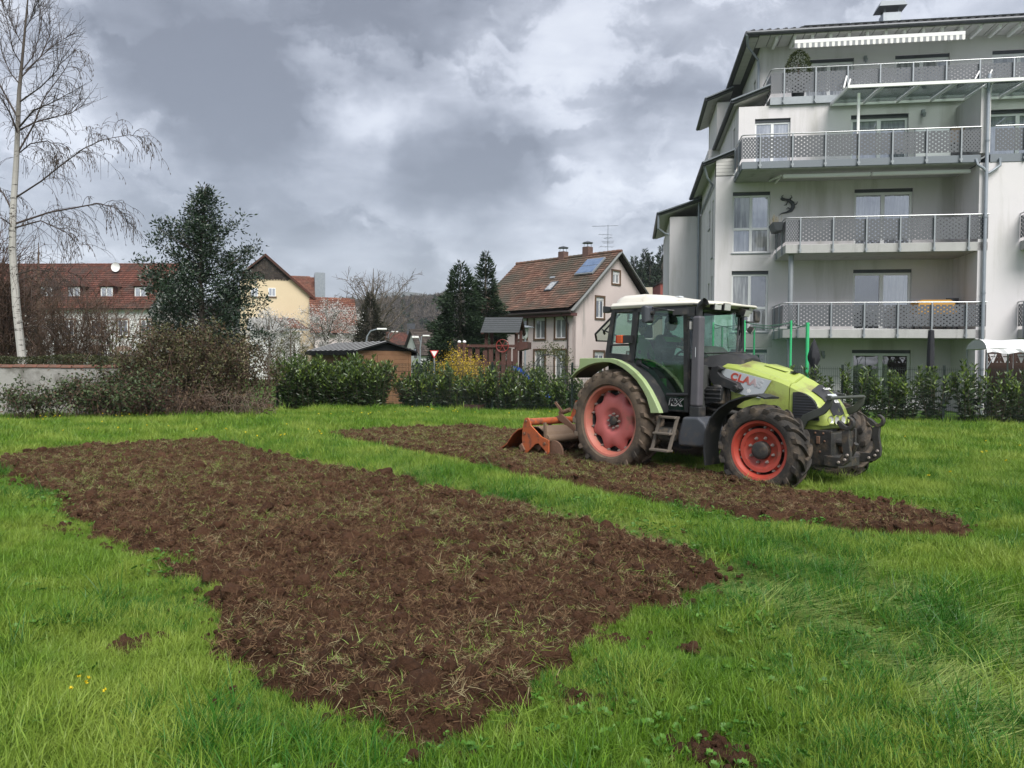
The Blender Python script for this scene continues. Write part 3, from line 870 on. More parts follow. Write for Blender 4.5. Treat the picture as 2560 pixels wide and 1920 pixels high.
MB().box((-4.15, .16, 8.605), (-4.07, .24, 10.845)).build('pergola_post', M_WPAINT, pgo)
MB().tube([(-4.7, -.2, 10.9), (-4.1, 1.8, 12.0)], .03, 6).tube([(-4.6, -.3, 10.85), (-4.0, 1.7, 11.85)], .03, 6).tube([(.15, 1.2, 11.1), (.75, 1.85, 12.0)], .025, 6).tube([(-.25, 1.2, 11.1), (.35, 1.85, 12.0)], .025, 6).build('brace', M_WPAINT, pgo)
# wall lamps
for (u, v, z) in ((-2.75, 4.42, 13.55), (-1.45, 1.93, 10.62), (-4.7, 1.93, 2.0)):
    MB().box((u-.05, v-.05, z-.05), (u+.05, v+.065, z+.12)).tube([(u, v-.1, z-.16), (u, v-.1, z-.02)], [.04, .065], 8).build('wall_lamp', M_GALV, apt)
# corrugated plinth panel below the lower left window
pl_ = MB()
for k in range(9): pl_.box((-8.1, 1.97, 2.25+k*.055), (-6.5, 1.995, 2.295+k*.055))
pl_.build('slatted_panel', M_SOFF, apt)

# things on the balconies
def on_apt(u, v, z):
    return (Vector((15.735, 25.6, 0)) + Matrix.Rotation(ARZ, 3, 'Z') @ Vector((u, v, z)))
def leaf_cloud(centres, dirs, L, W, g, spread=0.6, fold=0.25, tint=None):
    """one folded leaf (four triangles) at each centre"""
    n = len(centres)
    d = dirs + g.normal(0, spread, (n, 3)); d /= np.linalg.norm(d, axis=1)[:, None]
    r = g.normal(0, 1, (n, 3)); s = np.cross(d, r); s /= np.linalg.norm(s, axis=1)[:, None]
    u = np.cross(s, d); l = L*g.uniform(.65, 1.2, n)[:, None]; w_ = W*g.uniform(.7, 1.15, n)[:, None]
    c = centres
    V = np.stack([c, c+d*l*.5+s*w_*.5+u*w_*fold, c+d*l, c+d*l*.5-s*w_*.5+u*w_*fold, c+d*l*.5], 1).reshape(-1, 3)
    o = np.arange(n)[:, None]*5
    F = np.concatenate([o+np.array([[0, 1, 4]]), o+np.array([[1, 2, 4]]), o+np.array([[2, 3, 4]]), o+np.array([[3, 0, 4]])])
    t = g.random(n) if tint is None else np.clip(tint+g.normal(0, .18, n), 0, 1)
    return V, F, np.repeat(t, 5)
M_BOXLEAF = leaf_mat('box_tree_leaf', (0.02, 0.035, 0.008), (0.07, 0.085, 0.018), 0.6, 0.15)
def potted_bush():
    r = thing('potted_bush', 'clipped pointed bush in a pot on the topmost terrace', 'potted plant', on_apt(-5.66, 2.35, 11.42), ARZ)
    g = np.random.default_rng(9); n = 1500; z = g.random(n); a = g.uniform(0, 6.28, n); rr = .47*np.sqrt(np.clip(1-((z-.35)/.66)**2, 0, 1))*(.75+.25*g.random(n))
    C_ = np.stack([rr*np.cos(a), rr*np.sin(a), .55+z*1.2], 1); D_ = np.stack([np.cos(a), np.sin(a), .6+0*a], 1)
    V_, F_, T_ = leaf_cloud(C_, D_, .08, .05, g)
    tag(link('leaves', np_mesh('leaves', V_, F_, M_BOXLEAF, T_), r), kind='stuff')
    MB().lathe([(.0, 0), (.2, 0), (.27, .5), (.24, .5), (.22, .45), (0, .45)], 20).build('pot', M_ANTH, r)
    MB().tube([(0, 0, .4), (0, 0, 1.3)], .03, 6).build('trunk', mat('dark_bark', (.06, .045, .035), .9, (.09, .07, .055), 12, .6, bump=.5), r)
potted_bush()
def lizard():
    r = thing('wall_ornament', 'dark metal lizard ornament on the white wall beside the second balcony', 'wall ornament', on_apt(-5.98, 1.96, 7.42), ARZ)
    b = MB(); pts = [(-.30, 0, .30), (-.22, 0, .26), (-.12, 0, .25), (.0, 0, .22), (.12, 0, .12), (.15, 0, -.02), (.08, 0, -.15), (-.08, 0, -.22), (-.25, 0, -.25), (-.36, 0, -.33)]
    b.tube(pts, [.035, .06, .04, .06, .075, .075, .06, .035, .02, .006], 8); b.build('body', M_ANTH, r)
    for p, q, s in (((-.02, 0, .22), (-.1, 0, .06), (-.18, 0, .04)), ((.0, 0, .24), (.1, 0, .33), (.06, 0, .4)), ((.13, 0, .02), (.26, 0, .08), (.3, 0, .17)), ((.06, 0, -.12), (-.04, 0, -.04), (-.1, 0, -.1)), ((-.24, 0, .28), (-.26, 0, .38), (-.2, 0, .42))):
        MB().tube([p, q, s], [.025, .018, .01], 6).build('leg', M_ANTH, r)
lizard()
def planter():
    r = thing('planter_box', 'black planter box with dry stems hanging at the left end of the second balcony', 'planter', on_apt(-6.62, .55, 6.25), ARZ)
    MB().add([(-.14, -.4, 0), (.08, -.4, 0), (.08, .4, 0), (-.14, .4, 0), (-.24, -.45, .28), (.1, -.45, .28), (.1, .45, .28), (-.24, .45, .28)], [(3,2,1,0), (4,5,6,7), (0,1,5,4), (1,2,6,5), (2,3,7,6), (3,0,4,7)]).build('box', M_ANTH, r)
    g = random.Random(4); b = MB()
    for i in range(34):
        x, y = g.uniform(-.2, .05), g.uniform(-.4, .4); b.tube([(x, y, .25), (x+g.uniform(-.05, .05), y+g.uniform(-.05, .05), .45+g.random()*.18)], [.008, .003], 4)
    b.build('stems', mat('dry_stem', (.2, .17, .1), .9), r)
planter()
r = thing('garden_table', 'table under an orange cloth behind the lowest balcony railing', 'table', on_apt(-1.35, .9, 2.84), ARZ)
MB().prism([(-.62, .55), (.62, .55), (.55, .92), (.42, 1.02), (-.5, 1.02), (-.6, .95)], -.4, .4, 'y').build('cloth', mat('orange_cloth', (.5, .27, .06), .85), r)
for sx in (-.5, .5):
    for sy in (-.33, .33): MB().box((sx-.03, sy-.03, 0), (sx+.03, sy+.03, .55)).build('leg', M_ANTH, r)
r = thing('folding_chair', 'black folded chair leaning at the right end of the lowest balcony', 'chair', on_apt(-.62, 1.2, 2.84), ARZ)
MB().box((-.2, -.03, .35), (.2, .03, 1.13)).build('backrest', M_ANTH, r); MB().box((-.2, -.02, .0), (-.16, .02, .35)).build('leg', M_ANTH, r); MB().box((.16, -.02, .0), (.2, .02, .35)).build('leg', M_ANTH, r)
r = thing('wind_screen', 'frosted glass wind screen standing on the third balcony', 'screen', on_apt(-1.35, .8, 8.61), ARZ)
MB().box((-.7, -.01, .1), (.65, .01, 1.15)).build('glass_sheet', mat('frosted_glass', (.55, .6, .6), .3), r); MB().box((.66, -.03, 0), (.7, .03, 1.18)).build('post', M_GALV, r); MB().box((-.75, -.03, 0), (-.71, .03, 1.15)).build('post', M_GALV, r)
r = thing('planter_box', 'brown square planter in the right corner of the third balcony', 'planter', on_apt(-.75, .9, 8.61), ARZ)
MB().box((-.22, -.2, .6), (.22, .2, 1.12)).build('box', mat('brown_planter', (.2, .15, .1), .8), r); MB().box((-.18, -.15, 0), (.18, .15, .599)).build('stand', M_ANTH, r)

# ================================================================ PINK HOUSE
M_PINK = mat('pale_pink_render', (0.70, 0.60, 0.57), 0.9, (0.66, 0.565, 0.54), 1.2, 0.6, bump=0.3, bscale=90, dirt=(0.40, 0.36, 0.34), dirt_amt=0.1, dscale=.8, streak=True, spec=.2)
M_BROWNF = mat('brown_window_surround', (0.10, 0.058, 0.034), 0.7, (0.14, 0.085, 0.05), 5, .5)
def tile_mat(name, c1, c2, moss, amt=.35):
    m = bpy.data.materials.new(name); m.use_nodes = True
    t = NT(m.node_tree)
    at_ = t.n('ShaderNodeAttribute', attribute_name='tint').outputs['Fac']
    c = t.mix(at_, c1, c2)
    co = t.n('ShaderNodeTexCoord').outputs['Object']
    f = t.noise(co, .55, 6, .65); f = t.n('ShaderNodeMapRange', {0: f, 1: .62-amt*.4, 2: .8-amt*.3}).outputs[0]
    c = t.mix(f, c, moss)
    b = t.n('ShaderNodeBsdfPrincipled', {'Base Color': c, 'Roughness': .85, 'Specular IOR Level': .2})
    t.n('ShaderNodeOutputMaterial', {0: b}); return m
M_RTILE = tile_mat('weathered_red_tile', (.115, .058, .042), (.24, .135, .098), (.085, .074, .058), .62)
M_RTILE2 = tile_mat('red_brown_tile', (.075, .032, .024), (.14, .056, .040), (.06, .045, .038), .35)
M_DTILE = tile_mat('dark_brown_tile', (.04, .033, .03), (.085, .068, .058), (.05, .05, .045), .2)
M_BTILE = tile_mat('bright_red_tile', (.13, .055, .040), (.215, .098, .066), (.09, .062, .048), .35)
def tile_field(name, root, p0, du, dv, nu, nv, m, thick=.035, wide=.28, prof=None, seed=0, skip=None):
    """overlapping roof tiles: p0 eave corner, du unit along the eave, dv up the slope; each tile its own faces, joined"""
    g = random.Random(seed); b = MB(); p0 = Vector(p0); du = Vector(du); dv = Vector(dv); n = du.cross(dv).normalized()
    if n.z < 0: n = -n
    L = dv.length/nv; W = du.length/nu; ux = du.normalized(); vx = dv.normalized()
    for j in range(nv):
        for i in range(nu):
            if skip and skip((i+.5)/nu, (j+.5)/nv): continue
            off = prof((j)/nv) if prof else 0; off2 = prof((j+1.12)/nv) if prof else 0
            c = p0 + ux*(W*i) + vx*(L*j); jit = g.uniform(-.006, .006)
            a = c + n*(thick+jit+off) - vx*.02; d = c + ux*W*.96 + n*(thick+jit*.5+off) - vx*.02; e = c + vx*(L*1.12) + n*(.004+off2); f = e + ux*W*.96
            mid = (a+d)/2 - n*.012
            a2 = a-n*thick; d2 = d-n*thick
            em = (e+f)/2 - n*.010
            b.add([a, mid, d, f, em, e, a2, d2], [(0,1,4,5), (1,2,3,4), (6,7,2,1,0)], 0, .02+.98*g.random()**1.3)
    o = b.build(name, m, root, recalc=False)
    return tag(o, kind='stuff')

# local frame: x along the long front (to the right), y back into the house
hx = Vector((5.8, -6.0, 0)).normalized()
HRZ = math.atan2(hx.y, hx.x)
HC = Vector((3.5, 45.0, 0))                      # corner between front and gable
house = thing('pink_house', 'pale pink two storey house with steep red tiled roof and brown window surrounds', 'house', HC, HRZ)
HL, HW, HE, HR = 8.45, 8.0, 4.75, 8.45
def hw(x, z): return (x, z)
win_up = [(-7.1, -6.2, 3.05, 4.25), (-4.95, -4.05, 3.05, 4.25), (-2.85, -1.95, 3.05, 4.25), (-7.1, -6.2, .6, 1.9)]
fw = [(-6.75, -5.95, 3.1, 4.4), (-4.55, -3.75, 3.1, 4.4), (-3.05, -2.2, 3.08, 4.38), (-1.35, -.5, 3.08, 4.38), (-3.05, -2.2, .75, 2.35), (-1.35, -.5, .2, 2.35)]
wall_sheet('wall', house, -HL, 0, 0, HE, 0, fw, M_PINK, depth=.16)
# gable wall with openings, built around them
gw = [(3.65, 4.35, 6.55, 7.3), (2.1, 2.85, 4.35, 5.6), (5.3, 6.0, 4.35, 5.6), (2.0, 2.9, 1.0, 2.3), (5.2, 6.1, 1.0, 2.3)]
def gable(name, root, x, W_, eave, ridge, holes, m):
    ys = sorted({0, W_, W_/2, *[h[0] for h in holes], *[h[1] for h in holes]}); b = MB()
    top = lambda y: eave+(ridge-eave)*(1-abs(y-W_/2)/(W_/2))
    for i in range(len(ys)-1):
        a, c = ys[i], ys[i+1]; cuts = [(h[2], h[3]) for h in holes if h[0] < (a+c)/2 < h[1]]; z = 0.0
        for (d, e) in sorted(cuts):
            b.quad((x, a, z), (x, c, z), (x, c, d), (x, a, d)); z = e
        b.quad((x, a, z), (x, c, z), (x, c, top(c)), (x, a, top(a)))
    for (a, c, d, e) in holes:
        for p, q in (((a, d), (a, e)), ((c, d), (c, e)), ((a, e), (c, e)), ((a, d), (c, d))): b.quad((x, p[0], p[1]), (x, q[0], q[1]), (x-.16, q[0], q[1]), (x-.16, p[0], p[1]))
    return b.build(name, m, root, recalc=False)
gable('gable_wall', house, 0, HW, HE, HR-.15, gw, M_PINK); gable('gable_wall', house, -HL, HW, HE, HR-.15, [], M_PINK)
MB().box((-HL, HW-.2, 0), (0, HW, HE)).build('wall', M_PINK, house)
def surround(root, box4, gab=None, sw=.11):
    """brown surround, white frame, panes and roller box; gab = x of a gable wall"""
    a, c, d, e = box4; M = (lambda p: p) if gab is None else (lambda p: (gab-p[1]*1.0, p[0], p[2]))
    def bx(b, lo, hi, mi=0):
        lo2, hi2 = M(lo), M(hi); b.box(tuple(map(min, lo2, hi2)), tuple(map(max, lo2, hi2)), mi)
    b = MB()
    for lo, hi in (((a-sw, -.05, d-sw), (c+sw, .03, d-.001)), ((a-sw, -.04, e+.001), (c+sw, .03, e+sw)), ((a-sw, -.04, d), (a-.001, .03, e)), ((c+.001, -.04, d), (c+sw, .03, e))): bx(b, lo, hi)
    wo_ = b.build('window', M_BROWNF, root)
    b = MB(); f = .06; mid = (a+c)/2
    for lo, hi in (((a, .05, d), (c, .11, d+f)), ((a, .05, e-f-.16), (c, .11, e-.16)), ((a, .05, d+f), (a+f, .11, e-.16-f)), ((c-f, .05, d+f), (c, .11, e-.16-f)), ((mid-f*.6, .045, d+f), (mid+f*.6, .11, e-.16-f))): bx(b, lo, hi)
    bx(b, (a, .03, e-.159), (c, .11, e-.001))
    b.build('frame', M_WFRAME, wo_)
    b = MB(); bx(b, (a+f, .075, d+f), (c-f, .085, e-.16-f)); b.build('pane', M_PANEC if (int(a*7) % 2) else M_PANED, wo_)
for h in fw: surround(house, h)
for h in gw: surround(house, h, 0)
# roof: two curved slopes with real tile courses
slope = math.atan2(HR-HE+.25, HW/2+.5)
kick = lambda t: .22*max(0, 1-t/.28)**2
hro = MB()
ov, og = .5, .35
ey, ez = -ov, HE-.12; ry, rz_ = HW/2, HR
hro.add([(-HL-og, ey, ez), (og, ey, ez), (og, ry, rz_), (-HL-og, ry, rz_), (og, HW+ov, ez), (-HL-og, HW+ov, ez)], [(0,1,2,3), (3,2,4,5)])
hro.add([(-HL-og, ey, ez-.1), (og, ey, ez-.1), (og, ry, rz_-.12), (-HL-og, ry, rz_-.12), (og, HW+ov, ez-.1), (-HL-og, HW+ov, ez-.1)], [(3,2,1,0), (5,4,2,3)])
for y0, z0, y1, z1 in ((ey, ez, ry, rz_), (HW+ov, ez, ry, rz_)):
    for x in (og, -HL-og): hro.quad((x, y0, z0), (x, y1, z1), (x, y1, z1-.12), (x, y0, z0-.1))
hro.quad((-HL-og, ey, ez), (og, ey, ez), (og, ey, ez-.1), (-HL-og, ey, ez-.1))
hroof = hro.build('roof', M_DTILE, house, recalc=False)
dvv = Vector((0, ry-ey, rz_-ez))
tile_field('roof_tiles', hroof, (-HL-og, ey-.05, ez+.01), (HL+2*og, 0, 0), dvv, 32, 24, M_RTILE, thick=.05, prof=kick, seed=2)
tile_field('roof_tiles', hroof, (og, HW+ov+.05, ez+.01), (-HL-2*og, 0, 0), Vector((0, -(ry-ey), rz_-ez)), 32, 24, M_RTILE, thick=.05, seed=3)
rg = MB()
for i in range(26): rg.tube([(-HL-og+i*.354, ry, rz_+.06), (-HL-og+(i+1)*.354+.03, ry, rz_+.05)], [.13, .11], 8, tint=.2+.6*random.random())
tag(rg.build('ridge_tiles', M_RTILE, hroof), kind='stuff')
vb = MB()
for s_, y0 in ((1, ey), (-1, HW+ov)):
    vb.bar((og+.02, y0, ez-.02), (og+.02, ry, rz_+.0), .05, .24, up=(1, 0, 0))
vb.build('bargeboard', mat('grey_green_board', (.22, .23, .225), .7), hroof)
MB().tube([(-HL-og, ey-.07, ez-.05), (og, ey-.07, ez-.05)], .08, 10).build('gutter', mat('brown_gutter', (.06, .045, .04), .5), hroof)
MB().box((-HL-og, ey+.02, ez-.28), (og, -.003, ez-.11)).build('eaves_board', mat('red_brown_eaves', (.13, .055, .05), .7), hroof)
MB().tube([(-1.0+.55, ey-.07, ez-.12), (-1.0+.6, -.2, ez-.45), (-.28, -.09, ez-.75), (-.28, -.09, 0)], .05, 8).build('downpipe', mat('brown_gutter', (.06, .045, .04), .5), house)
M_BRICKD = mat('dark_chimney_brick', (.10, .055, .045), .9, (.15, .09, .075), 14, .8, bump=.5, bscale=30)
def house_chimney(x, y, z0, z1, w_=.55):
    c = MB().box((x-w_/2, y-w_/2, z0), (x+w_/2, y+w_/2, z1)).build('chimney', M_BRICKD, house)
    b = MB()
    for sx in (-1, 1):
        for sy in (-1, 1): b.tube([(x+sx*w_*.35, y+sy*w_*.35, z1), (x+sx*w_*.3, y+sy*w_*.3, z1+.25)], .015, 4)
    b.lathe([(.46, z1+.24), (.40, z1+.27), (.02, z1+.38), (0, z1+.38), (0, z1+.30), (.4, z1+.24), (.46, z1+.24)], 4, c=(x, y, 0), smooth=False)
    b.build('chimney_cap', M_ANTH, c)
house_chimney(-4.5, HW/2+.1, 7.9, 8.95, .48); house_chimney(-1.95-.45, HW/2+.1, 7.9, 9.05, .48)
# solar collector, skylight, aerial
nrm = Vector((0, -(rz_-ez), ry-ey)).normalized(); vdir = dvv.normalized()
def on_roof(x, t, h): return Vector((x, ey, ez)) + dvv*t + nrm*h
def slab_on_roof(name, x0, x1, t0, t1, h0, h1, m, parent, mi=None):
    b = MB(); c = [on_roof(x, t, h) for h in (h0, h1) for x, t in ((x0, t0), (x1, t0), (x1, t1), (x0, t1))]
    b.add(c, [(3,2,1,0), (4,5,6,7), (0,1,5,4), (1,2,6,5), (2,3,7,6), (3,0,4,7)]); return b.build(name, m, parent)
scp = slab_on_roof('solar_collector', -1.75, .05-.35, .60, .88, .10, .2, M_GALV, house)
M_TUBEG = mat('collector_blue_glass', (.07, .12, .22), .15, (.14, .2, .32), 3, .6, spec=.8)
for i in range(12):
    x = -1.70+i*.113
    slab_on_roof('tube_strip', x, x+.085, .615, .735, .201, .225, M_TUBEG, scp); slab_on_roof('tube_strip', x, x+.085, .745, .868, .201, .225, M_TUBEG, scp)
sk = slab_on_roof('skylight', -3.35, -2.75, .36, .52, .06, .15, M_ANTH, house)
slab_on_roof('pane', -3.30, -2.80, .375, .505, .151, .156, M_PANEC, sk)
slab_on_roof('roof_vent', -3.9, -3.5, .60, .63, .06, .12, M_GALV, house)
tv = thing('roof_aerial', 'tall television aerial with crossbars on the pink house roof', 'aerial', house.matrix_basis @ Vector((-.75, HW/2+.1, 8.3)), HRZ)
MB().tube([(0, 0, 0), (0, 0, 1.95)], .02, 6).build('mast', M_ZINC, tv)
def yagi(z, L, n, el, rot, x0):
    b = MB(); ca, sa = math.cos(rot), math.sin(rot)
    b.tube([(-L*x0*ca, -L*x0*sa, z), (L*(1-x0)*ca, L*(1-x0)*sa, z)], .014, 4)
    for i in range(n):
        p = -L*x0+L*i/(n-1); e_ = el*(1-.3*i/n); b.tube([(p*ca+sa*e_, p*sa-ca*e_, z), (p*ca-sa*e_, p*sa+ca*e_, z)], .008, 4)
    b.build('antenna_bar', M_ZINC, tv)
yagi(1.9, 1.6, 14, .12, .6, .62); yagi(1.35, .8, 4, .35, .9, .7); yagi(1.15, .5, 3, .45, .3, .5); yagi(.9, .9, 4, .4, 2.2, .4); yagi(.6, .8, 3, .5, .9, .6)

# ================================================================ OTHER HOUSES
M_WHITER = mat('white_house_render', (.62, .62, .61), .9, (.55, .55, .54), .8, .6, dirt=(.4, .4, .4), dirt_amt=.12, dscale=.5, streak=True)
M_SAND = mat('sandstone_surround', (.26, .19, .15), .85)
def simple_window(root, x, z, wd, ht, y=0.0, frame=.08, fm=None, pm=None, surr=None, arch=False):
    fm = fm or M_WFRAME
    b = MB()
    if surr is not None:
        b.box((x-wd/2-.16, y-.06, z-.16), (x+wd/2+.16, y-.003, z)).box((x-wd/2-.16, y-.05, z+.001), (x-wd/2, y-.003, z+ht+.16)).box((x+wd/2, y-.05, z+.001), (x+wd/2+.16, y-.003, z+ht+.16)).box((x-wd/2, y-.05, z+ht), (x+wd/2, y-.003, z+ht+.16))
        if arch: b.prism([(x-wd/2-.3, z+ht+.161)]+[(x+(wd/2+.3)*math.cos(PI*(1-k/8)), z+ht+.17+.4*math.sin(PI*k/8)) for k in range(9)], y-.07, y-.004, 'y')
        wo_ = b.build('window', surr, root)
    else:
        b.box((x-wd/2-.1, y-.1, z-.1), (x+wd/2+.1, y-.003, z-.001)); wo_ = b.build('window', M_BROWNF if surr is None else surr, root)
    b = MB()
    b.box((x-wd/2, y-.03, z), (x+wd/2, y-.004, z+frame)).box((x-wd/2, y-.03, z+ht-frame), (x+wd/2, y-.004, z+ht)).box((x-wd/2, y-.03, z+frame), (x-wd/2+frame, y-.004, z+ht-frame)).box((x+wd/2-frame, y-.03, z+frame), (x+wd/2, y-.004, z+ht-frame)).box((x-frame/2, y-.032, z+frame), (x+frame/2, y-.004, z+ht-frame))
    b.build('frame', fm, wo_)
    MB().box((x-wd/2+frame, y-.018, z+frame), (x+wd/2-frame, y-.008, z+ht-frame)).build('pane', pm or M_PANED, wo_)
    return wo_
def gabled(name, label, loc, rz, L, W_, eave, ridge, wm, rm, rows=14, cols=24, ridge_along='x', ovh=.4, tiles=True, seed=1, cat='house', both=False):
    """simple gabled house: x along the ridge, y across; front at y=0"""
    r = thing(name, label, cat, loc, rz)
    b = MB()
    b.quad((0, 0, 0), (L, 0, 0), (L, 0, eave), (0, 0, eave)).quad((0, W_, 0), (L, W_, 0), (L, W_, eave), (0, W_, eave))
    for x in (0, L): b.add([(x, 0, 0), (x, W_, 0), (x, W_, eave), (x, W_/2, ridge), (x, 0, eave)], [(0,1,2,3,4)])
    b.build('wall', wm, r)
    k = (ridge-eave)/(W_/2); b = MB(); t = .14
    ez2 = eave-ovh*k
    for sgn, y0 in ((1, -ovh), (-1, W_+ovh)):
        p = [(-ovh, y0, ez2), (L+ovh, y0, ez2), (L+ovh, W_/2, ridge), (-ovh, W_/2, ridge)]
        b.add(p+[(a, c, d+t) for a, c, d in p], [(3,2,1,0), (4,5,6,7), (0,1,5,4), (1,2,6,5), (2,3,7,6), (3,0,4,7)])
    ro = b.build('roof', M_DTILE, r)
    if tiles:
        tile_field('roof_tiles', ro, (-ovh, -ovh-.03, ez2+t+.01), (L+2*ovh, 0, 0), (0, W_/2+ovh, ridge-ez2), cols, rows, rm, thick=.06, seed=seed)
        if both: tile_field('roof_tiles', ro, (L+ovh, W_+ovh+.03, ez2+t+.01), (-L-2*ovh, 0, 0), (0, -(W_/2+ovh), ridge-ez2), cols, rows, rm, thick=.06, seed=seed+1)
    rg = MB(); n = int((L+2*ovh)/.45)
    for i in range(n): rg.tube([(-ovh+i*.45, W_/2, ridge+t), (-ovh+(i+1)*.45, W_/2, ridge+t)], [.15, .13], 6, tint=random.random())
    tag(rg.build('ridge_tiles', rm, ro), kind='stuff')
    return r
# long red-roofed house on the left
LH0 = at(-260, 900, 76); LH0.z = 0
LH1 = at(372, 900, 74); LH1.z = 0
d_ = LH1-LH0; LHL = d_.length; LHRZ = math.atan2(d_.y, d_.x)
lh = gabled('long_house', 'long white house with brown red roof and dormers behind the birch', LH0, LHRZ, LHL, 11, 6.7, 11.3, M_WHITER, M_RTILE2, 22, 80, seed=11)
def lx(px, D=75): 
    p = at(px, 900, D); return (Matrix.Rotation(-LHRZ, 3, 'Z') @ (p-LH0)).x
for px in (15, 102, 175, 261, 350):
    x = lx(px); zc = 8.05; y = 11/2*(zc+.35-6.7)/(11.3-6.7)-.9
    dm = MB().box((x-.75, y, zc-.75), (x+.75, y+2.6, zc+.75)).build('dormer', M_RTILE2, lh)
    dmr = MB().add([(x-.95, y-.25, zc+.72), (x, y-.25, zc+1.45), (x+.95, y-.25, zc+.72), (x-.95, y+3.4, zc+.72), (x, y+3.4, zc+1.45), (x+.95, y+3.4, zc+.72)], [(0,1,4,3), (1,2,5,4), (2,0,3,5), (0,2,1), (3,4,5)]).build('dormer_roof', M_RTILE2, dm)
    wfr = MB().box((x-.6, y-.06, zc-.62), (x+.6, y-.003, zc+.62)).build('dormer_window', M_WFRAME, dm)
    for sx in (-1, 1):
        MB().box((x+sx*.29-.22, y-.07, zc-.5), (x+sx*.29+.22, y-.061, zc+.5)).build('pane', M_PANEC, wfr) if False else None
    # panes sit on the frame as part of the dormer thing (three levels at most)
    MB().box((x-.5, y-.085, zc-.5), (x-.06, y-.062, zc+.5)).box((x+.06, y-.085, zc-.5), (x+.5, y-.062, zc+.5)).build('pane', M_PANE, dm)
for px in (20, 100, 180, 250, 320, 380):
    simple_window(lh, lx(px), 3.9, 1.0, 1.5, surr=M_SAND)
    simple_window(lh, lx(px), .8, 1.1, 1.6, surr=M_SAND, arch=True)
sat = MB(); sat.lathe([(0, .12), (.25, .10), (.42, .02), (.43, 0), (.42, .03), (.25, .13), (0, .15)], 18, 'y', c=(0, 0, 0)).bar((0, .15, 0), (0, .8, -.5), .05, .05)
so = sat.build('satellite_dish', M_WPAINT, lh, (lx(238), 4.0, 11.0)); so.scale = (1.1, 1.1, 1.1)

# yellow house with a dark slated half-gable
M_YEL = mat('cream_yellow_render', (.60, .495, .335), .9, (.56, .455, .305), .6, .5)
YD = 68
yl = at(600, 900, YD); yr = at(790, 900, YD); apx = at(660, 640, YD)
YL = (yr-yl).length
YRZ = R(17)
yh = thing('yellow_house', 'cream yellow house with dark tiled gable top', 'house', (yl.x, yl.y, 0), YRZ)
def yp(px, py):
    d = pix_dir(px, py); k = d.x/d.y; s_ = (k*yl.y-yl.x)/(math.cos(YRZ)-k*math.sin(YRZ)); Y = yl.y+s_*math.sin(YRZ)
    return (s_, CAMH+Y*d.z/d.y)
poly = [yp(600, 905), yp(783, 905), yp(786, 748), yp(728, 699), yp(640, 698), yp(600, 698)]
poly[0] = (poly[0][0], 0); poly[1] = (poly[1][0], 0)
MB().prism(poly, 0, 9.0, 'y').build('wall', M_YEL, yh)
gp = [yp(612, 697), yp(729, 697), yp(663, 642)]
gt = MB().prism(gp, -.02, .3, 'y').build('gable_cladding', M_DTILE, yh)
(gx0, gz0), (gx1, _), (gxa, gza) = gp
tile_field('slates', gt, (gx0, -.04, gz0), (gx1-gx0, 0, 0), (0, -.02, gza-gz0), 16, 9, M_DTILE, thick=.05, seed=5, skip=lambda u, v: abs(u-(gxa-gx0)/(gx1-gx0)) > (.5*(1-v))*1.05)
rb = MB()
a, b_ = yp(664, 640), yp(788, 750); rb.bar((a[0], -.25, a[1]), (b_[0], -.25, b_[1]), .12, .2, up=(0, 1, 0))
rb.add([(a[0], -.3, a[1]), (b_[0], -.3, b_[1]), (b_[0], 9, b_[1]), (a[0], 9, a[1]), (a[0], -.3, a[1]+.2), (b_[0], -.3, b_[1]+.2), (b_[0], 9, b_[1]+.2), (a[0], 9, a[1]+.2)], [(3,2,1,0), (4,5,6,7), (0,1,5,4), (1,2,6,5), (2,3,7,6), (3,0,4,7)])
c = yp(600, 690); rb.add([(a[0], -.3, a[1]), (c[0], -.3, c[1]), (c[0], 9, c[1]), (a[0], 9, a[1]), (a[0], -.3, a[1]+.2), (c[0], -.3, c[1]+.2), (c[0], 9, c[1]+.2), (a[0], 9, a[1]+.2)], [(0,1,2,3), (7,6,5,4), (4,5,1,0), (5,6,2,1), (6,7,3,2), (7,4,0,3)])
yro = rb.build('roof', M_RTILE2, yh)
for px in (636, 680):
    x, z = yp(px, 741); simple_window(yh, x, z, .62, .75, pm=M_PANE, frame=.06)
p = yp(700, 805)
MB().box((yp(625, 0)[0], -3.0, 0), (yp(748, 0)[0], -.003, yp(0, 812)[1]-.2)).build('annex_wall', M_WHITER, yh)
an = MB(); zt, zb = yp(0, 779)[1], yp(0, 812)[1]
x0, x1, x2 = yp(620, 0)[0], yp(728, 0)[0], yp(768, 0)[0]
an.add([(x0, -.01, zt), (x1, -.01, zt), (x2, -3.6, zb), (x0, -3.6, zb), (x0, -.01, zt-.15), (x1, -.01, zt-.15), (x2, -3.6, zb-.15), (x0, -3.6, zb-.15)], [(0,1,2,3), (7,6,5,4), (4,5,1,0), (5,6,2,1), (6,7,3,2), (7,4,0,3)])
ano = an.build('annex_roof', M_GALV, yh)
tile_field('roof_tiles', ano, (x2-1.9, -3.65, zb+.02), (1.9, 0, 0), (-1.2, 3.6, zt-zb), 7, 10, M_BTILE, thick=.06, seed=8)
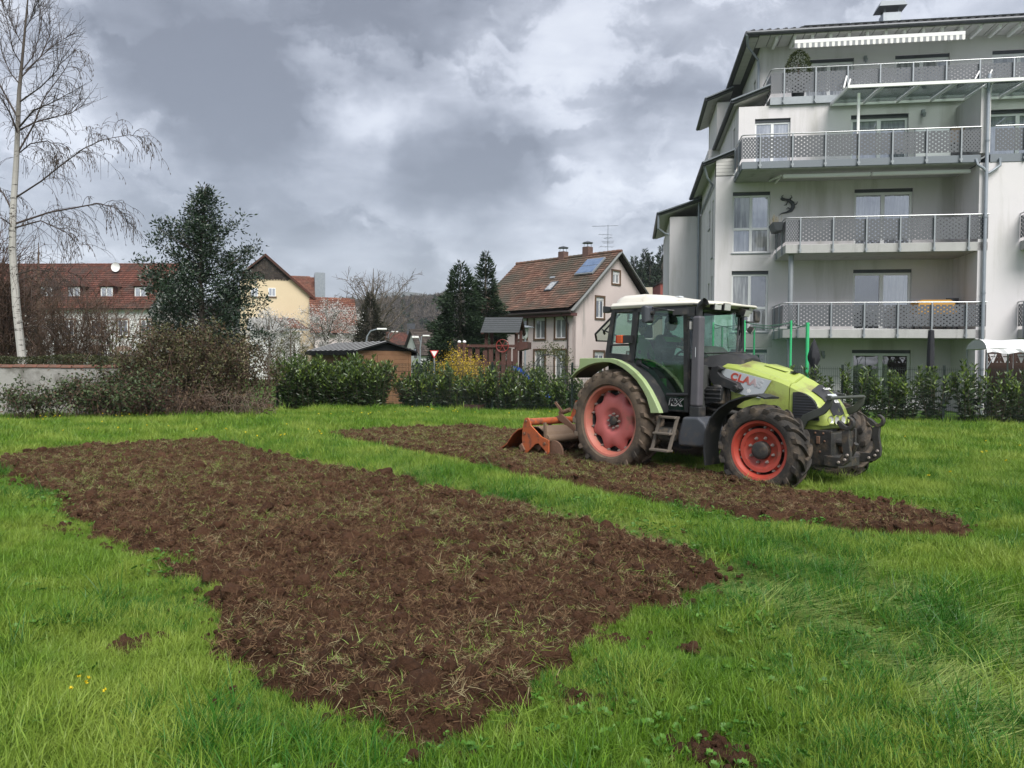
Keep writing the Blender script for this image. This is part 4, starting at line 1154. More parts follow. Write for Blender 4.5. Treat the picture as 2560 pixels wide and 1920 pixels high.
# red roofs behind the yellow house
def redroof(label, px0, px1, D, zr_px, ze_px, m, wm, dep=7, rows=16, cols=22, seed=3, grey_end=False):
    a, b = at(px0, zr_px, D), at(px1, zr_px, D); zr = a.z; ze = at(px0, ze_px, D).z
    r = gabled('red_roof_house', label, (a.x, D, 0), R(16), b.x-a.x, dep, ze, zr, wm, m, rows, cols, seed=seed)
    return r, b.x-a.x, ze, zr
rr, L_, ze_, zr_ = redroof('red roofed house with zinc chimney end rising behind the yellow house', 700, 776, 82, 683, 745, M_BTILE, M_WHITER, 9)
MB().box((L_+.4, 1.5, ze_-1), (L_+1.5, 6.5, zr_+.4)).build('zinc_end', M_ZINC, rr)
redroof('lower red roofed house seen through the blossom', 788, 882, 66, 741, 828, M_BTILE, M_PINK, 8, 18, 22, 5)
# small white houses in the valley
def valley():
    r = gabled('white_cottage', 'small white gabled cottage with dark brown roof beyond the shed', at(1025, 905, 105)*1, 0, 1, 1, 1, 2, M_WHITER, M_DTILE) if False else None
    p = at(1050, 905, 105)
    h = gabled('white_cottage', 'small white gabled cottage with dark brown roof beyond the shed', (p.x, p.y, 0), R(32), 9, 5.0, 2.9, 5.9, M_WHITER, M_DTILE, 14, 26, seed=21, both=True)
    # windows in the gable facing the meadow (x = 0 end looks left)
    for y in (1.4, 3.4):
        f = MB().box((-.06, y-.4, 2.2), (-.003, y+.4, 3.5)).build('window', M_BROWNF, h); MB().box((-.08, y-.3, 2.3), (-.061, y+.3, 3.4)).build('pane', M_PANED, f)
    for x in (2.5, 6): simple_window(h, x, 1.5, 1.0, 1.2)
    p = at(965, 905, 125)
    h2 = gabled('far_house', 'low white house with flat red brown roof left of the cottage', (p.x, p.y, 0), R(6), 6.5, 8, 4.4, 6.3, M_WHITER, M_RTILE2, 10, 30, seed=22)
    MB().box((3.2, 3.2, 5.0), (4.6, 4.4, 8.0)).build('chimney', M_ANTH, h2)
    for x in (1.5, 4): simple_window(h2, x, 1.6, 1.0, 1.3)
valley()
# chalet on the right hill
p = at(1668, 760, 140)
chx = gabled('hill_chalet', 'white chalet with steep gable on the wooded hillside', (p.x-3.4, p.y, 9.0), R(-90), 8, 8.0, 5.2, 9.4, M_WHITER, M_DTILE, 10, 16, seed=24, both=True)
b = MB()
for i in range(14): b.box((-1.2, .3+i*.55, 3.3), (-1.1, .4+i*.55, 4.2))
b.box((-1.25, .2, 4.2), (-1.05, 7.9, 4.3)).box((-1.3, 0, 3.1), (-.003, 8, 3.25)).build('balcony', M_WPAINT, chx)
p = at(1661, 760, 92)
rb_ = thing('brick_outbuilding', 'small red brick building beside the white apartment wing', 'building', (p.x, p.y, 0), 0)
MB().box((-.5, 0, 0), (1.2, 5, at(1661, 709, 92).z)).build('wall', mat('red_brick_wall', (.24, .06, .045), .9, (.18, .05, .04), 8, .7, bump=.4), rb_)
MB().box((-.65, -.15, at(1661, 709, 92).z+.001), (1.35, 5.15, at(1661, 706, 92).z)).build('roof', M_DTILE, rb_)
p = at(1600, 740, 88)
fb = thing('flat_roofed_garage', 'brown flat roofed building with cream chimney behind the pink house', 'building', (p.x, p.y, 0), 0)
MB().box((-1, 0, 0), (4.0, 6, p.z-.25)).build('wall', mat('brown_boards', (.13, .10, .085), .9, (.17, .13, .11), 6, .6), fb); MB().box((-1.3, -.3, p.z-.249), (4.3, 6.3, p.z)).build('roof', M_GALV, fb)
MB().box((.4, 1, p.z+.001), (1.6, 2, p.z+1.1)).build('chimney', mat('cream_stone', (.42, .36, .28), .9), fb)

# ================================================================ GARDEN WALL, FENCE
M_GWALL = mat('grey_garden_wall', (.24, .235, .22), .95, (.31, .305, .285), .9, .8, bump=.5, bscale=25, dirt=(.11, .105, .09), dirt_amt=.42, dscale=1.3)
M_COPE = mat('terracotta_coping', (.17, .065, .042), .9, (.11, .06, .04), 6, .8, dirt=(.07, .065, .045), dirt_amt=.3)
A = at(-220, 916, 20.2); B = at(475, 916, 22.0); A.z = B.z = 0
gw_ = thing('garden_wall', 'grey rendered garden wall with terracotta coping overgrown by brambles', 'wall', A, math.atan2(B.y-A.y, B.x-A.x))
GL = (B-A).length
MB().box((0, 0, -.1), (GL, .28, 1.36)).build('wall_body', M_GWALL, gw_)
cp = MB().prism([(-.03, 1.362), (.31, 1.362), (.31, 1.39), (.14, 1.45), (-.03, 1.39)], 0, .285, 'x').build('coping_tile', M_COPE, gw_, bevel=.008, seg=1)
for i in range(1, int(GL/.29)): inst(cp, 'coping_tile', gw_, (i*.29, 0, random.uniform(-.006, .006)), (0, 0, random.uniform(-.015, .015)))

M_FENCE = mat('dark_green_fence_wire', (.014, .024, .02), .5, metal=.2)
FA = R(-15.38)
def fence_y(x): return 25.1-.275*(x+4.0)
fn = thing('wire_mesh_fence', 'dark green double rod wire mesh fence running along the meadow', 'fence', (-8.01, fence_y(-8.01), 0), FA)
b = MB()
for i in range(51): b.box((.02+i*.05-.003, -.003, .05), (.02+i*.05+.003, .003, 1.56))
for j in range(8):
    for y in (-.010, .010): b.box((0, y-.004, .10+j*.2-.004), (2.55, y+.004, .10+j*.2+.004))
pan = b.build('mesh_panel', M_FENCE, fn)
pst = MB().box((-.03, .015, 0), (.03, .06, 1.62)).build('fence_post', M_FENCE, fn)
for k in range(1, 10): inst(pan, 'mesh_panel', fn, (k*2.552, 0, 0))
for k in range(1, 11): inst(pst, 'fence_post', fn, (k*2.552, 0, 0))

# ================================================================ SHRUBS AND TREES
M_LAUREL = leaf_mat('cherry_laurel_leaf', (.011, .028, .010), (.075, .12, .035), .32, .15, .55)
M_LAURELN = leaf_mat('fresh_laurel_leaf', (.09, .15, .025), (.20, .27, .05), .4, .3, .5)
M_STEM = mat('green_brown_stem', (.06, .05, .03), .9, (.09, .075, .045), 14, .6)
M_BARK = mat('grey_brown_bark', (.085, .07, .055), .95, (.13, .11, .09), 10, .7, bump=.6)
def laurel_data(h, rad, stems, per, seed, L=.125):
    g = np.random.default_rng(seed); C_ = []; D_ = []; T_ = []; Cn = []; Dn = []; sb = MB()
    for s_ in range(stems):
        a = g.uniform(0, 6.28); r0 = rad*.35*math.sqrt(g.random()); r1 = rad*(.25+.75*math.sqrt(g.random())); hh = h*g.uniform(.62, 1.0)*(1-.18*(r1/rad)); a1 = a+g.normal(0, .4)
        pts = [np.array([r0*math.cos(a), r0*math.sin(a), 0]), np.array([(r0*.5+r1*.5)*math.cos(a1), (r0*.5+r1*.5)*math.sin(a1), hh*.5]), np.array([r1*math.cos(a1), r1*math.sin(a1), hh])]
        sb.tube([tuple(p) for p in pts], [.012, .009, .004], 4)
        for k in range(per):
            f = (k+.5)/per; f = .06+.94*f; p = pts[0]*(1-f)**2+pts[1]*2*f*(1-f)+pts[2]*f*f
            an = k*2.4+g.uniform(-.4, .4); up = .25+.5*f+(.7 if k > per-4 else 0)
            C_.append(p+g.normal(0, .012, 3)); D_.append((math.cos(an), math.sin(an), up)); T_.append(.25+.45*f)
        for k in range(7):
            an = k*1.3+g.uniform(-.4, .4); Cn.append(pts[2]-np.array([0, 0, .05*k])); Dn.append((math.cos(an)*.7, math.sin(an)*.7, .9))
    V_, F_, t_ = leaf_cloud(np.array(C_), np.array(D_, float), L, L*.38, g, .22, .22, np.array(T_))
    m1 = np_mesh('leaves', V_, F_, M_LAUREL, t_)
    V_, F_, t_ = leaf_cloud(np.array(Cn), np.array(Dn, float), L*.85, L*.32, g, .2, .2)
    m2 = np_mesh('shoot_tips', V_, F_, M_LAURELN, t_)
    so = sb.build('stem', M_STEM); m3 = so.data; bpy.data.objects.remove(so)
    return m1, m2, m3
LD = {'dense': [laurel_data(1.95, .75, 46, 50, 400+i, .165) for i in range(3)], 'mid': [laurel_data(1.62, .62, 28, 38, 410+i, .155) for i in range(3)], 'thin': [laurel_data(1.85, .55, 15, 36, 420+i, .17) for i in range(4)]}
def laurel(x, y, kind, k, sc, label):
    r = thing('laurel_shrub', label, 'shrub', (x, y, 0), random.uniform(0, 6.28), 'cherry laurel shrubs along the fence')
    r.scale = (sc[0], sc[0], sc[1])
    d = LD[kind][k % len(LD[kind])]
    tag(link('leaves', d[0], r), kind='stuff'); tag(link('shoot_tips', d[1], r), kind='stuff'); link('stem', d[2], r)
spots = []
for i, x in enumerate((-7.35, -6.75, -6.1, -5.5, -4.9, -4.45)):
    spots.append((x, fence_y(x)-.10, 'dense', (random.uniform(.9, 1.05), random.uniform(.92, 1.04)), ['leftmost dense dark laurel shrub at the open end of the fence', 'dense dark laurel shrub, second from the open fence end', 'dense dark laurel shrub in front of the shed roof edge', 'dense dark laurel shrub below the shed side wall', 'dense dark laurel shrub below the shed corner', 'last dense laurel shrub before the bare gap by the shed'][i]))
names = ['laurel shrub right of the gap showing the shed wall', 'laurel shrub below the white cottage', 'laurel shrub below the yield sign', 'laurel shrub in front of the yellow forsythia', 'laurel shrub below the left end of the wooden play rail', 'laurel shrub below the middle of the wooden play rail', 'laurel shrub below the play tower posts', 'laurel shrub hiding the top of the blue slide', 'laurel shrub hiding the foot of the blue slide', 'laurel shrub below the rose arch', 'laurel shrub just left of the big rear tyre']
for i, nm in enumerate(names):
    x = -3.35+i*.50+random.uniform(-.06, .06); spots.append((x, fence_y(x)+.30, 'mid', (random.uniform(.78, 1.12), random.uniform(.78, 1.14)), nm))
names = ['thin laurel shrub behind the tractor cab', 'thin laurel shrub behind the tractor bonnet', 'thin laurel shrub beside the green trampoline pole', 'thin laurel shrub at the foot of the short black parasol', 'thin laurel shrub in front of the left terrace door pane', 'thin laurel shrub in front of the right terrace door pane', 'thin laurel shrub just left of the tall black parasol', 'thin laurel shrub in front of the tall black parasol', 'thin laurel shrub just right of the tall black parasol', 'thin laurel shrub below the white tent gable', 'thin laurel shrub in front of the brown carved screen', 'rightmost thin laurel shrub along the fence', 'thin laurel shrub beyond the edge of the carved screen']
for i, nm in enumerate(names):
    x = 5.7+i*.66+random.uniform(-.1, .1); spots.append((x, fence_y(x)+random.uniform(.15, .4), 'thin', (random.uniform(.8, 1.25), random.uniform(.72, 1.06)), nm))
for i, (x, y, kd, sc, nm) in enumerate(spots): laurel(x, y, kd, i, sc, nm)

def branch_tree(root, trunk, trad, limbs, seed, twig_len=(.5, 1.2), twig_r=.008, droop=0.0, up=.4, sub=7, subsub=4, bark=None, tmat=None, decays=.55, tipbuds=None, sides=6, density=1.0, tname='trunk', spread=.9):
    """trunk polyline and limb polylines (points, base radius); twigs grow along the limbs. Returns twig points for leaves or buds"""
    g = np.random.default_rng(seed); tb = MB().tube(trunk, trad, 10); lb = MB(); wb = MB(); tips = []
    for pts, r0 in limbs:
        n = len(pts); lb.tube(pts, [max(twig_r, r0*(1-.85*i/(n-1))) for i in range(n)], 5)
        P = [Vector(p) for p in pts]; L = sum((P[i+1]-P[i]).length for i in range(n-1))
        for k in range(max(2, int(sub*L*density))):
            f = .15+.85*(k+g.random())/max(2, int(sub*L*density)); q = f*(n-1); i = min(int(q), n-2); p = P[i].lerp(P[i+1], q-i); d = (P[i+1]-P[i]).normalized()
            side = Vector(g.normal(0, 1, 3)); side = (side-d*side.dot(d)).normalized()
            dr = (d*.6+side*spread+Vector((0, 0, up))).normalized(); tl = g.uniform(*twig_len)*(1.1-.5*f); s_ = 5; pp = [p]; v = dr.copy()
            for j in range(s_):
                v = (v+Vector((0, 0, -droop*(j+1)/s_))+Vector(g.normal(0, .10, 3))).normalized(); pp.append(pp[-1]+v*(tl/s_))
            wb.tube(pp, [twig_r*1.5*(1-.6*j/s_) for j in range(s_+1)], 3, cap=False, smooth=False)
            for m_ in range(subsub):
                j = 1+int(g.random()*(s_-1)); q0 = pp[j]; side = Vector(g.normal(0, 1, 3)).normalized(); v2 = ((pp[j+1]-pp[j]).normalized()*.8+side*.8+Vector((0, 0, up*.5))).normalized(); tl2 = tl*g.uniform(.25, .6); qq = [q0]
                for j2 in range(3):
                    v2 = (v2+Vector((0, 0, -droop*1.3*(j2+1)/3))).normalized(); qq.append(qq[-1]+v2*(tl2/3))
                wb.tube(qq, [twig_r, twig_r*.9, twig_r*.8, twig_r*.6], 3, cap=False, smooth=False)
                tips.append((qq[-1], v2)); tips.append((qq[-2], v2))
            tips.append((pp[-1], v)); tips.append((pp[-2], v))
    to = tb.build(tname, bark, root)
    lb.build('limbs', bark if tmat is None else tmat, root)
    tw = wb.build('twigs', tmat or bark, root, recalc=False); tag(tw, kind='stuff')
    return tips

# ---- birch
def m_birch():
    m = bpy.data.materials.new('birch_bark'); m.use_nodes = True; t = NT(m.node_tree)
    co = t.n('ShaderNodeTexCoord').outputs['Object']
    f = t.noise(t.n('ShaderNodeMapping', {'Vector': co, 'Scale': (2.5, 2.5, 9)}).outputs[0], 1.6, 5, .7)
    f = t.n('ShaderNodeMapRange', {0: f, 1: .57, 2: .64}).outputs[0]
    c = t.mix(f, (.40, .385, .36), (.045, .038, .033))
    c = t.mix(t.n('ShaderNodeMapRange', {0: t.n('ShaderNodeSeparateXYZ', {0: co}).outputs[2], 1: 6.5, 2: 10.5}).outputs[0], c, (.07, .055, .045))
    b = t.n('ShaderNodeBsdfPrincipled', {'Base Color': c, 'Roughness': .8}); t.n('ShaderNodeOutputMaterial', {0: b}); return m
M_BIRCH = m_birch(); M_BTWIG = mat('birch_twig', (.05, .036, .03), .9)
BD = 24.0
def bp(x, y, off=0): p = at(x, y, BD+off); return p
tp = [bp(*p) for p in ((60, 1050), (57, 914), (41, 769), (31, 625), (33, 523), (41, 400), (48, 228), (54, 165), (67, 25), (76, -70))]
tp[0].z = 0
birch = thing('birch_tree', 'tall leafless birch with white trunk and drooping catkin twigs behind the wall', 'tree', tp[0])
o_ = Vector(tp[0]); tr_pts = [p-o_ for p in tp]
trad = [.135, .125, .115, .105, .095, .08, .06, .045, .026, .008]
g = random.Random(5); limbs = []
c6 = lambda x, y: (x*.41, 400+y*.41); cs = lambda x, y: (x*.2532, y*.2532)
for path, offs, r0 in (([c6(90, 390), c6(300, 320), c6(600, 265), c6(700, 290), c6(770, 380)], (0, .2, .4, .5, .5), .035), ([c6(95, 230), c6(250, 130), cs(580, 1650), cs(820, 1470), cs(1010, 1380), cs(1280, 1330), cs(1480, 1370)], (0, -.2, -.4, -.6, -.7, -.8, -.8), .028),
                      ([c6(85, 415), c6(250, 370), c6(400, 440), c6(490, 520)], (0, -.5, -.9, -1.2), .028), ([c6(95, 240), cs(180, 1520), cs(300, 1420), cs(470, 1390), cs(570, 1450), cs(620, 1560)], (0, .3, .6, .8, .9, .9), .03),
                      ([cs(180, 1290), cs(340, 1210), cs(520, 1160), cs(700, 1120), cs(840, 1020)], (0, .2, .4, .5, .5), .03), ([cs(185, 1260), cs(330, 1090), cs(520, 1010), cs(760, 880)], (0, -.4, -.7, -.9), .032), ([cs(180, 1500), cs(330, 1240), cs(440, 960), cs(640, 690), cs(740, 490)], (0, .2, .3, .5, .6), .03),
                      ([cs(190, 1010), cs(400, 860), cs(560, 700), cs(620, 560)], (0, -.3, -.5, -.6), .026), ([cs(205, 770), cs(400, 560), cs(500, 330), cs(485, 200)], (0, .3, .5, .5), .022), ([cs(215, 700), cs(330, 550), cs(400, 300), cs(430, 30)], (0, .5, .8, .9), .02), ([cs(250, 700), cs(500, 470), cs(700, 340)], (0, .3, .5), .016),
                      ([cs(180, 1170), cs(60, 950), cs(-80, 700), cs(-160, 520)], (0, .3, .4, .5), .035), ([cs(180, 1330), cs(100, 1120), cs(-30, 900), cs(-220, 760)], (0, -.4, -.8, -1), .032), ([cs(195, 830), cs(110, 730), cs(30, 560), cs(0, 380)], (0, .2, .4, .5), .022), ([cs(215, 640), cs(130, 500), cs(70, 200), cs(20, 0)], (0, -.3, -.5, -.6), .02), ([cs(220, 430), cs(140, 300), cs(60, 100)], (0, .2, .4), .014),
                      ([cs(240, 300), cs(330, 150), cs(370, -20)], (0, -.1, -.3), .012), ([c6(70, 300), c6(20, 200), c6(-80, 130), c6(-200, 200)], (0, .3, .6, .8), .03), ([c6(75, 400), c6(20, 360), c6(-60, 330), c6(-150, 420)], (0, -.4, -.8, -.9), .025), ([c6(90, 700), c6(200, 670), c6(400, 680), c6(520, 720)], (0, -.5, -.9, -1.1), .02), ([c6(95, 740), c6(200, 705), c6(330, 740), c6(460, 790)], (0, .3, .5, .6), .015), ([c6(110, 1020), c6(300, 1010), c6(480, 985)], (0, .5, .9), .016)):
    limbs.append(([bp(x, y, o)-o_ for (x, y), o in zip(path, offs)], r0))
low = [l for l in limbs if l[0][0].z < 8.3]; high = [l for l in limbs if l[0][0].z >= 8.3]
tips = branch_tree(birch, tr_pts, trad, low, 3, (.6, 1.6), .0058, droop=.62, up=.12, sub=9, subsub=5, bark=M_BIRCH, tmat=M_BTWIG)
hb = MB(); hw_ = MB(); gg = np.random.default_rng(8)
for pts, r0 in high:
    hb.tube(pts, [max(.006, r0*(1-.8*i/(len(pts)-1))) for i in range(len(pts))], 5)
    P = [Vector(p) for p in pts]
    for k in range(26):
        q = .15*(len(P)-1)+.85*(len(P)-1)*k/26; i = min(int(q), len(P)-2); p = P[i].lerp(P[i+1], q-i); d = (P[i+1]-P[i]).normalized()
        s_ = Vector(gg.normal(0, 1, 3)); v = (d*.8+s_*.45+Vector((0, 0, .25))).normalized(); L = gg.uniform(.5, 1.2); pp = [p]
        for j in range(4): v = (v+Vector((0, 0, .03))+Vector(gg.normal(0, .07, 3))).normalized(); pp.append(pp[-1]+v*L/4)
        hw_.tube(pp, [.008, .007, .006, .005, .004], 3, cap=False)
        for m_ in range(3): q0 = pp[1+m_]; v2 = (v*.7+Vector(gg.normal(0, .6, 3))).normalized(); hw_.tube([q0, q0+v2*L*.35], [.005, .003], 3, cap=False)
hb.build('limbs', M_BTWIG, birch); tag(hw_.build('twigs', M_BTWIG, birch, recalc=False), kind='stuff')
ct = MB(); g2 = np.random.default_rng(12)
for p, d in tips:
    if g2.random() < .42 and p.z > 4.0:
        L = g2.uniform(.05, .10); w_ = .011; q = p+Vector((g2.normal(0, .015), g2.normal(0, .015), -L))
        ct.tube([p, (p+q)/2, q], [w_*.6, w_, w_*.5], 4, cap=False)
tag(ct.build('catkins', mat('dark_catkin', (.06, .045, .035), .9), birch, recalc=False), kind='stuff')

# ---- dark evergreen tree
M_HOLLY = leaf_mat('dark_evergreen_leaf', (.008, .02, .012), (.035, .06, .03), .35, .1, .5)
def evergreen():
    D = 24.2; base = at(512, 1000, D); base.z = 0
    r = thing('evergreen_tree', 'dark evergreen tree with open conical crown rising from the thicket', 'tree', base)
    g = np.random.default_rng(15)
    prof = [(1.4, 1.9), (2.2, 2.3), (3.3, 2.25), (3.9, 1.9), (4.65, 1.55), (5.45, 1.35), (5.9, 1.1), (6.4, .62), (7.0, .30), (7.2, .1)]
    def rad(z): return float(np.interp(z, [p[0] for p in prof], [p[1] for p in prof]))
    tb = MB(); trunk = [(0, 0, 0), (-.05, 0, 2), (-.12, 0, 4), (-.10, .05, 5.4), (0, 0, 6.6), (.06, 0, 7.1)]; tb.tube(trunk, [.12, .10, .07, .05, .025, .008], 8); tb.build('trunk', M_BARK, r)
    lb = MB(); C_ = []; Dd = []
    for k in range(120):
        z = 1.3+5.6*(k/120)**.92; a = k*2.4+g.uniform(-.8, .8); R_ = rad(min(7.1, z+.35))*g.uniform(.45, 1.18)*(.85+.3*math.sin(a*2+z*1.7))
        if R_ < .12: continue
        p0 = Vector((np.interp(z, [t[2] for t in trunk], [t[0] for t in trunk]), 0, z)); e = Vector((math.cos(a)*R_, math.sin(a)*R_, z+R_*.55)); m_ = p0.lerp(e, .5)+Vector((0, 0, -.08*R_)); e.x += p0.x
        lb.tube([p0, m_, e], [.022, .014, .006], 4)
        ncl = max(2, int(R_*5.5))
        for c in range(ncl):
            f = .38+.62*(c+g.random())/ncl; q = p0.lerp(m_, f*2) if f < .5 else m_.lerp(e, f*2-1); q = q+Vector(g.normal(0, .13*min(1, R_), 3)); nl = int(g.uniform(24, 44)); cr = g.uniform(.07, .14)
            for _ in range(nl): o = g.normal(0, cr, 3)*np.array([1, 1, .75]); C_.append(np.array(q)+o); Dd.append(o/.12+np.array([0, 0, .5]))
    lb.build('limbs', M_BARK, r)
    V_, F_, T_ = leaf_cloud(np.array(C_), np.array(Dd), .13, .05, g, .5, .3); tag(link('crown', np_mesh('crown', V_, F_, M_HOLLY, T_), r), kind='stuff')
evergreen()

# ---- thicket by the wall
M_BRL = leaf_mat('bramble_leaf', (.02, .036, .014), (.085, .12, .045), .55, .15, .35)
M_OLIVE = leaf_mat('olive_thicket_leaf', (.034, .038, .016), (.115, .11, .045), .55, .15, .35)
M_BROWNL = leaf_mat('withered_leaf', (.04, .026, .018), (.11, .075, .045), .8, .15, .2)
M_CANE = mat('reddish_brown_cane', (.075, .042, .032), .9, (.11, .07, .05), 8, .6)
M_CANE2 = mat('pale_dry_cane', (.17, .13, .095), .9, (.12, .09, .07), 8, .6)
def thicket(name, label, loc, wd, dp, ht, canes, leaves, lm, cm, seed, arch=1.0, leafL=.10, group=None, zmin=.05, both=None, cat='bush', upright=.0):
    r = thing(name, label, cat, loc, 0, group); g = np.random.default_rng(seed); cb = MB(); P = []
    for i in range(canes):
        x0 = g.uniform(-wd*.5, wd*.5); y0 = g.uniform(-dp*.3, dp*.3); a = g.uniform(0, 6.28); reach = g.uniform(.2, .6)*wd*.55*(1-upright); h = ht*g.uniform(.45, 1.05)*(1-.35*abs(x0)/(wd*.5))
        p0 = Vector((x0, y0, 0)); p1 = p0+Vector((math.cos(a)*reach*.4, math.sin(a)*dp*.2, h*.75)); p2 = p0+Vector((math.cos(a)*reach*.8, math.sin(a)*dp*.4, h)); p3 = p0+Vector((math.cos(a)*reach*1.25, math.sin(a)*dp*.5, h*(1-.35*arch)))
        pts = []
        for k in range(7):
            t = k/6; q = p0*(1-t)**3+p1*3*t*(1-t)**2+p2*3*t*t*(1-t)+p3*t**3; pts.append(q+Vector(g.normal(0, .02, 3)))
        cb.tube(pts, [.011*(1-.1*k) for k in range(7)], 3, cap=False, smooth=False); P += pts[1:]
        for m_ in range(4):
            j = 2+int(g.random()*4); v = Vector(g.normal(0, 1, 3)); v.z = abs(v.z)*.7; e = pts[j]+v.normalized()*g.uniform(.15, .45); cb.tube([pts[j], (pts[j]+e)/2+Vector(g.normal(0, .03, 3)), e], [.006, .005, .003], 3, cap=False, smooth=False); P += [e, (pts[j]+e)/2]
    tag(cb.build('canes', cm, r, recalc=False), kind='stuff')
    if leaves:
        P = np.array([tuple(p) for p in P]); 
        for k, (lm_, n) in enumerate(((lm, leaves),)+((both,) if both else ())):
            idx = g.integers(0, len(P), n); C_ = P[idx]+g.normal(0, .09, (n, 3)); C_[:, 2] = np.maximum(C_[:, 2], zmin); D_ = g.normal(0, 1, (n, 3)); D_[:, 2] += .3
            V_, F_, T_ = leaf_cloud(C_, D_, leafL, leafL*.5, g, .3, .25); tag(link('leaves', np_mesh('leaves', V_, F_, lm_, T_), r), kind='stuff')
    return r
def gl(px, D): p = at(px, 1000, D); return (p.x, p.y, 0)
thicket('bramble_bush', 'low bramble spray against the far left of the grey wall', gl(35, 19.9), 1.5, .8, 1.05, 16, 420, M_BRL, M_CANE, 501)
thicket('bramble_bush', 'wide bramble mound leaning on the grey wall under the birch', gl(185, 20.1), 2.6, .9, 1.25, 60, 2400, M_BRL, M_CANE, 502, both=(M_BROWNL, 500))
thicket('bramble_bush', 'bramble mound climbing over the coping right of the birch', gl(305, 20.6), 2.2, .9, 1.75, 60, 2200, M_BRL, M_CANE, 503, both=(M_BROWNL, 700))
thicket('thicket_bush', 'tall olive green thicket at the middle of the wall', gl(395, 21.6), 2.4, 1.4, 3.0, 95, 4600, M_OLIVE, M_CANE, 504, both=(M_BROWNL, 1800), arch=.6)
thicket('thicket_bush', 'dense brown and olive thicket below the evergreen tree', gl(505, 22.3), 2.7, 1.6, 3.05, 130, 5600, M_OLIVE, M_CANE, 505, both=(M_BROWNL, 3200), arch=.6)
thicket('thicket_bush', 'mostly bare reddish twig thicket right of the evergreen tree', gl(590, 22.8), 1.7, 1.2, 2.5, 90, 900, M_BROWNL, M_CANE, 506, both=(M_OLIVE, 500), arch=.7)
thicket('dry_canes', 'pale dry arching canes at the foot of the thicket', gl(540, 21.3), 2.4, .9, 1.1, 70, 700, M_BROWNL, M_CANE2, 507, arch=1.5)
thicket('dry_canes', 'brown dead brushwood in front of the wall end', gl(420, 20.7), 2.2, .8, .95, 60, 800, M_BROWNL, M_CANE, 508, arch=1.2)
# clipped hedge behind the wall
def clipped():
    a = at(-160, 900, 22.3); c = at(440, 900, 23.6); L = math.hypot(c.x-a.x, c.y-a.y)
    r = thing('clipped_hedge', 'low dark clipped hedge just behind the grey wall', 'hedge', (a.x, a.y, 0), math.atan2(c.y-a.y, c.x-a.x)); g = np.random.default_rng(31)
    n = 16000; x = g.uniform(0, L, n); y = g.uniform(-.4, .4, n); z = 1.68-.9*g.random(n)**2.2; z = np.where(np.abs(y) > .3, g.uniform(.6, 1.66, n), z); z += .05*np.sin(x*2.1)
    V_, F_, T_ = leaf_cloud(np.stack([x, y, z], 1), g.normal(0, 1, (n, 3))+np.array([0, -.2, .5]), .06, .03, g, .4, .2); tag(link('leaves', np_mesh('leaves', V_, F_, leaf_mat('mossy_hedge_leaf', (.018, .024, .008), (.06, .065, .02), .6, .1), T_), r), kind='stuff')
    b = MB()
    for i in range(int(L/.5)): b.tube([(i*.5, 0, 0), (i*.5+g.normal(0, .08), g.normal(0, .1), 1.3)], [.03, .015], 5)
    b.build('stem', M_BARK, r)
clipped()
# leafless shrubs behind the wall
M_HAZ = mat('warm_brown_twig', (.085, .05, .035), .9, (.12, .08, .055), 5, .6)
def bare_shrub(label, loc, h, wd, n, seed, m, tr_=.007, name='bare_shrub', upright=.5):
    r = thing(name, label, 'shrub', loc); g = np.random.default_rng(seed); b = MB(); w_ = MB()
    for i in range(n):
        a = g.uniform(0, 6.28); lean = g.random()**.7*wd*.5; hh = h*g.uniform(.6, 1)*(1-.25*(lean/(wd*.5))**2); p0 = Vector((g.normal(0, .15*wd*.4), g.normal(0, .15), 0)); p3 = p0+Vector((math.cos(a)*lean, math.sin(a)*lean, hh)); m_ = p0.lerp(p3, .45)+Vector((0, 0, hh*.1)); pts = [p0, m_, p3]
        b.tube([p0, p0.lerp(m_, .5)+Vector((0, 0, .05)), m_, m_.lerp(p3, .5), p3], [.022, .018, .014, .009, .005], 4, cap=False)
        for k in range(15):
            f = .25+.75*g.random(); q = p0.lerp(m_, f*2) if f < .5 else m_.lerp(p3, 2*f-1); v = Vector((math.cos(a)*.5, math.sin(a)*.5, .9))+Vector(g.normal(0, .6, 3)); v.normalize(); L = h*g.uniform(.08, .24); e = q+v*L; w_.tube([q, (q+e)/2+Vector(g.normal(0, .03, 3)), e], [tr_, tr_*.85, tr_*.6], 3, cap=False)
            for m2 in range(2): q2 = q.lerp(e, g.uniform(.3, .9)); v2 = (v+Vector(g.normal(0, .7, 3))).normalized(); w_.tube([q2, q2+v2*L*.5], [tr_*.8, tr_*.5], 3, cap=False)
    b.build('stem', m, r); tag(w_.build('twigs', m, r, recalc=False), kind='stuff')
    return r
bare_shrub('wide leafless brown shrub in front of the long house, left of its dish', gl(165, 29), 5.0, 4.4, 50, 511, M_HAZ, .008)
bare_shrub('leafless brown shrub in front of the right half of the long house', gl(285, 30), 4.8, 4.2, 42, 512, M_HAZ, .008)
bare_shrub('reddish leafless shrub at the left edge beside the birch trunk', gl(2, 26), 6.0, 2.4, 80, 513, M_CANE, .009)
bare_shrub('leafless brown shrub between the birch and the long house', gl(85, 31), 4.8, 3.0, 34, 514, M_HAZ, .008)

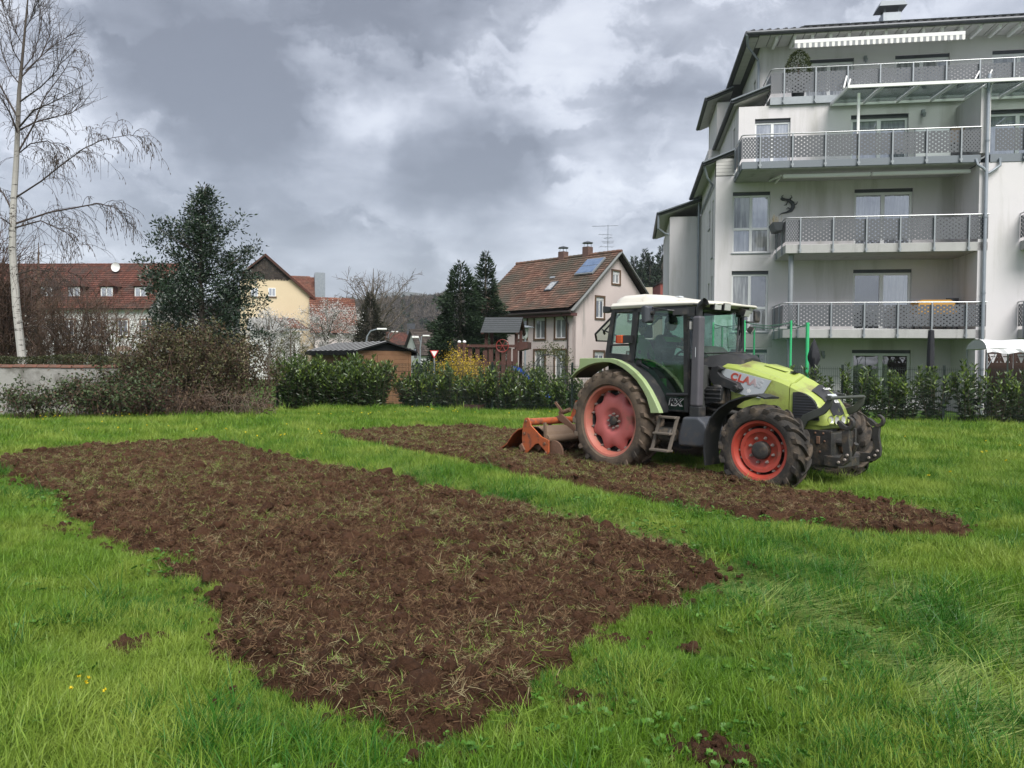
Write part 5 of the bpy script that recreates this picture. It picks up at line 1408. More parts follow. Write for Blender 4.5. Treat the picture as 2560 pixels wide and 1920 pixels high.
# ---- blossom trees, bare tree, conifers in the middle distance
M_BLOS = leaf_mat('white_blossom', (.42, .40, .39), (.68, .66, .64), .7, .3, .2)
def limbset(h, wd, n, seed, z0=.25, up=.8):
    g = np.random.default_rng(seed); L = []
    for i in range(n):
        z = h*(z0+(.75-z0)*i/n); a = i*2.4+g.uniform(-.5, .5); rr = wd*.5*g.uniform(.6, 1.05)*math.sin(PI*min(1, (.25+.75*i/n)))**.5; e = Vector((math.cos(a)*rr, math.sin(a)*rr, min(h, z+rr*up*g.uniform(.7, 1.3))))
        p0 = Vector((0, 0, z)); L.append(([p0, p0.lerp(e, .35)+Vector((0, 0, -.03*h)), p0.lerp(e, .7)+Vector((0, 0, .01*h)), e], .012*h*(1-.5*i/n)))
    return L
def blossom_tree(label, px, D, h, wd, seed, nb, base_z=0):
    p = at(px, 1000, D); r = thing('blossom_tree', label, 'tree', (p.x, p.y, 0)); g = np.random.default_rng(seed)
    tips = branch_tree(r, [(0, 0, 0), (.05, 0, h*.4), (0, .05, h*.8), (0, 0, h*.95)], [.12, .09, .05, .02], limbset(h, wd, 16, seed, .12, .9), seed, (.5, 1.3), .016, 0, .4, 3.2, 3, M_BARK, M_BARK)
    T_ = np.array([tuple(t[0]) for t in tips]); idx = g.integers(0, len(T_), nb); C_ = T_[idx]+g.normal(0, .16, (nb, 3))
    V_, F_, tt_ = leaf_cloud(C_, g.normal(0, 1, (nb, 3)), .085, .075, g, .3, .2); tag(link('blossoms', np_mesh('blossoms', V_, F_, M_BLOS, tt_), r), kind='stuff')
blossom_tree('white flowering tree in front of the grey annex of the yellow house', 672, 48, 4.9, 3.8, 521, 7000)
blossom_tree('white flowering tree in front of the lower red roof', 818, 54, 6.4, 4.4, 522, 7000)
blossom_tree('small white flowering bush below the annex', 735, 50, 3.4, 2.2, 523, 1500)
def bare_tree(label, px, D, h, wd, seed, n=18, m=None, tw=.02):
    p = at(px, 1000, D); r = thing('bare_tree', label, 'tree', (p.x, p.y, 0)); m = m or M_BARK
    branch_tree(r, [(0, 0, 0), (.1, 0, h*.35), (0, .1, h*.7), (.1, 0, h*.97)], [h*.022, h*.018, h*.010, .02], limbset(h, wd, n, seed, .22, 1.0), seed, (h*.10, h*.22), tw, 0.05, .45, 2.6, 4, m, m)
bare_tree('tall spreading bare tree right of the blossom', 930, 72, 10.6, 8.5, 531, 26, tw=.016)
bare_tree('slimmer bare tree behind the blossom', 880, 76, 8.6, 6.0, 532, 20, tw=.016)
bare_tree('bare tree at the left edge behind the long house', 96, 45, 8.6, 3.6, 533, 18, M_HAZ, tw=.015)
M_SPRUCE = leaf_mat('dark_spruce_needles', (.009, .022, .011), (.034, .06, .024), .6, .08, .3)
M_YEW = leaf_mat('brown_green_conifer', (.016, .018, .010), (.05, .048, .026), .6, .08, .3)
def conifer(label, px, D, h, wd, seed, n, lm, loc=None, prof=1.0, name='conifer_tree', spray=.20, group=None, bz=0, sparse=False):
    p = at(px, 1000, D); r = thing(name, label, 'tree', loc or (p.x, p.y, bz), 0, group); g = np.random.default_rng(seed)
    z = h*(.03+.97*(1-np.sqrt(g.random(n)))); nw = 26 if not sparse else 13
    zz = np.round(z/h*nw)/nw*h+g.normal(0, h*.008, n) if sparse else z
    env = wd*.5*((1-zz/h)**prof)*(.80+.28*np.sin(zz*5.1+seed)*.5); a = g.uniform(0, 6.28, n); lump = .78+.30*np.sin(a*5+zz*2.3+seed)*np.sin(a*3-zz*1.1)
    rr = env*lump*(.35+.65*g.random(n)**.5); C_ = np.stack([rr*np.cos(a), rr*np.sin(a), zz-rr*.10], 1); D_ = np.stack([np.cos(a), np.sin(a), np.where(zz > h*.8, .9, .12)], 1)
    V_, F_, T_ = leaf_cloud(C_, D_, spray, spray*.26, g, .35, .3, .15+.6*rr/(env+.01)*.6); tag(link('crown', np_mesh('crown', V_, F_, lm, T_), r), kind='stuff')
    MB().tube([(0, 0, 0), (0, 0, h*.6), (0, 0, h*1.01)], [h*.02, h*.012, .01], 7).build('trunk', M_BARK, r)
    return r
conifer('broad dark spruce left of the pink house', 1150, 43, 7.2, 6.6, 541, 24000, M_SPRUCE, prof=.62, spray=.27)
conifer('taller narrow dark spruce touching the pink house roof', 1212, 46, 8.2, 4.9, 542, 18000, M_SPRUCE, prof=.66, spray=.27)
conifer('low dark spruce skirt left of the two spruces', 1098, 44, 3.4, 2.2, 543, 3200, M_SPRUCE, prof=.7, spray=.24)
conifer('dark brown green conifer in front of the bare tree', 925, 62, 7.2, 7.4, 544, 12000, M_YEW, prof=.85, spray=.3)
conifer('round olive conifer bush behind the dense laurel hedge', 727, 27.2, 2.85, 2.6, 545, 6000, leaf_mat('olive_conifer', (.045, .048, .008), (.13, .12, .025), .6, .1), prof=.45, spray=.09)
hillz = lambda x, y: float(hill_z(np.array([x]), np.array([y]))[0])
for i, (px, D, ytop, wd, lab) in enumerate(((1652, 150, 612, 5.5, 'tallest hillside fir next to the white wing'), (1622, 158, 632, 5.0, 'hillside fir left of the tallest one'), (1582, 165, 640, 5.5, 'hillside fir just beyond the pink gable'), (1600, 150, 668, 4.5, 'shorter hillside fir between two taller ones'), (1563, 172, 655, 5, 'hillside fir half hidden by the pink gable'), (1640, 140, 690, 5, 'low round fir below the tallest hillside fir'), (1610, 175, 622, 5.0, 'slender hillside fir behind the gap between two taller ones'), (1668, 160, 625, 5.0, 'hillside fir partly hidden by the white wing'), (1572, 140, 700, 5.0, 'low dark fir just above the pink roof edge'), (1602, 132, 715, 5.0, 'lowest dark fir above the flat garage roof'))):
    p = at(px, 900, D); zb = hillz(p.x, p.y)-.3; zt = at(px, ytop, D).z
    conifer(lab, px, D, zt-zb, wd*1.8, 560+i, 6500, M_SPRUCE, (p.x, p.y, zb), .75, 'fir_tree', .8, 'firs on the right hillside')

# ================================================================ GARDEN BEHIND THE FENCE
M_FORS = leaf_mat('forsythia_flower', (.45, .30, .02), (.62, .47, .04), .6, .2)
thicket('forsythia_bush', 'yellow flowering forsythia left of the wooden play rail', gl(1142, 30), 2.0, 1.0, 2.35, 70, 5200, M_FORS, M_CANE2, 571, arch=.5, leafL=.06)
thicket('leafy_bush', 'small dark green bush under the rose arch', gl(1338, 30.5), .9, .7, 1.75, 30, 1800, M_LAUREL, M_STEM, 572, arch=.4)
M_PLAYW = mat('red_brown_play_wood', (.055, .021, .016), .8, (.08, .034, .025), 6, .7, bump=.4, bscale=25)
M_PLAYR = mat('dark_grey_roof_board', (.04, .045, .048), .8, (.055, .06, .064), 5, .6)
pt = thing('play_tower', 'red brown wooden play tower with dark grey plank roof', 'play tower', (0, 31, 0), R(-9))
wx = lambda s_: (s_-1280)/62.1; wz = lambda s_: 1.6+(904-s_)/62.1
for xx in (wx(1214), wx(1290)):
    for yy in (.0, 1.25): MB().box((xx-.06, yy-.06, 0), (xx+.06, yy+.06, 2.95)).build('post', M_PLAYW, pt)
MB().box((wx(1205), -.1, 1.15), (wx(1300), 1.4, 1.25)).build('platform', M_PLAYW, pt)
x0, x1 = wx(1203), wx(1300); rz0, rz1 = wz(830), wz(789)
k = 7
for s_ in (0, 1):
    for i in range(k):
        f0, f1 = i/k, (i+1.15)/k; ya, yb = (-.35+f0*1.0, -.35+f1*1.0) if s_ == 0 else (1.65-f0*1.0, 1.65-f1*1.0); za, zb = rz0+f0*(rz1-rz0), rz0+f1*(rz1-rz0)
        b = MB(); ins = .0; b.add([(x0+ins, ya, za+.03), (x1-ins, ya, za+.03), (x1-ins, yb, zb+.005), (x0+ins, yb, zb+.005), (x0, ya, za), (x1, ya, za), (x1, yb, zb-.02), (x0, yb, zb-.02)], [(0,1,2,3), (7,6,5,4), (4,5,1,0), (5,6,2,1), (6,7,3,2), (7,4,0,3)]); b.build('roof_board', M_PLAYR, pt)
for xx in (x0+.08, x1-.08):
    b = MB().bar((xx, -.36, rz0-.04), (xx, .65, rz1-.06), .05, .1, up=(1, 0, 0)).bar((xx, 1.66, rz0-.04), (xx, .65, rz1-.06), .05, .1, up=(1, 0, 0)); b.build('rafter', M_PLAYW, pt)
for i, sx in enumerate((1174, 1193, 1212, 1227, 1244, 1259, 1273, 1288)):
    hgt = (0, .02, -.1, .0, .0, .03, .0, -.02)[i]; MB().box((wx(sx)-.09, -.12, .6), (wx(sx)+.085, -.085, wz(868)+hgt)).build('board', M_PLAYW, pt, bevel=.006, seg=1)
MB().box((wx(1146), -.18, wz(866)), (wx(1292), -.125, wz(859))).box((wx(1146), -.08, wz(910)), (wx(1292), -.03, wz(900))).build('rail', M_PLAYW, pt)
for sx in (1148, 1161):
    po = MB().box((wx(sx)-.06, -.3, 0), (wx(sx)+.06, -.185, wz(855))).build('post', M_PLAYW, pt); MB().lathe([(0, 0), (.07, .01), (.075, .05), (.04, .09), (0, .1)], 12, c=(wx(sx), -.24, wz(855))).build('post_cap', M_WPAINT, po)
sw2 = MB().tube([(wx(1257)+.25*math.cos(a), -.2, wz(862)+.25*math.sin(a)) for a in [2*PI*k_/24 for k_ in range(25)]], .018, 6)
for a in (0, 1.05, 2.1): sw2.tube([(wx(1257)+.25*math.cos(a), -.2, wz(862)+.25*math.sin(a)), (wx(1257)-.25*math.cos(a), -.2, wz(862)-.25*math.sin(a))], .012, 5)
sw2.build('toy_wheel', mat('red_plastic', (.22, .025, .02), .5), pt)
MB().add([(wx(1293), .1, wz(852)), (wx(1318), .1, wz(851)), (wx(1318), 1.2, wz(851)), (wx(1293), 1.2, wz(852)), (wx(1293), .1, wz(874)), (wx(1318), .1, wz(868)), (wx(1318), 1.2, wz(868)), (wx(1293), 1.2, wz(874))], [(0,1,2,3), (7,6,5,4), (4,5,1,0), (5,6,2,1), (6,7,3,2), (7,4,0,3)]).build('side_box', M_PLAYW, pt)
M_BLUE = mat('blue_plastic', (.012, .05, .28), .4)
sl = thing('play_slide', 'blue plastic slide behind the laurel shrubs', 'slide', (0, 27.6, 0))
q = lambda s_, y: ((s_-1280)/1925*27.6, 1.6+(904-y)/1925*27.6)
pts = [q(1283, 922), q(1300, 926), q(1335, 957), q(1362, 985), q(1385, 1003)]
MB().loft([[(x, -.25, z+.14), (x, -.25, z), (x, .25, z), (x, .25, z+.14), (x, .22, z+.14), (x, .22, z+.03), (x, -.22, z+.03), (x, -.22, z+.14)] for x, z in pts]).build('chute', M_BLUE, sl)
MB().box((pts[0][0]-.05, -.25, 0), (pts[0][0], .25, pts[0][1])).build('support', M_PLAYW, sl)
lp = thing('path_lamp', 'slim path lamp with flat disc hood between play tower and pink house', 'lamp', (at(1312, 1000, 37).x, 37, 0))
MB().tube([(0, 0, 0), (0, 0, 2.75)], .045, 10).build('pole', M_ZINC, lp); MB().lathe([(.06, 2.75), (.12, 2.85), (.17, 3.25), (.10, 3.28), (0, 3.28)], 14).build('lantern', mat('lamp_glass', (.5, .52, .52), .3), lp); MB().lathe([(0, 3.40), (.15, 3.38), (.42, 3.31), (.43, 3.29), (0, 3.285)], 20).build('hood', M_FASC, lp)
ra = thing('rose_arch', 'curved metal rose arch with climbing plant before the pink house', 'garden arch', (at(1372, 1000, 31).x, 31, 0), R(-15))
b = MB()
for y in (-.3, .3):
    b.tube([(-.62, y, 0), (-.62, y, 1.2)]+[(-.62*math.cos(a), y, 1.2+.75*math.sin(a)) for a in [PI*k_/12 for k_ in range(1, 12)]]+[(.62, y, 1.2), (.62, y, 0)], .016, 6)
for k_ in range(9): a = PI*k_/8; b.tube([(-.62*math.cos(a), -.3, 1.2+.75*math.sin(a)), (-.62*math.cos(a), .3, 1.2+.75*math.sin(a))], .010, 4)
b.build('hoops', M_ANTH, ra)
g = np.random.default_rng(44); n = 750; a = g.uniform(.9, 3.0, n); C_ = np.stack([-.62*np.cos(a)+g.normal(0, .16, n)+.1, g.uniform(-.4, .4, n), 1.30+.85*np.sin(a)+g.normal(0, .14, n)], 1)
V_, F_, T_ = leaf_cloud(C_, g.normal(0, 1, (n, 3)), .10, .045, g, .3); tag(link('climbing_leaves', np_mesh('climbing_leaves', V_, F_, leaf_mat('rose_leaf', (.035, .045, .015), (.12, .13, .045), .5, .2), T_), ra), kind='stuff')

# shed
M_SHEDW = mat('orange_brown_plank', (.20, .105, .052), .8, (.15, .075, .038), 3, .6, bump=.3)
M_SHEDR = mat('black_bitumen_roof', (.02, .021, .022), .95, spec=.05)
sh = thing('garden_shed', 'brown plank garden shed with black ribbed roof behind the laurel hedge', 'shed', ((897-1280)/1925*28.3, 28.3, 0), R(38))
SW, SL = 2.15, 4.2; he, hr = 2.02, 2.32
for i in range(13):
    z0 = i*.155
    MB().box((0, 0, z0), (SW, .03, z0+.148)).build('plank', M_SHEDW, sh); MB().box((-.03, .031, z0), (-.001, SL, z0+.148)).build('plank', M_SHEDW, sh)
MB().prism([(0, 2.016), (SW, 2.016), (SW/2, hr-.03)], .001, .03, 'y').build('gable_board', M_SHEDR, sh)
MB().box((.0, SL-.03, 0), (SW, SL, 2.0)).box((SW-.03, .031, 0), (SW, SL-.031, 2.0)).build('back_wall', M_SHEDW, sh)
MB().box((-.05, -.02, 0), (.05, -.001, 2.0)).box((SW-.05, -.02, 0), (SW+.05, -.001, 2.0)).build('corner_board', M_SHEDW, sh)
MB().box((.75, -.035, .05), (1.45, -.003, 1.85)).build('door', M_SHEDW, sh)
b = MB(); ov = .22
for s_ in (-1, 1):
    xe = SW/2+s_*(SW/2+ov); ze = he-ov*(hr-he)/(SW/2)
    b.add([(xe, -.2, ze), (SW/2, -.2, hr), (SW/2, SL+.2, hr), (xe, SL+.2, ze), (xe, -.2, ze+.05), (SW/2, -.2, hr+.05), (SW/2, SL+.2, hr+.05), (xe, SL+.2, ze+.05)], [(3,2,1,0), (4,5,6,7), (0,1,5,4), (1,2,6,5), (2,3,7,6), (3,0,4,7)])
    b.box((min(xe, xe-s_*.04), -.2, ze-.12), (max(xe, xe-s_*.04), SL+.2, ze-.001))
sro = b.build('roof', M_SHEDR, sh)
M_RIBP = mat('pale_roof_rib', (.30, .30, .30), .5)
for i in range(10):
    y = -.05+i*.47; ze = he-ov*(hr-he)/(SW/2); MB().bar((-ov, y, ze+.06), (SW/2, y, hr+.06), .11, .014).build('roof_rib', M_RIBP, sro)
# street furniture far off
def street_lamp(label, px, D, ytop, reach, rz=0, double=False):
    p = at(px, 1000, D); h = at(px, ytop, D).z; r = thing('street_lamp', label, 'street lamp', (p.x, D, 0), rz)
    MB().tube([(0, 0, 0), (0, 0, h*.72), (.08, 0, h*.86), (reach*.35, 0, h*.96), (reach*.9, 0, h)], [.09, .07, .06, .05, .045], 8).build('pole', M_ZINC, r); MB().box((reach*.85, -.13, h-.07), (reach*.85+.75, .13, h+.06)).build('lamp_head', M_WPAINT, r, bevel=.03)
    if double: MB().tube([(0, 0, h*.84), (-reach*.5, 0, h*.96)], .04, 6).build('bracket', M_ZINC, r); MB().box((-reach*.5-.7, -.13, h*.94), (-reach*.5, .13, h*.99)).build('lamp_head', M_WPAINT, r, bevel=.03)
street_lamp('curved street lamp above the shed roof', 915, 60, 822, 1.0); street_lamp('far street lamp with two white heads beyond the shed', 968, 85, 829, .5, 0, True); street_lamp('street lamp above the white cottage roof', 1050, 78, 839, .3, 0, True)
ys = thing('yield_sign', 'red and white triangular yield sign above the laurel shrubs', 'road sign', (at(1085, 1000, 38).x, 38, 0))
zt = at(1085, 876, 38).z; MB().tube([(0, .03, 0), (0, .03, zt-.05)], .035, 8).build('pole', M_ZINC, ys)
pl3 = MB().prism([(-.22, zt), (.22, zt), (0, zt-.40)], -.01, .01, 'y').build('border', mat('sign_red', (.5, .03, .03), .5), ys); MB().prism([(-.15, zt-.04), (.15, zt-.04), (0, zt-.31)], -.016, -.011, 'y').build('sign_face', M_WPAINT, ys)
# trampoline, parasols, tent, screen in front of the flats
M_GPOLE = mat('bright_green_foam', (.04, .48, .18), .6, (.03, .38, .14), 9, .6)
tm = thing('trampoline', 'round garden trampoline with bright green padded poles and safety net', 'trampoline', (7.75, 24.25, 0))
for k_, a in enumerate((182, 236, 291, 349, 78, 125)):
    x, y = 1.45*math.cos(R(a)), 1.45*math.sin(R(a)); zt = 2.92 if a > 180 else 2.86; thick = .055 if a in (349,) else .032
    MB().tube([(x, y, 0), (x, y, 1.0), (x, y, zt)], [.028, thick, thick], 10).build('pole', M_GPOLE, tm)
m_net = bpy.data.materials.new('safety_net'); m_net.use_nodes = True; t = NT(m_net.node_tree)
t.n('ShaderNodeOutputMaterial', {0: t.n('ShaderNodeMixShader', {0: .26, 1: t.n('ShaderNodeBsdfTransparent'), 2: t.n('ShaderNodeBsdfDiffuse', {'Color': (.03, .06, .05, 1)})})})
angs = [R(a) for a in (78, 125, 182, 236, 291, 349, 438)]; nb_ = MB(); rim_ = MB()
for a, c in zip(angs[:-1], angs[1:]):
    for k_ in range(6):
        t0, t1 = a+(c-a)*k_/6, a+(c-a)*(k_+1)/6; z0, z1 = 2.86-.10*math.sin(PI*k_/6), 2.86-.10*math.sin(PI*(k_+1)/6); rr0 = 1.42*(1-.05*math.sin(PI*k_/6)); rr1 = 1.42*(1-.05*math.sin(PI*(k_+1)/6))
        p, q_ = (rr0*math.cos(t0), rr0*math.sin(t0)), (rr1*math.cos(t1), rr1*math.sin(t1)); nb_.quad((*p, .9), (*q_, .9), (*q_, z1), (*p, z0)); rim_.tube([(*p, z0), (*q_, z1)], .012, 4, cap=False)
nb_.build('safety_net', m_net, tm); rim_.build('net_cord', mat('dark_green_cord', (.03, .10, .06), .7), tm)
MB().lathe([(1.25, .80), (1.55, .80), (1.57, .86), (1.55, .9), (1.25, .88)], 36, close=True).build('frame_pad', mat('green_pad', (.03, .2, .08), .6), tm); MB().lathe([(0, .83), (1.25, .83), (1.25, .84), (0, .845)], 36).build('mat', M_ANTH, tm)
for a in (20, 110, 200, 290): x, y = 1.35*math.cos(R(a)), 1.35*math.sin(R(a)); MB().tube([(x, y, 0), (x, y, .8)], .025, 8).build('leg', M_GALV, tm)
M_PARA = mat('black_parasol_cloth', (.012, .013, .017), .85, (.02, .021, .026), 6, .5)
pa = thing('closed_parasol', 'short closed black parasol with pointed cover behind the fence', 'parasol', (8.85, 22.6, 0))
MB().tube([(0, 0, 0), (0, 0, 2.3)], .025, 8).build('pole', M_ANTH, pa); MB().lathe([(.055, 1.05), (.075, 1.25), (.10, 1.6), (.155, 1.75), (.165, 1.86), (.12, 2.1), (.05, 2.28), (.012, 2.38), (0, 2.4)], 14, rfun=lambda i, a, r: r*(1+.12*math.sin(a*4+i))).build('cover', M_PARA, pa)
pa = thing('closed_parasol', 'tall closed black parasol in a straight cover in front of the flats', 'parasol', (11.95, 22.0, 0))
MB().tube([(0, 0, 0), (0, 0, 1.0)], .03, 8).build('pole', M_ANTH, pa); MB().lathe([(.14, .72), (.13, 1.0), (.10, 1.7), (.085, 2.4), (.075, 2.62), (0, 2.63)], 14, rfun=lambda i, a, r: r*(1+.06*math.sin(a*5))).build('cover', M_PARA, pa)
te = thing('party_tent', 'white barrel roofed party tent at the right edge behind the fence', 'tent', (13.35, 21.7, 0), ARZ)
M_TENT = mat('white_tent_sheet', (.70, .71, .72), .6, (.64, .65, .66), 3, .6, bump=.3, bscale=6)
arc = [(1.35*(.5-.5*math.cos(PI*k_/10)), 2.10+.27*math.sin(PI*k_/10)) for k_ in range(11)]
TL_ = 3.4
MB().loft([[(x, y, z+.02*math.sin(x*5+y*3)) for y, z in arc] for x in np.linspace(0, TL_, 15)], closed=False, caps=False).build('roof_sheet', M_TENT, te)
gb = MB().add([(0.01, y, z) for y, z in arc], [tuple(range(11))]).add([(TL_-.01, y, z) for y, z in arc], [tuple(range(11))]); gb.build('gable_sheet', mat('grey_white_sheet', (.45, .47, .45), .7), te)
va = MB(); n = 24
va.add([(TL_*i/n, -.02+.015*math.sin(i*1.9), 2.10) for i in range(n+1)]+[(TL_*i/n, -.04+.03*math.sin(i*2.3), 1.98+.03*math.sin(i*1.3)) for i in range(n+1)], [(i, i+1, i+n+2, i+n+1) for i in range(n)]); va.build('valance', M_TENT, te)
for x in (.03, 1.15, 2.3):
    for y in (.02, 1.33): MB().tube([(x, y, 0), (x, y, 2.1)], .018, 6).build('pole', M_GALV, te)
MB().tube([(.03, .02, 1.55), (.30, .02, 2.08)], .012, 5).tube([(1.15, .02, 1.55), (.9, .02, 2.08)], .012, 5).build('brace', M_GALV, te)
M_SCR = mat('dark_brown_screen_wood', (.035, .014, .010), .7, (.05, .022, .016), 5, .6)
sc_ = thing('carved_screen', 'dark brown wooden screen with carved openings at the right edge', 'privacy screen', (at(2462, 1000, 23.4).x, 23.4, 0), ARZ)
for k_ in range(3):
    x = k_*.79; b = MB()
    b.box((x, 0, 0), (x+.76, .04, 1.72)).box((x, 0, 1.98), (x+.76, .04, 2.10)).box((x, 0, 1.721), (x+.07, .04, 1.979)).box((x+.345, 0, 1.721), (x+.415, .04, 1.979)).box((x+.69, 0, 1.721), (x+.76, .04, 1.979))
    for xo in (.07, .415):
        w_ = .275; b.bar((x+xo, .02, 1.98), (x+xo+w_*.36, .02, 1.72), .03, .04, up=(0, 1, 0)).bar((x+xo+w_, .02, 1.98), (x+xo+w_*.64, .02, 1.72), .03, .04, up=(0, 1, 0)).bar((x+xo, .02, 1.86), (x+xo+w_*.2, .02, 1.72), .03, .035, up=(0, 1, 0)).bar((x+xo+w_, .02, 1.86), (x+xo+w_*.8, .02, 1.72), .03, .035, up=(0, 1, 0)).bar((x+xo+w_*.3, .02, 1.90), (x+xo+w_*.7, .02, 1.90), .03, .05, up=(0, 1, 0))
    b.build('panel', M_SCR, sc_)
b = MB(); g = random.Random(6)
spi = thing('spiral_stake', 'pale wavy metal spiral plant stakes before the brown screen', 'plant stake', (14.25, 21.2, 0))
for k_ in range(3):
    b = MB().tube([(k_*.28+.05*math.sin(z_*9+k_), .04*math.cos(z_*9+k_), z_) for z_ in np.linspace(0, 1.75, 50)], .007, 5); b.build('spiral_rod', M_GALV, spi)
M_RUST = mat('rusty_steel', (.12, .065, .04), .85, (.2, .11, .07), 10, .8, bump=.4)
rs = thing('rusty_edging', 'low rusty metal sheet at the left end of the laurel hedge', 'edging', (at(630, 1000, 24.0).x, 24.0, 0), R(8)); MB().box((0, 0, 0), (.62, .02, .26)).build('sheet', M_RUST, rs)
rs = thing('plastic_crate', 'dark red crate at the foot of the laurel shrubs', 'crate', (at(1160, 1000, 24.1).x, 24.05, 0), R(-15)); b = MB().box((0, 0, 0), (.55, .02, .28)).box((0, .38, 0), (.55, .4, .28)).box((0, .021, 0), (.02, .379, .28)).box((.53, .021, 0), (.55, .379, .28)).box((.02, .021, 0), (.53, .379, .02)); b.build('crate_body', mat('dark_red_crate', (.035, .012, .012), .6), rs)

# ================================================================ TRACTOR
# local frame: x forward, y to the tractor's left (the side we see is -y), z up
M_LIME = mat('lime_green_paint', (.36, .43, .105), .36, (.32, .39, .085), 3, .6, dirt=(.22, .20, .08), dirt_amt=.26, dscale=3, coat=.3)
M_FEND = mat('faded_green_fender', (.27, .36, .15), .42, (.33, .41, .22), 2.5, .7, dirt=(.20, .20, .10), dirt_amt=.15, dscale=4)
M_SILV = mat('silver_side_panel', (.52, .55, .58), .4, (.47, .50, .53), 3, .5)
M_CREAM = mat('cream_cab_roof', (.66, .64, .57), .4, (.61, .58, .51), 2, .6, dirt=(.42, .38, .3), dirt_amt=.1, dscale=3)
M_BLK = mat('black_cab_plastic', (.018, .019, .021), .5, (.03, .03, .032), 5, .5, dirt=(.075, .065, .055), dirt_amt=.2, dscale=5)
M_GREYB = mat('blue_grey_plastic', (.045, .05, .062), .5, (.06, .065, .075), 3, .5, dirt=(.10, .085, .07), dirt_amt=.3, dscale=4)
M_EXH = mat('grey_exhaust_cover', (.075, .072, .085), .55, (.095, .09, .10), 4, .5)
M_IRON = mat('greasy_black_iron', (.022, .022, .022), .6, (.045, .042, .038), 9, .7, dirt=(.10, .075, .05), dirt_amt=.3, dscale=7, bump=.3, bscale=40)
M_TYRE = mat('muddy_rubber', (.034, .031, .028), .85, (.06, .05, .042), 5, .7, dirt=(.13, .098, .072), dirt_amt=.8, dscale=3.2, bump=.35, bscale=50, spec=.2)
M_TYREF = mat('dark_rubber', (.024, .023, .022), .8, (.045, .04, .035), 5, .7, dirt=(.10, .078, .058), dirt_amt=.42, dscale=4.0, bump=.35, bscale=50, spec=.25)
M_RIMR = mat('faded_pink_red_rim', (.44, .13, .095), .55, (.48, .17, .12), 4, .6, dirt=(.33, .17, .11), dirt_amt=.2, dscale=5)
M_RIMD = mat('sun_faded_disc', (.50, .135, .125), .5, (.44, .105, .095), 3, .6, dirt=(.28, .12, .09), dirt_amt=.12, dscale=4)
M_RIMF = mat('red_front_rim', (.36, .045, .028), .45, (.42, .07, .045), 4, .6, dirt=(.28, .11, .07), dirt_amt=.15, dscale=6)
M_BOLT = mat('zinc_bolt', (.36, .31, .28), .5, metal=.5)
M_CABGL = glass_mat('green_tinted_cab_glass', (.70, .86, .79), .05)
M_LENS = mat('lamp_lens', (.34, .35, .34), .12, (.5, .5, .48), 30, .7, spec=.8)
M_AMBER = mat('amber_lens', (.55, .10, .02), .25, (.45, .07, .02), 20, .5)
M_RUST = mat('rusty_steel', (.12, .065, .04), .85, (.2, .11, .07), 10, .8, bump=.4)
M_ORANGE = mat('worn_orange_paint', (.42, .10, .028), .55, (.36, .085, .03), 4, .6, dirt=(.10, .055, .04), dirt_amt=.30, dscale=9)
M_TILD = mat('dusty_tiller_hood', (.20, .135, .085), .85, (.15, .10, .07), 5, .7, dirt=(.3, .12, .05), dirt_amt=.1)
M_CABIN = mat('cab_interior_grey', (.035, .038, .036), .8, (.05, .052, .05), 6, .5)
M_DASH = mat('dashboard_olive', (.085, .085, .06), .7, (.07, .07, .05), 8, .5)

TRZ = R(-50.5)
tr = thing('tractor', 'lime green tractor with cream cab roof and faded red wheels tilling the meadow', 'tractor', (2.345, 12.47, -.02), TRZ)

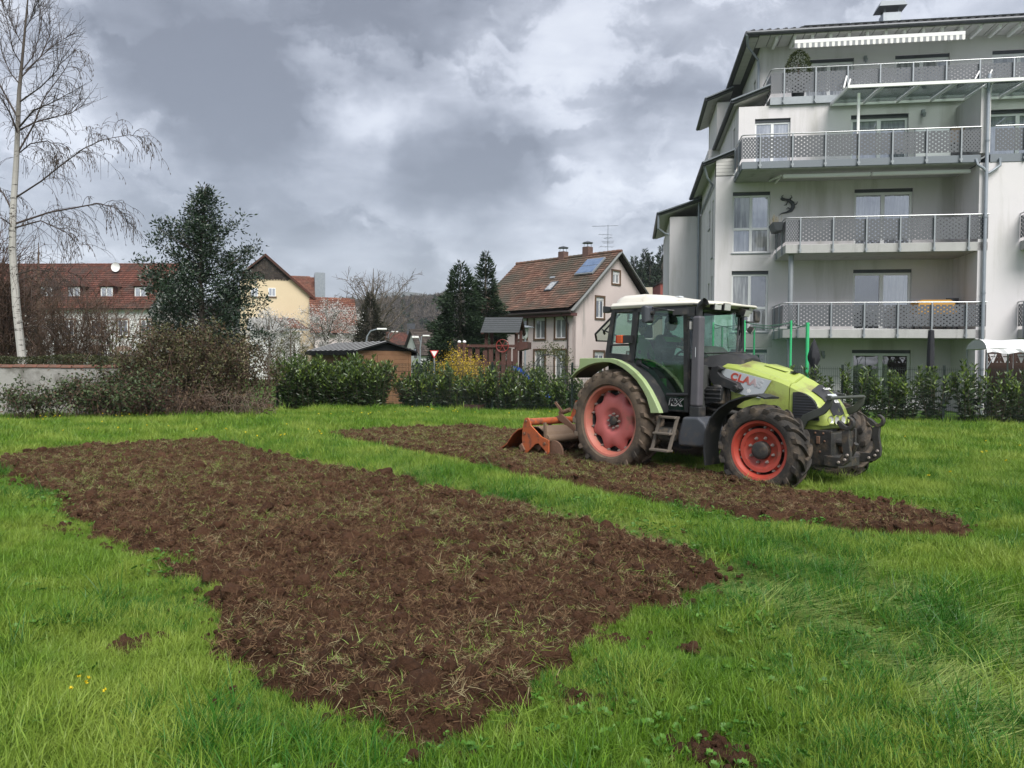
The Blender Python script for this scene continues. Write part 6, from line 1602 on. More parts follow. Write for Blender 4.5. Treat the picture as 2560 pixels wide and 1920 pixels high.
def make_wheel(RR, W, rr, nl, lugh, mt, mrim, mdisc, nb, rb, nlobe, hubr, hubh, mhub, disc_y, r_in, lob):
    """wheel on its axis y, outer side at -y; returns rim object with tyre, hub and bolts below it"""
    h = RR-rr; hw = W/2
    prof = [(rr-.01, -.36*W), (rr+.03, -.43*W), (rr+.16*h, -.475*W), (rr+.42*h, -.5*W), (rr+.68*h, -.485*W), (RR-.22*h, -.455*W), (RR-.10*h, -.40*W), (RR-.035*h, -.25*W), (RR, 0)]
    prof = prof + [(r, -y) for r, y in reversed(prof[:-1])]
    def rad(y):
        y = -abs(y)
        for (r0, y0), (r1, y1) in zip(prof[3:8], prof[4:9]):
            if min(y0, y1) <= y <= max(y0, y1) and abs(y1-y0) > 1e-6: return r0+(r1-r0)*(y-y0)/(y1-y0)
        return RR
    b = MB()
    b.lathe([(rr-.03, -.33*W)]+prof+[(rr-.03, .33*W)], 56, 'y')
    for side in (-1, 1):
        for k in range(nl):
            th0 = 2*PI*(k+(.5 if side > 0 else 0))/nl
            st = []
            for q, (yy, dth, wv, hl) in enumerate(((-.015, -.055, .030, .9), (.14*W, .04, .026, 1), (.28*W, .125, .028, 1), (.40*W, .19, .032, 1), (.475*W, .235, .036, .8), (.497*W, .26, .034, .22))):
                y = side*yy; rbse = rad(yy) if q < 4 else (RR-.13*h if q == 4 else RR-.34*h)
                th = th0+dth*.62/RR; wv = wv*1.05
                sec = []
                for (dw, hh) in ((-1.25, -.012), (-.8, lugh*hl), (.8, lugh*hl), (1.25, -.012)):
                    a = th+dw*wv/RR; r_ = rbse+hh*(1 if q < 4 else .6); yy2 = y+side*(max(0, hh)*.45 if q >= 4 else 0)
                    sec.append((r_*math.cos(a), yy2, r_*math.sin(a)))
                st.append(sec)
            b.loft(st, closed=True, caps=True, smooth=False)
    rim = MB()
    rim.lathe([(rr-.035, -.30*W), (rr-.02, -.385*W), (rr+.012, -.40*W), (rr+.022, -.385*W), (rr+.022, -.37*W), (rr-.008, -.36*W), (rr-.03, -.28*W), (rr-.045, disc_y), (rr-.06, disc_y), (rr-.05, -.25*W)], 56, 'y', close=True)
    rimo = rim.build('wheel', mrim, tr, sharp=40)
    MB().lathe([(rr-.046, disc_y+.001), (rr-.075, .02), (rr-.075, .2*W), (rr-.01, .36*W), (rr+.02, .40*W), (rr-.02, .385*W), (rr-.05, .3*W), (rr-.09, .2*W), (rr-.09, .02), (rr-.06, disc_y+.001)], 48, 'y', close=True).build('shade_dark_rim_barrel', M_IRON, rimo)  # barrel in dark iron colour, standing in for deep shade behind the disc
    b.build('tyre', mt, rimo, sharp=32)
    d = MB(); dy = disc_y
    R0 = rr-.045
    pr_ = [(hubr*.7, dy+.02), (hubr*1.0, dy+.012), (rb+.045, dy+.0), (rb+.075, dy-.03), (rb+.12, dy-.045), (R0*.72, dy-.04), (R0*.84, dy-.025), (R0, dy+.01), (R0, dy+.028), (R0*.8, dy-.005), (hubr*.7, dy+.035)]
    amp = {6: .45, 7: 1.0, 8: 1.0, 9: .35}
    def rf(i, a, r):
        if i in amp:
            c_ = .5+.5*math.cos(nlobe*a); c_ = c_**.8
            return r-lob*amp[i]*c_
        return r
    d.lathe(pr_, 96, 'y', rfun=rf, close=True)
    d.build('disc', mdisc, rimo, sharp=50)
    MB().lathe([(0, dy+.09), (rr-.092, dy+.07), (rr-.092, dy+.10), (0, dy+.12)], 32, 'y').build('shade_backing_disc', M_IRON, rimo)  # dark plate added so the disc cutouts read as shaded depth
    hb = MB()
    hb.lathe([(0, dy-hubh), (hubr*.55, dy-hubh), (hubr*.85, dy-hubh*.96), (hubr, dy-hubh*.8), (hubr*1.02, dy+.01), (hubr*1.02, dy+.3), (0, dy+.3)], 28, 'y')
    hb.build('hub', mhub, rimo)
    bolt = MB().lathe([(0, -.035), (.011, -.035), (.011, -.012), (.019, -.012), (.019, .0), (.022, 0), (.022, .012), (0, .012)], 6, 'y', smooth=False).build('bolt', M_BOLT, rimo, (rb, dy-.012, 0))
    bs = [(rb, 2*PI*k/nb, dy-.012) for k in range(1, nb)] + [(R0-.028, 2*PI*(k+.5)/nlobe+s_*.16, dy+.0) for k in range(nlobe) for s_ in (-1, 1)]
    for r_, a, y in bs: inst(bolt, 'bolt', rimo, (r_*math.cos(a), y, r_*math.sin(a)))
    return rimo
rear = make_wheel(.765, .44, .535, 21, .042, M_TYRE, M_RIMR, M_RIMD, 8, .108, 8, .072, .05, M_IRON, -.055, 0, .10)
rear.location = (-.03, -.90, .735)
r2 = copy_tree(rear, tr); r2.location = (-.03, .90, .735); r2.rotation_euler = (0, .2, PI)
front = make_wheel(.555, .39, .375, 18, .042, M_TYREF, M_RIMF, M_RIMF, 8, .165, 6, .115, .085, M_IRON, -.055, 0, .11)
front.location = (2.52, -.86, .515); front.rotation_euler = (0, .3, R(5))
f2 = copy_tree(front, tr); f2.location = (2.52, .86, .515); f2.rotation_euler = (0, .5, PI+R(5))

# chassis, axles, engine
b = MB()
b.box((-.35, -.26, .5), (1.5, .26, 1.0)).box((1.4, -.2, .55), (2.95, .2, .95)).tube([(-.03, -.72, .735), (-.03, .72, .735)], .14, 14).box((-.25, -.35, .55), (.25, .35, .98))
b.tube([(2.52, -.66, .5), (2.52, .66, .5)], .085, 10).box((2.38, -.22, .38), (2.68, .22, .62)).lathe([(0, -.80), (.12, -.80), (.15, -.72), (.15, -.62), (.1, -.58)], 14, 'y', c=(2.52, 0, .515)).lathe([(0, .80), (.12, .80), (.15, .72), (.15, .62), (.1, .58)], 14, 'y', c=(2.52, 0, .515))
b.build('chassis', M_IRON, tr, bevel=.02)
b = MB()
b.box((1.22, -.30, .9), (2.5, .30, 1.32)).box((1.35, -.42, 1.02), (1.68, -.301, 1.32)).lathe([(0, 0), (.1, 0), (.1, .24), (.085, .27), (0, .27)], 16, 'z', c=(1.52, -.44, 1.06)).tube([(1.3, -.45, .75), (1.5, -.5, .9), (1.75, -.45, .95), (1.95, -.38, .9)], .035, 8).tube([(1.25, -.45, 1.0), (1.55, -.48, .95), (1.8, -.42, 1.05)], .025, 8).tube([(1.3, -.42, .6), (1.7, -.46, .68), (2.1, -.35, .62)], .025, 8)
b.build('engine', M_IRON, tr, bevel=.012)
b = MB()   # bracket and hose cluster ahead of the cab
b.prism([(1.38, 1.50), (1.42, 1.58), (1.52, 1.60), (1.60, 1.56), (1.55, 1.545), (1.52, 1.51), (1.58, 1.45), (1.84, 1.36), (1.90, 1.28), (1.82, 1.22), (1.74, 1.27), (1.62, 1.30), (1.5, 1.28), (1.40, 1.38)], -.50, -.395, 'y')
b.prism([(1.36, 1.30), (1.62, 1.30), (1.60, 1.10), (1.34, 1.04)], -.54, -.40, 'y')
for k in range(3): b.box((1.34, -.56, 1.12+k*.06), (1.62, -.545, 1.145+k*.06))
b.tube([(1.85, -.5, 1.30), (1.85, -.56, 1.29)], .04, 10)
b.build('engine_bracket', M_BLK, tr, bevel=.008)

# bonnet
def hood_sec(x, w, zb, zs, zc, crown=.05):
    return [(x, -w, zb), (x, -w-.012, (zb+zs)/2), (x, -w, zs), (x, -w+.045, zs+crown*.9), (x, -w+.15, zs+crown*1.1), (x, 0, zc), (x, w-.15, zs+crown*1.1), (x, w-.045, zs+crown*.9), (x, w, zs), (x, w+.012, (zb+zs)/2), (x, w, zb)]
hs = [hood_sec(1.34, .385, 1.10, 1.53, 1.66, .07), hood_sec(1.46, .385, 1.06, 1.60, 1.69, .06), hood_sec(1.75, .385, 1.02, 1.56, 1.67), hood_sec(2.0, .382, .99, 1.505, 1.62), hood_sec(2.25, .378, .95, 1.435, 1.56), hood_sec(2.45, .372, .93, 1.375, 1.505), hood_sec(2.565, .368, .92, 1.33, 1.47)]
hd = MB().loft(hs, smooth=True).build('bonnet', M_LIME, tr, sharp=28)
b = MB().loft([[(x, -.26, z), (x, -.21, z+.032), (x, 0, zc+.014), (x, .21, z+.032), (x, .26, z)] for x, z, zc in ((1.70, 1.612, 1.675), (2.0, 1.547, 1.622), (2.3, 1.462, 1.547), (2.5, 1.40, 1.492), (2.56, 1.372, 1.472))], smooth=True)
b.build('bonnet_ridge', M_LIME, hd, sharp=30)
MB().loft([[(x, -.11, z-.02), (x, -.08, z+h_-.02), (x, .08, z+h_-.02), (x, .11, z-.02)] for x, z, h_ in ((2.02, 1.635, .005), (2.1, 1.615, .035), (2.3, 1.565, .03), (2.36, 1.55, .005))]).build('bonnet_scoop', M_LIME, hd)
MB().box((2.42, -.10, 1.515), (2.50, .0, 1.535)).build('bonnet_vent', M_BLK, hd).rotation_euler = (0, 0, 0)
# silver panel (both sides) with faded lettering
for s_ in (-1, 1):
    pts = [(1.44, 1.555), (1.62, 1.555), (2.32, 1.405), (2.16, 1.16), (1.88, 1.20), (1.60, 1.26), (1.48, 1.42)]
    y0, y1 = (-.408, -.394) if s_ < 0 else (.394, .408)
    so = MB().prism(pts, y0, y1, 'y').build('silver_panel', M_SILV, hd)
    M_RED1 = MATS.get('faded_red_lettering') or bpy.data.materials.new('faded_red_lettering')
    if s_ < 0:      # the print has worn away towards the last letters
        MATS['faded_red_lettering'] = M_RED1; M_RED1.use_nodes = True; t = NT(M_RED1.node_tree); co = t.n('ShaderNodeTexCoord').outputs['Object']
        f = t.math('MULTIPLY_ADD', t.noise(co, 30, 3), .12, t.n('ShaderNodeSeparateXYZ', {0: co}).outputs[0])
        c = t.mix(t.n('ShaderNodeMapRange', {0: f, 1: .06, 2: .26}).outputs[0], (.46, .075, .05), (.50, .51, .535))
        t.n('ShaderNodeOutputMaterial', {0: t.n('ShaderNodeBsdfPrincipled', {'Base Color': c, 'Roughness': .55})})
    if s_ < 0:
        lt = link('lettering', text_mesh('CLAAS', .14, .002, .12, .007, 1.12, 1.14), so)
        lt.data.materials.append(M_RED1); lt.location = (1.93, -.410, 1.40); lt.rotation_euler = (PI/2, R(13), 0)
        MB().add([(1.98+.045*math.cos(a)*(1 if k % 2 else .55), -.4095, 1.255+.04*math.sin(a)*(1 if k % 2 else .55)) for k, a in enumerate([2*PI*i/14 for i in range(14)])], [tuple(range(14))]).build('worn_patch', M_WPAINT, so)
# nose
ns = [hood_sec(2.58, .368, .90, 1.325, 1.465), hood_sec(2.70, .36, .87, 1.27, 1.415), hood_sec(2.82, .35, .85, 1.20, 1.345), hood_sec(2.93, .335, .84, 1.115, 1.255), hood_sec(3.01, .315, .835, 1.02, 1.16), hood_sec(3.055, .285, .84, .945, 1.075, .035), hood_sec(3.075, .25, .85, .90, 1.02, .03)]
no = MB().loft(ns, smooth=True).build('nose', M_LIME, tr, sharp=28)
MB().add([(2.572, y, z) for (_, y, z) in hood_sec(2.572, .36, .9, 1.32, 1.455)] + [(2.578, y, z) for (_, y, z) in hood_sec(2.572, .36, .9, 1.32, 1.455)], [tuple(range(11)), tuple(range(21, 10, -1))]).build('seam', M_BLK, no)
for s_ in (-1, 1):
    yo = lambda x: -(.372 - .02*max(0, (x-2.6)/.4) - .03*max(0, (x-2.85)/.15)**2)*1.0
    g_ = [(2.635, .90), (2.635, 1.26)] + [(2.64+.33*math.sin(t*PI/2), 1.0+.275*math.cos(t*PI/2)) for t in (.15, .3, .45, .6, .75, .88, 1.0)] + [(2.985, .90)]
    b = MB(); n = len(g_)
    b.add([(x, s_*(-yo(x)+.022), z) for x, z in g_]+[(x, s_*(-yo(x)-.03), z) for x, z in g_], [tuple(range(n)), tuple(range(2*n-1, n-1, -1))]+[(i, (i+1) % n, (i+1) % n+n, i+n) for i in range(n)])
    go_ = b.build('side_grille', M_BLK, no)
    b = MB()
    for k in range(9):
        z = .93+k*.036; xr = 2.64+.31*math.sqrt(max(0, 1-max(0, (z-1.0)/.275)**2))
        b.add([(2.65, s_*.396, z), (xr, s_*(-yo(xr)+.026), z), (xr, s_*(-yo(xr)+.026), z+.012), (2.65, s_*.398, z+.012)], [(0, 1, 2, 3)])
    b.build('grille_slat', M_GREYB, go_)
# dark hood tip with badge
top = MB()
def nose_top(x, y):
    xs_ = [s[0][0] for s in ns]
    for i in range(len(ns)-1):
        if xs_[i] <= x <= xs_[i+1]:
            f = (x-xs_[i])/(xs_[i+1]-xs_[i]); a = ns[i]; c = ns[i+1]
            w_ = a[8][1]*(1-f)+c[8][1]*f; zc = a[5][2]*(1-f)+c[5][2]*f; zs = a[4][2]*(1-f)+c[4][2]*f
            k = min(1, abs(y)/max(w_-.15, .02)); return zc+(zs-zc)*k
    return ns[-1][5][2]
xs_ = [2.80, 2.86, 2.93, 2.99, 3.03, 3.055, 3.074]
secs = []
for x in xs_:
    hw_ = .215*(1-.30*((x-2.8)/.27))
    secs.append([(x, y*hw_, nose_top(x, y*hw_)+.022) for y in (-1, -.6, -.2, .2, .6, 1)])
secs.append([(3.085, p[1]*.95, .965) for p in secs[-1]])
n = 6; vs = [p for s in secs for p in s]; fs = [(i*n+j, i*n+j+1, (i+1)*n+j+1, (i+1)*n+j) for i in range(len(secs)-1) for j in range(n-1)]
top.add(vs, fs, 0, 0, True); nt_ = top.build('dark_hood_tip', M_BLK, no)
M_WHL = mat('white_lettering', (.7, .7, .7), .5)
def nose_text(txt, size, x, dz=.012):
    me = text_mesh(txt, size, .0015, 0, .0015, 1.2); o = link('lettering', me, nt_); me.materials.append(M_WHL)
    z0, z1 = nose_top(x-.03, 0), nose_top(x+.03, 0)
    o.matrix_local = Matrix.Translation((x, 0, nose_top(x, 0)+dz)) @ Matrix.Rotation(math.atan2(z0-z1, .06), 4, 'Y') @ Matrix.Rotation(PI/2, 4, 'Z')
nose_text('CLAAS', .05, 2.90, .026); nose_text('656', .06, 3.035, .03)
MB().add([(2.975, -.13, nose_top(2.965, 0)+.027), (2.99, -.13, nose_top(2.99, 0)+.027), (2.99, .1, nose_top(2.99, 0)+.027), (2.965, .1, nose_top(2.965, 0)+.027)], [(0,1,2,3)]).build('badge_plate', M_SILV, nt_)
# four round headlights in the nose bumper, lower apron
for y in (-.22, -.085, .085, .22):
    x = 3.068-.04*abs(y)*1.2; rr_ = .040 if abs(y) > .1 else .046
    hl = MB().lathe([(0, .0), (rr_*.9, .004), (rr_*1.15, .014), (rr_*1.2, -.02), (0, -.03)], 20, 'x', c=(0, 0, 0)).build('headlight', M_LENS, no, (x+.012, y, .915 if abs(y) > .1 else .905)); hl.rotation_euler = (0, 0, math.copysign(.3, y) if abs(y) > .1 else 0)
    MB().lathe([(rr_*1.15, .012), (rr_*1.4, .02), (rr_*1.42, -.03), (rr_*1.15, -.03)], 20, 'x', close=True).build('bezel', M_LIME, hl)
MB().loft([[(2.62, -.33, .72), (2.62, -.35, .86), (2.62, .35, .86), (2.62, .33, .72)], [(2.88, -.31, .74), (2.88, -.33, .85), (2.88, .33, .85), (2.88, .31, .74)], [(2.99, -.27, .79), (2.99, -.3, .845), (2.99, .3, .845), (2.99, .27, .79)]], smooth=False).build('nose_apron', M_LIME, no, bevel=.01)

# front guard and front linkage
b = MB()
for s_ in (-1, 1):
    prf = [(2.74, .62, .10), (2.76, .80, .11), (2.84, .93, .105), (2.97, .99, .10), (3.08, 1.04, .095), (3.15, 1.12, .085), (3.185, 1.22, .06)]
    y = s_*.42; pts = []
    l = []; r_ = []
    for i, (x, z, w_) in enumerate(prf):
        p0 = prf[max(i-1, 0)]; p1 = prf[min(i+1, len(prf)-1)]; dx, dz = p1[0]-p0[0], p1[1]-p0[1]; L = math.hypot(dx, dz); nx_, nz_ = -dz/L, dx/L
        l.append((x+nx_*w_*.5, z+nz_*w_*.5)); r_.append((x-nx_*w_*.5, z-nz_*w_*.5))
    b.prism(l+r_[::-1], y-.02, y+.02, 'y')
b.tube([(3.18, -.44, 1.205), (3.18, .44, 1.205)], .022, 10).tube([(3.18, -.47, 1.205), (3.18, -.43, 1.205)], .035, 10)
b.build('front_guard', mat('dark_olive_steel', (.05, .055, .048), .55, (.065, .07, .06), 6, .5), tr, bevel=.006)
b = MB()
b.box((2.72, -.30, .42), (3.12, .30, .74)).box((2.70, -.335, .32), (3.15, -.302, .78)).box((2.70, .302, .32), (3.15, .335, .78)).box((2.95, -.28, .30), (3.22, .28, .42)).tube([(3.14, -.42, .42), (3.14, .42, .42)], .045, 12)
b.box((2.95, -.352, .60), (3.0, -.337, .70), 1)
for x, z in ((2.93, .74), (3.04, .74), (3.06, .64), (2.76, .6), (2.76, .42), (3.0, .5)): b.tube([(x, -.345, z), (x, -.332, z)], .016, 8, 1)
b.tube([(3.12, -.12, .62), (3.3, -.12, .62)], .05, 10, 0).tube([(3.05, .0, .56), (3.16, .0, .56)], .09, 16, 1).tube([(3.08, -.2, .5), (3.1, -.2, .36)], .03, 8).tube([(3.12, .18, .35), (3.25, .12, .6)], .035, 8)
b.build('linkage_frame', [M_IRON, M_RUST], tr, bevel=.008)
def hook_arm(y):
    b = MB()
    arm = [(3.10, .34), (3.20, .33), (3.36, .36), (3.44, .43), (3.45, .52), (3.42, .70), (3.43, .82), (3.40, .84), (3.33, .80), (3.33, .68), (3.35, .52), (3.31, .46), (3.20, .46), (3.10, .47)]
    b.prism(arm, y-.025, y+.025, 'y')
    # claw
    cl = [(3.40+.085*math.cos(a), .895+.085*math.sin(a)) for a in [R(k) for k in range(-120, 105, 15)]] + [(3.40+.048*math.cos(a), .905+.048*math.sin(a)) for a in [R(k) for k in range(90, -150, -15)]] + [(3.33, .90), (3.28, .93), (3.26, .89), (3.31, .83)]
    b.prism(cl, y-.03, y+.03, 'y')
    for x, z in ((3.38, .44), (3.30, .40), (3.41, .50)): b.tube([(x, y-.045, z), (x, y+.045, z)], .02, 8, 1)
    return b.build('linkage_arm', [M_IRON, M_BOLT], tr, bevel=.006)
hook_arm(-.40); hook_arm(.40)

# front mudguard strips
def arc_strip(name, pts, y0, y1, th, m):
    n = len(pts); secs = []
    for i, (x, z) in enumerate(pts):
        p0 = pts[max(i-1, 0)]; p1 = pts[min(i+1, n-1)]; dx, dz = p1[0]-p0[0], p1[1]-p0[1]; L = math.hypot(dx, dz); nx_, nz_ = -dz/L, dx/L
        sgn = 1
        secs.append([(x, y0, z), (x, y1, z), (x+nx_*th, y1, z+nz_*th), (x+nx_*th, (y0+y1)/2, z+nz_*(th+.015)), (x+nx_*th, y0, z+nz_*th)])
    return MB().loft(secs, smooth=True).build(name, m, tr, sharp=40)
for s_ in (-1, 1):
    y0, y1 = sorted((s_*.70, s_*1.03))
    pts = [(1.73, .24), (1.705, .45), (1.72, .68), (1.80, .88), (1.93, 1.02), (2.10, 1.125), (2.30, 1.19), (2.50, 1.215), (2.62, 1.18)]
    arc_strip('front_mudguard', pts, y0, y1, .02, M_BLK)
# rear mudguards
def rear_fender(s_):
    outer = [(-.86, 1.40), (-.66, 1.57), (-.655, 1.70), (-.30, 1.705), (.02, 1.70), (.16, 1.675), (.33, 1.61), (.50, 1.51), (.66, 1.38), (.79, 1.23), (.90, 1.07), (.965, .96), (.985, .915)]
    inner = [(.815, .905), (.80, .97), (.74, 1.12), (.65, 1.25), (.54, 1.37), (.41, 1.47), (.27, 1.55), (.13, 1.605), (0, 1.635), (-.14, 1.64), (-.30, 1.625), (-.46, 1.59), (-.62, 1.53), (-.74, 1.47), (-.85, 1.385)]
    f = MB()
    y0, y1 = s_*1.02, s_*1.11
    f.prism(outer+inner, y0, y1, 'y')
    fo = f.build('rear_mudguard', M_FEND, tr, bevel=.022, seg=3)
    # inner liner over the tyre
    ins = [(x, z) for x, z in reversed(inner)]
    n = len(ins); secs = [[(x, s_*.62, z), (x, s_*1.025, z), (x, s_*1.025, z+.02), (x, s_*.62, z+.02)] for x, z in ins]
    MB().loft(secs).build('wheel_arch', M_BLK, fo, sharp=40)
    MB().box((-.665, min(s_*.98, s_*1.1), 1.60), (-.657, max(s_*.98, s_*1.1), 1.68)).build('tail_light', M_AMBER, fo)
rear_fender(-1); rear_fender(1)

# cab
S = .68
b = MB()
b.box((-.36, -.62, .92), (1.14, .62, 1.0)).box((-.45, -.6, 1.0), (.05, .6, 1.42))
for s_ in (-1, 1):
    b.prism([(-.45, 1.0), (-.45, 1.66), (.02, 1.63), (.25, 1.53), (.44, 1.39), (.58, 1.2), (.70, .98), (.70, .92), (-.45, .92)], s_*.60, s_*.66, 'y')
cab = b.build('cab_floor', M_CABIN, tr)
b = MB()
for s_ in (-1, 1):
    y = s_*S
    b.prism([(-.49, 1.68), (-.40, 1.70), (-.27, 2.46), (-.34, 2.50)], y-.035, y+.035, 'y')            # rear pillar
    b.prism([(.02, 1.66), (.11, 1.63), (.205, 2.47), (.10, 2.47)], y-.03, y+.03, 'y')                # middle pillar
    b.prism([(1.10, .92), (1.17, .92), (1.14, 2.47), (1.06, 2.47)], y-.03, y+.03, 'y')               # front pillar
    b.prism([(-.48, 1.66), (.05, 1.655), (.03, 1.76), (-.43, 1.79)], y-.03, y+.03, 'y')
    b.prism([(-.36, 1.90), (.06, 1.90), (.06, 1.93), (-.36, 1.93)], y-.028, y+.028, 'y')
    b.prism([(-.35, 2.42), (1.12, 2.42), (1.12, 2.475), (-.35, 2.475)], y-.03, y+.03, 'y')
b.box((-.49, -S+.036, 1.66), (-.41, S-.036, 1.74)).box((1.08, -S+.031, 2.42), (1.13, S-.031, 2.47)).box((-.36, -S+.036, 2.43), (-.30, S-.036, 2.475)).box((1.12, -S+.03, .95), (1.20, S-.03, 1.70))
frame = b.build('cab_frame', M_BLK, tr, bevel=.008)
door = [(.205, 2.42), (1.06, 2.42), (1.105, .94), (.72, .93), (.68, 1.03), (.59, 1.20), (.44, 1.39), (.28, 1.52), (.11, 1.63)]
for s_ in (-1, 1):
    y = s_*(S+.012)
    n = len(door)
    gl = MB().prism(door, y-.003, y+.003, 'y').build('door', M_CABGL, tr)
    d = MB()
    for i in range(n):
        a, c = door[i], door[(i+1) % n]
        if i in (1,): continue
        d.bar((a[0], y+s_*.006, a[1]), (c[0], y+s_*.006, c[1]), .02, .026, up=(0, 1, 0))
    d.build('door_seal', M_BLK, gl)
    if s_ < 0:
        h = MB().box((.20, y-.045, 1.58), (.29, y-.004, 1.67)).bar((.25, y-.05, 1.635), (.46, y-.045, 1.545), .022, .03).build('door_handle', M_BLK, gl, bevel=.006)
        MB().tube([(.80, y-.03, 1.165), (1.20, y-.03, 1.18)], .028, 10).build('door_hinge', M_BLK, gl)
        lt = link('lettering', text_mesh('RX', .135, .002, .18, .003, 1.3), gl); lt.data.materials.append(M_BLK); lt.location = (.935, y-.0095, 1.06); lt.rotation_euler = (PI/2, 0, 0)
        lt = link('lettering_outline', text_mesh('RX', .135, .001, .18, .011, 1.3), gl); lt.data.materials.append(M_WHL); lt.location = (.93, y-.0065, 1.055); lt.rotation_euler = (PI/2, 0, 0)
        MB().bar((.30, y+.03, 1.655), (1.07, y+.03, 1.66), .02, .02).build('grab_rail', M_GREYB, gl)
        MB().prism([(.12, 1.62), (.28, 1.51), (.44, 1.38), (.59, 1.19), (.68, 1.02), (.72, .935), (1.09, .945), (1.09, 1.16), (.90, 1.18), (.72, 1.30), (.52, 1.5), (.30, 1.64)], y+.012, y+.02, 'y').build('door_lower_panel', mat('dark_green_panel', (.020, .045, .038), .7, (.028, .06, .05), 2, .5), gl)
    MB().prism([(-.36, 1.94), (.06, 1.94), (.10, 2.41), (-.275, 2.41)], y-.003, y+.003, 'y').build('quarter_glass', M_CABGL, tr)
    MB().prism([(-.40, 1.79), (.035, 1.765), (.055, 1.895), (-.37, 1.895)], y-.003, y+.003, 'y').build('quarter_glass', M_CABGL, tr)
# curved windscreen
secs = []
for z, bow, x0 in ((1.45, .16, 1.17), (1.9, .14, 1.15), (2.42, .10, 1.10)):
    secs.append([(x0+bow*(1-(y/.66)**2), y, z) for y in np.linspace(-.65, .65, 11)])
vs = [p for s in secs for p in s]; n = 11
M_WS = MB().add(vs, [(i*n+j, i*n+j+1, (i+1)*n+j+1, (i+1)*n+j) for i in range(2) for j in range(n-1)], 0, 0, True)
ws = M_WS.build('windscreen', M_CABGL, tr)
wp = MB().tube([(1.27, .38, 2.40), (1.34, .25, 2.1), (1.36, .2, 1.80)], .014, 6).box((1.24, .34, 2.34), (1.33, .46, 2.42)).build('wiper', M_BLK, ws)
MB().tube([(1.28, -.45, 1.78), (1.37, .05, 1.80), (1.32, .5, 1.81)], .010, 5).build('wiper', M_BLK, ws)
# rear window swung open at the bottom
ang = R(36)
def rwp(d, y): return (-.345-d*math.cos(ang), y, 2.47-d*math.sin(ang))
rw = [(0, -.56), (.62, -.56), (.80, -.38), (.80, .38), (.62, .56), (0, .56)]
b = MB(); t = .004
up_ = Vector((-math.sin(ang), 0, math.cos(ang)))*t
b.add([tuple(Vector(rwp(d, y))+up_) for d, y in rw]+[tuple(Vector(rwp(d, y))-up_) for d, y in rw], [tuple(range(6)), tuple(range(11, 5, -1))]+[(i, (i+1) % 6, (i+1) % 6+6, i+6) for i in range(6)])
rwo = b.build('rear_window', glass_mat('clear_rear_glass', (.84, .90, .87), 0.04, fk=.08), tr)
b = MB()
for i in range(6): b.bar(rwp(*rw[i]), rwp(*rw[(i+1) % 6]), .03, .022)
b.build('window_seal', M_BLK, rwo)
MB().tube([rwp(.08, -.45), rwp(.55, -.42)], .014, 6).tube([rwp(.55, -.42), rwp(.60, -.36)], .022, 6).tube([(-.34, -.52, 2.05), rwp(.5, -.50)], .012, 6).build('window_strut', M_BLK, rwo)
# roof
b = MB()
def rsec(x, w_, z0, z1): return [(x, -w_, z0), (x, -w_-.02, (z0+z1)/2), (x, -w_+.02, z1), (x, w_-.02, z1), (x, w_+.02, (z0+z1)/2), (x, w_, z0)]
b.loft([rsec(-.40, .66, 2.485, 2.555), rsec(-.34, .72, 2.48, 2.575), rsec(.6, .73, 2.475, 2.56), rsec(1.25, .72, 2.47, 2.53), rsec(1.42, .62, 2.47, 2.515), rsec(1.50, .45, 2.475, 2.505)])
roofo = b.build('cab_roof', M_CREAM, tr, bevel=.015, sharp=40)
b = MB()
def hsec(x, w_, z0, z1): return [(x, -w_, z0), (x, -w_+.03, z0+(z1-z0)*.6), (x, -w_+.10, z1), (x, 0, z1+.015), (x, w_-.10, z1), (x, w_-.03, z0+(z1-z0)*.6), (x, w_, z0)]
b.loft([hsec(-.37, .60, 2.56, 2.60), hsec(-.33, .62, 2.56, 2.67), hsec(-.22, .63, 2.56, 2.70), hsec(.20, .63, 2.555, 2.70), hsec(.45, .61, 2.545, 2.655), hsec(.9, .56, 2.53, 2.58), hsec(1.30, .48, 2.515, 2.535)])
b.build('roof_hump', M_CREAM, roofo, sharp=40)
for x, y in ((.05, -.2), (.55, -.2)): MB().box((x, y-.05, 2.69 if x < .4 else 2.64), (x+.08, y+.05, 2.715 if x < .4 else 2.665)).build('roof_vent', M_SILV, roofo)
# lamps on the cab
def work_lamp(x, y, z, w_, h_, d_, rz=0, ry=0):
    o = MB().loft([[(0, -w_*.4, -h_*.35), (0, w_*.4, -h_*.35), (0, w_*.4, h_*.35), (0, -w_*.4, h_*.35)], [(d_, -w_/2, -h_/2), (d_, w_/2, -h_/2), (d_, w_/2, h_/2), (d_, -w_/2, h_/2)]], smooth=False).build('work_lamp', M_BLK, tr, (x, y, z), bevel=.006)
    o.rotation_euler = (0, ry, rz)
    MB().box((d_+.001, -w_*.44, -h_*.42), (d_+.006, w_*.44, h_*.42)).build('lens', M_LENS, o)
work_lamp(1.38, -.44, 2.455, .15, .10, .10, -.1, .1); work_lamp(1.42, -.28, 2.455, .16, .11, .10, 0, .1); work_lamp(1.40, .22, 2.42, .17, .11, .12, .1, .35); work_lamp(1.33, .42, 2.45, .15, .10, .1, .2, .1)
work_lamp(1.22, -.76, 2.17, .13, .13, .06, -.15, 0); work_lamp(-.42, -.60, 2.49, .16, .11, .14, PI+.2, 0)
work_lamp(1.18, .76, 2.18, .17, .12, .08, .5, .5)
for s_ in (-1, 1):
    o = MB().box((-.06, -.05, 1.935), (.05, .05, 2.065)).build('indicator', M_AMBER, tr, (-.085, s_*(S+.075), 0), bevel=.012)
    MB().box((.051, -.03, 1.94), (.2, .03, 2.06)).build('bracket', M_BLK, o); MB().box((-.075, -.052, 1.94), (-.061, .052, 2.06)).build('lens', mat('red_lens', (.35, .03, .02), .25), o)
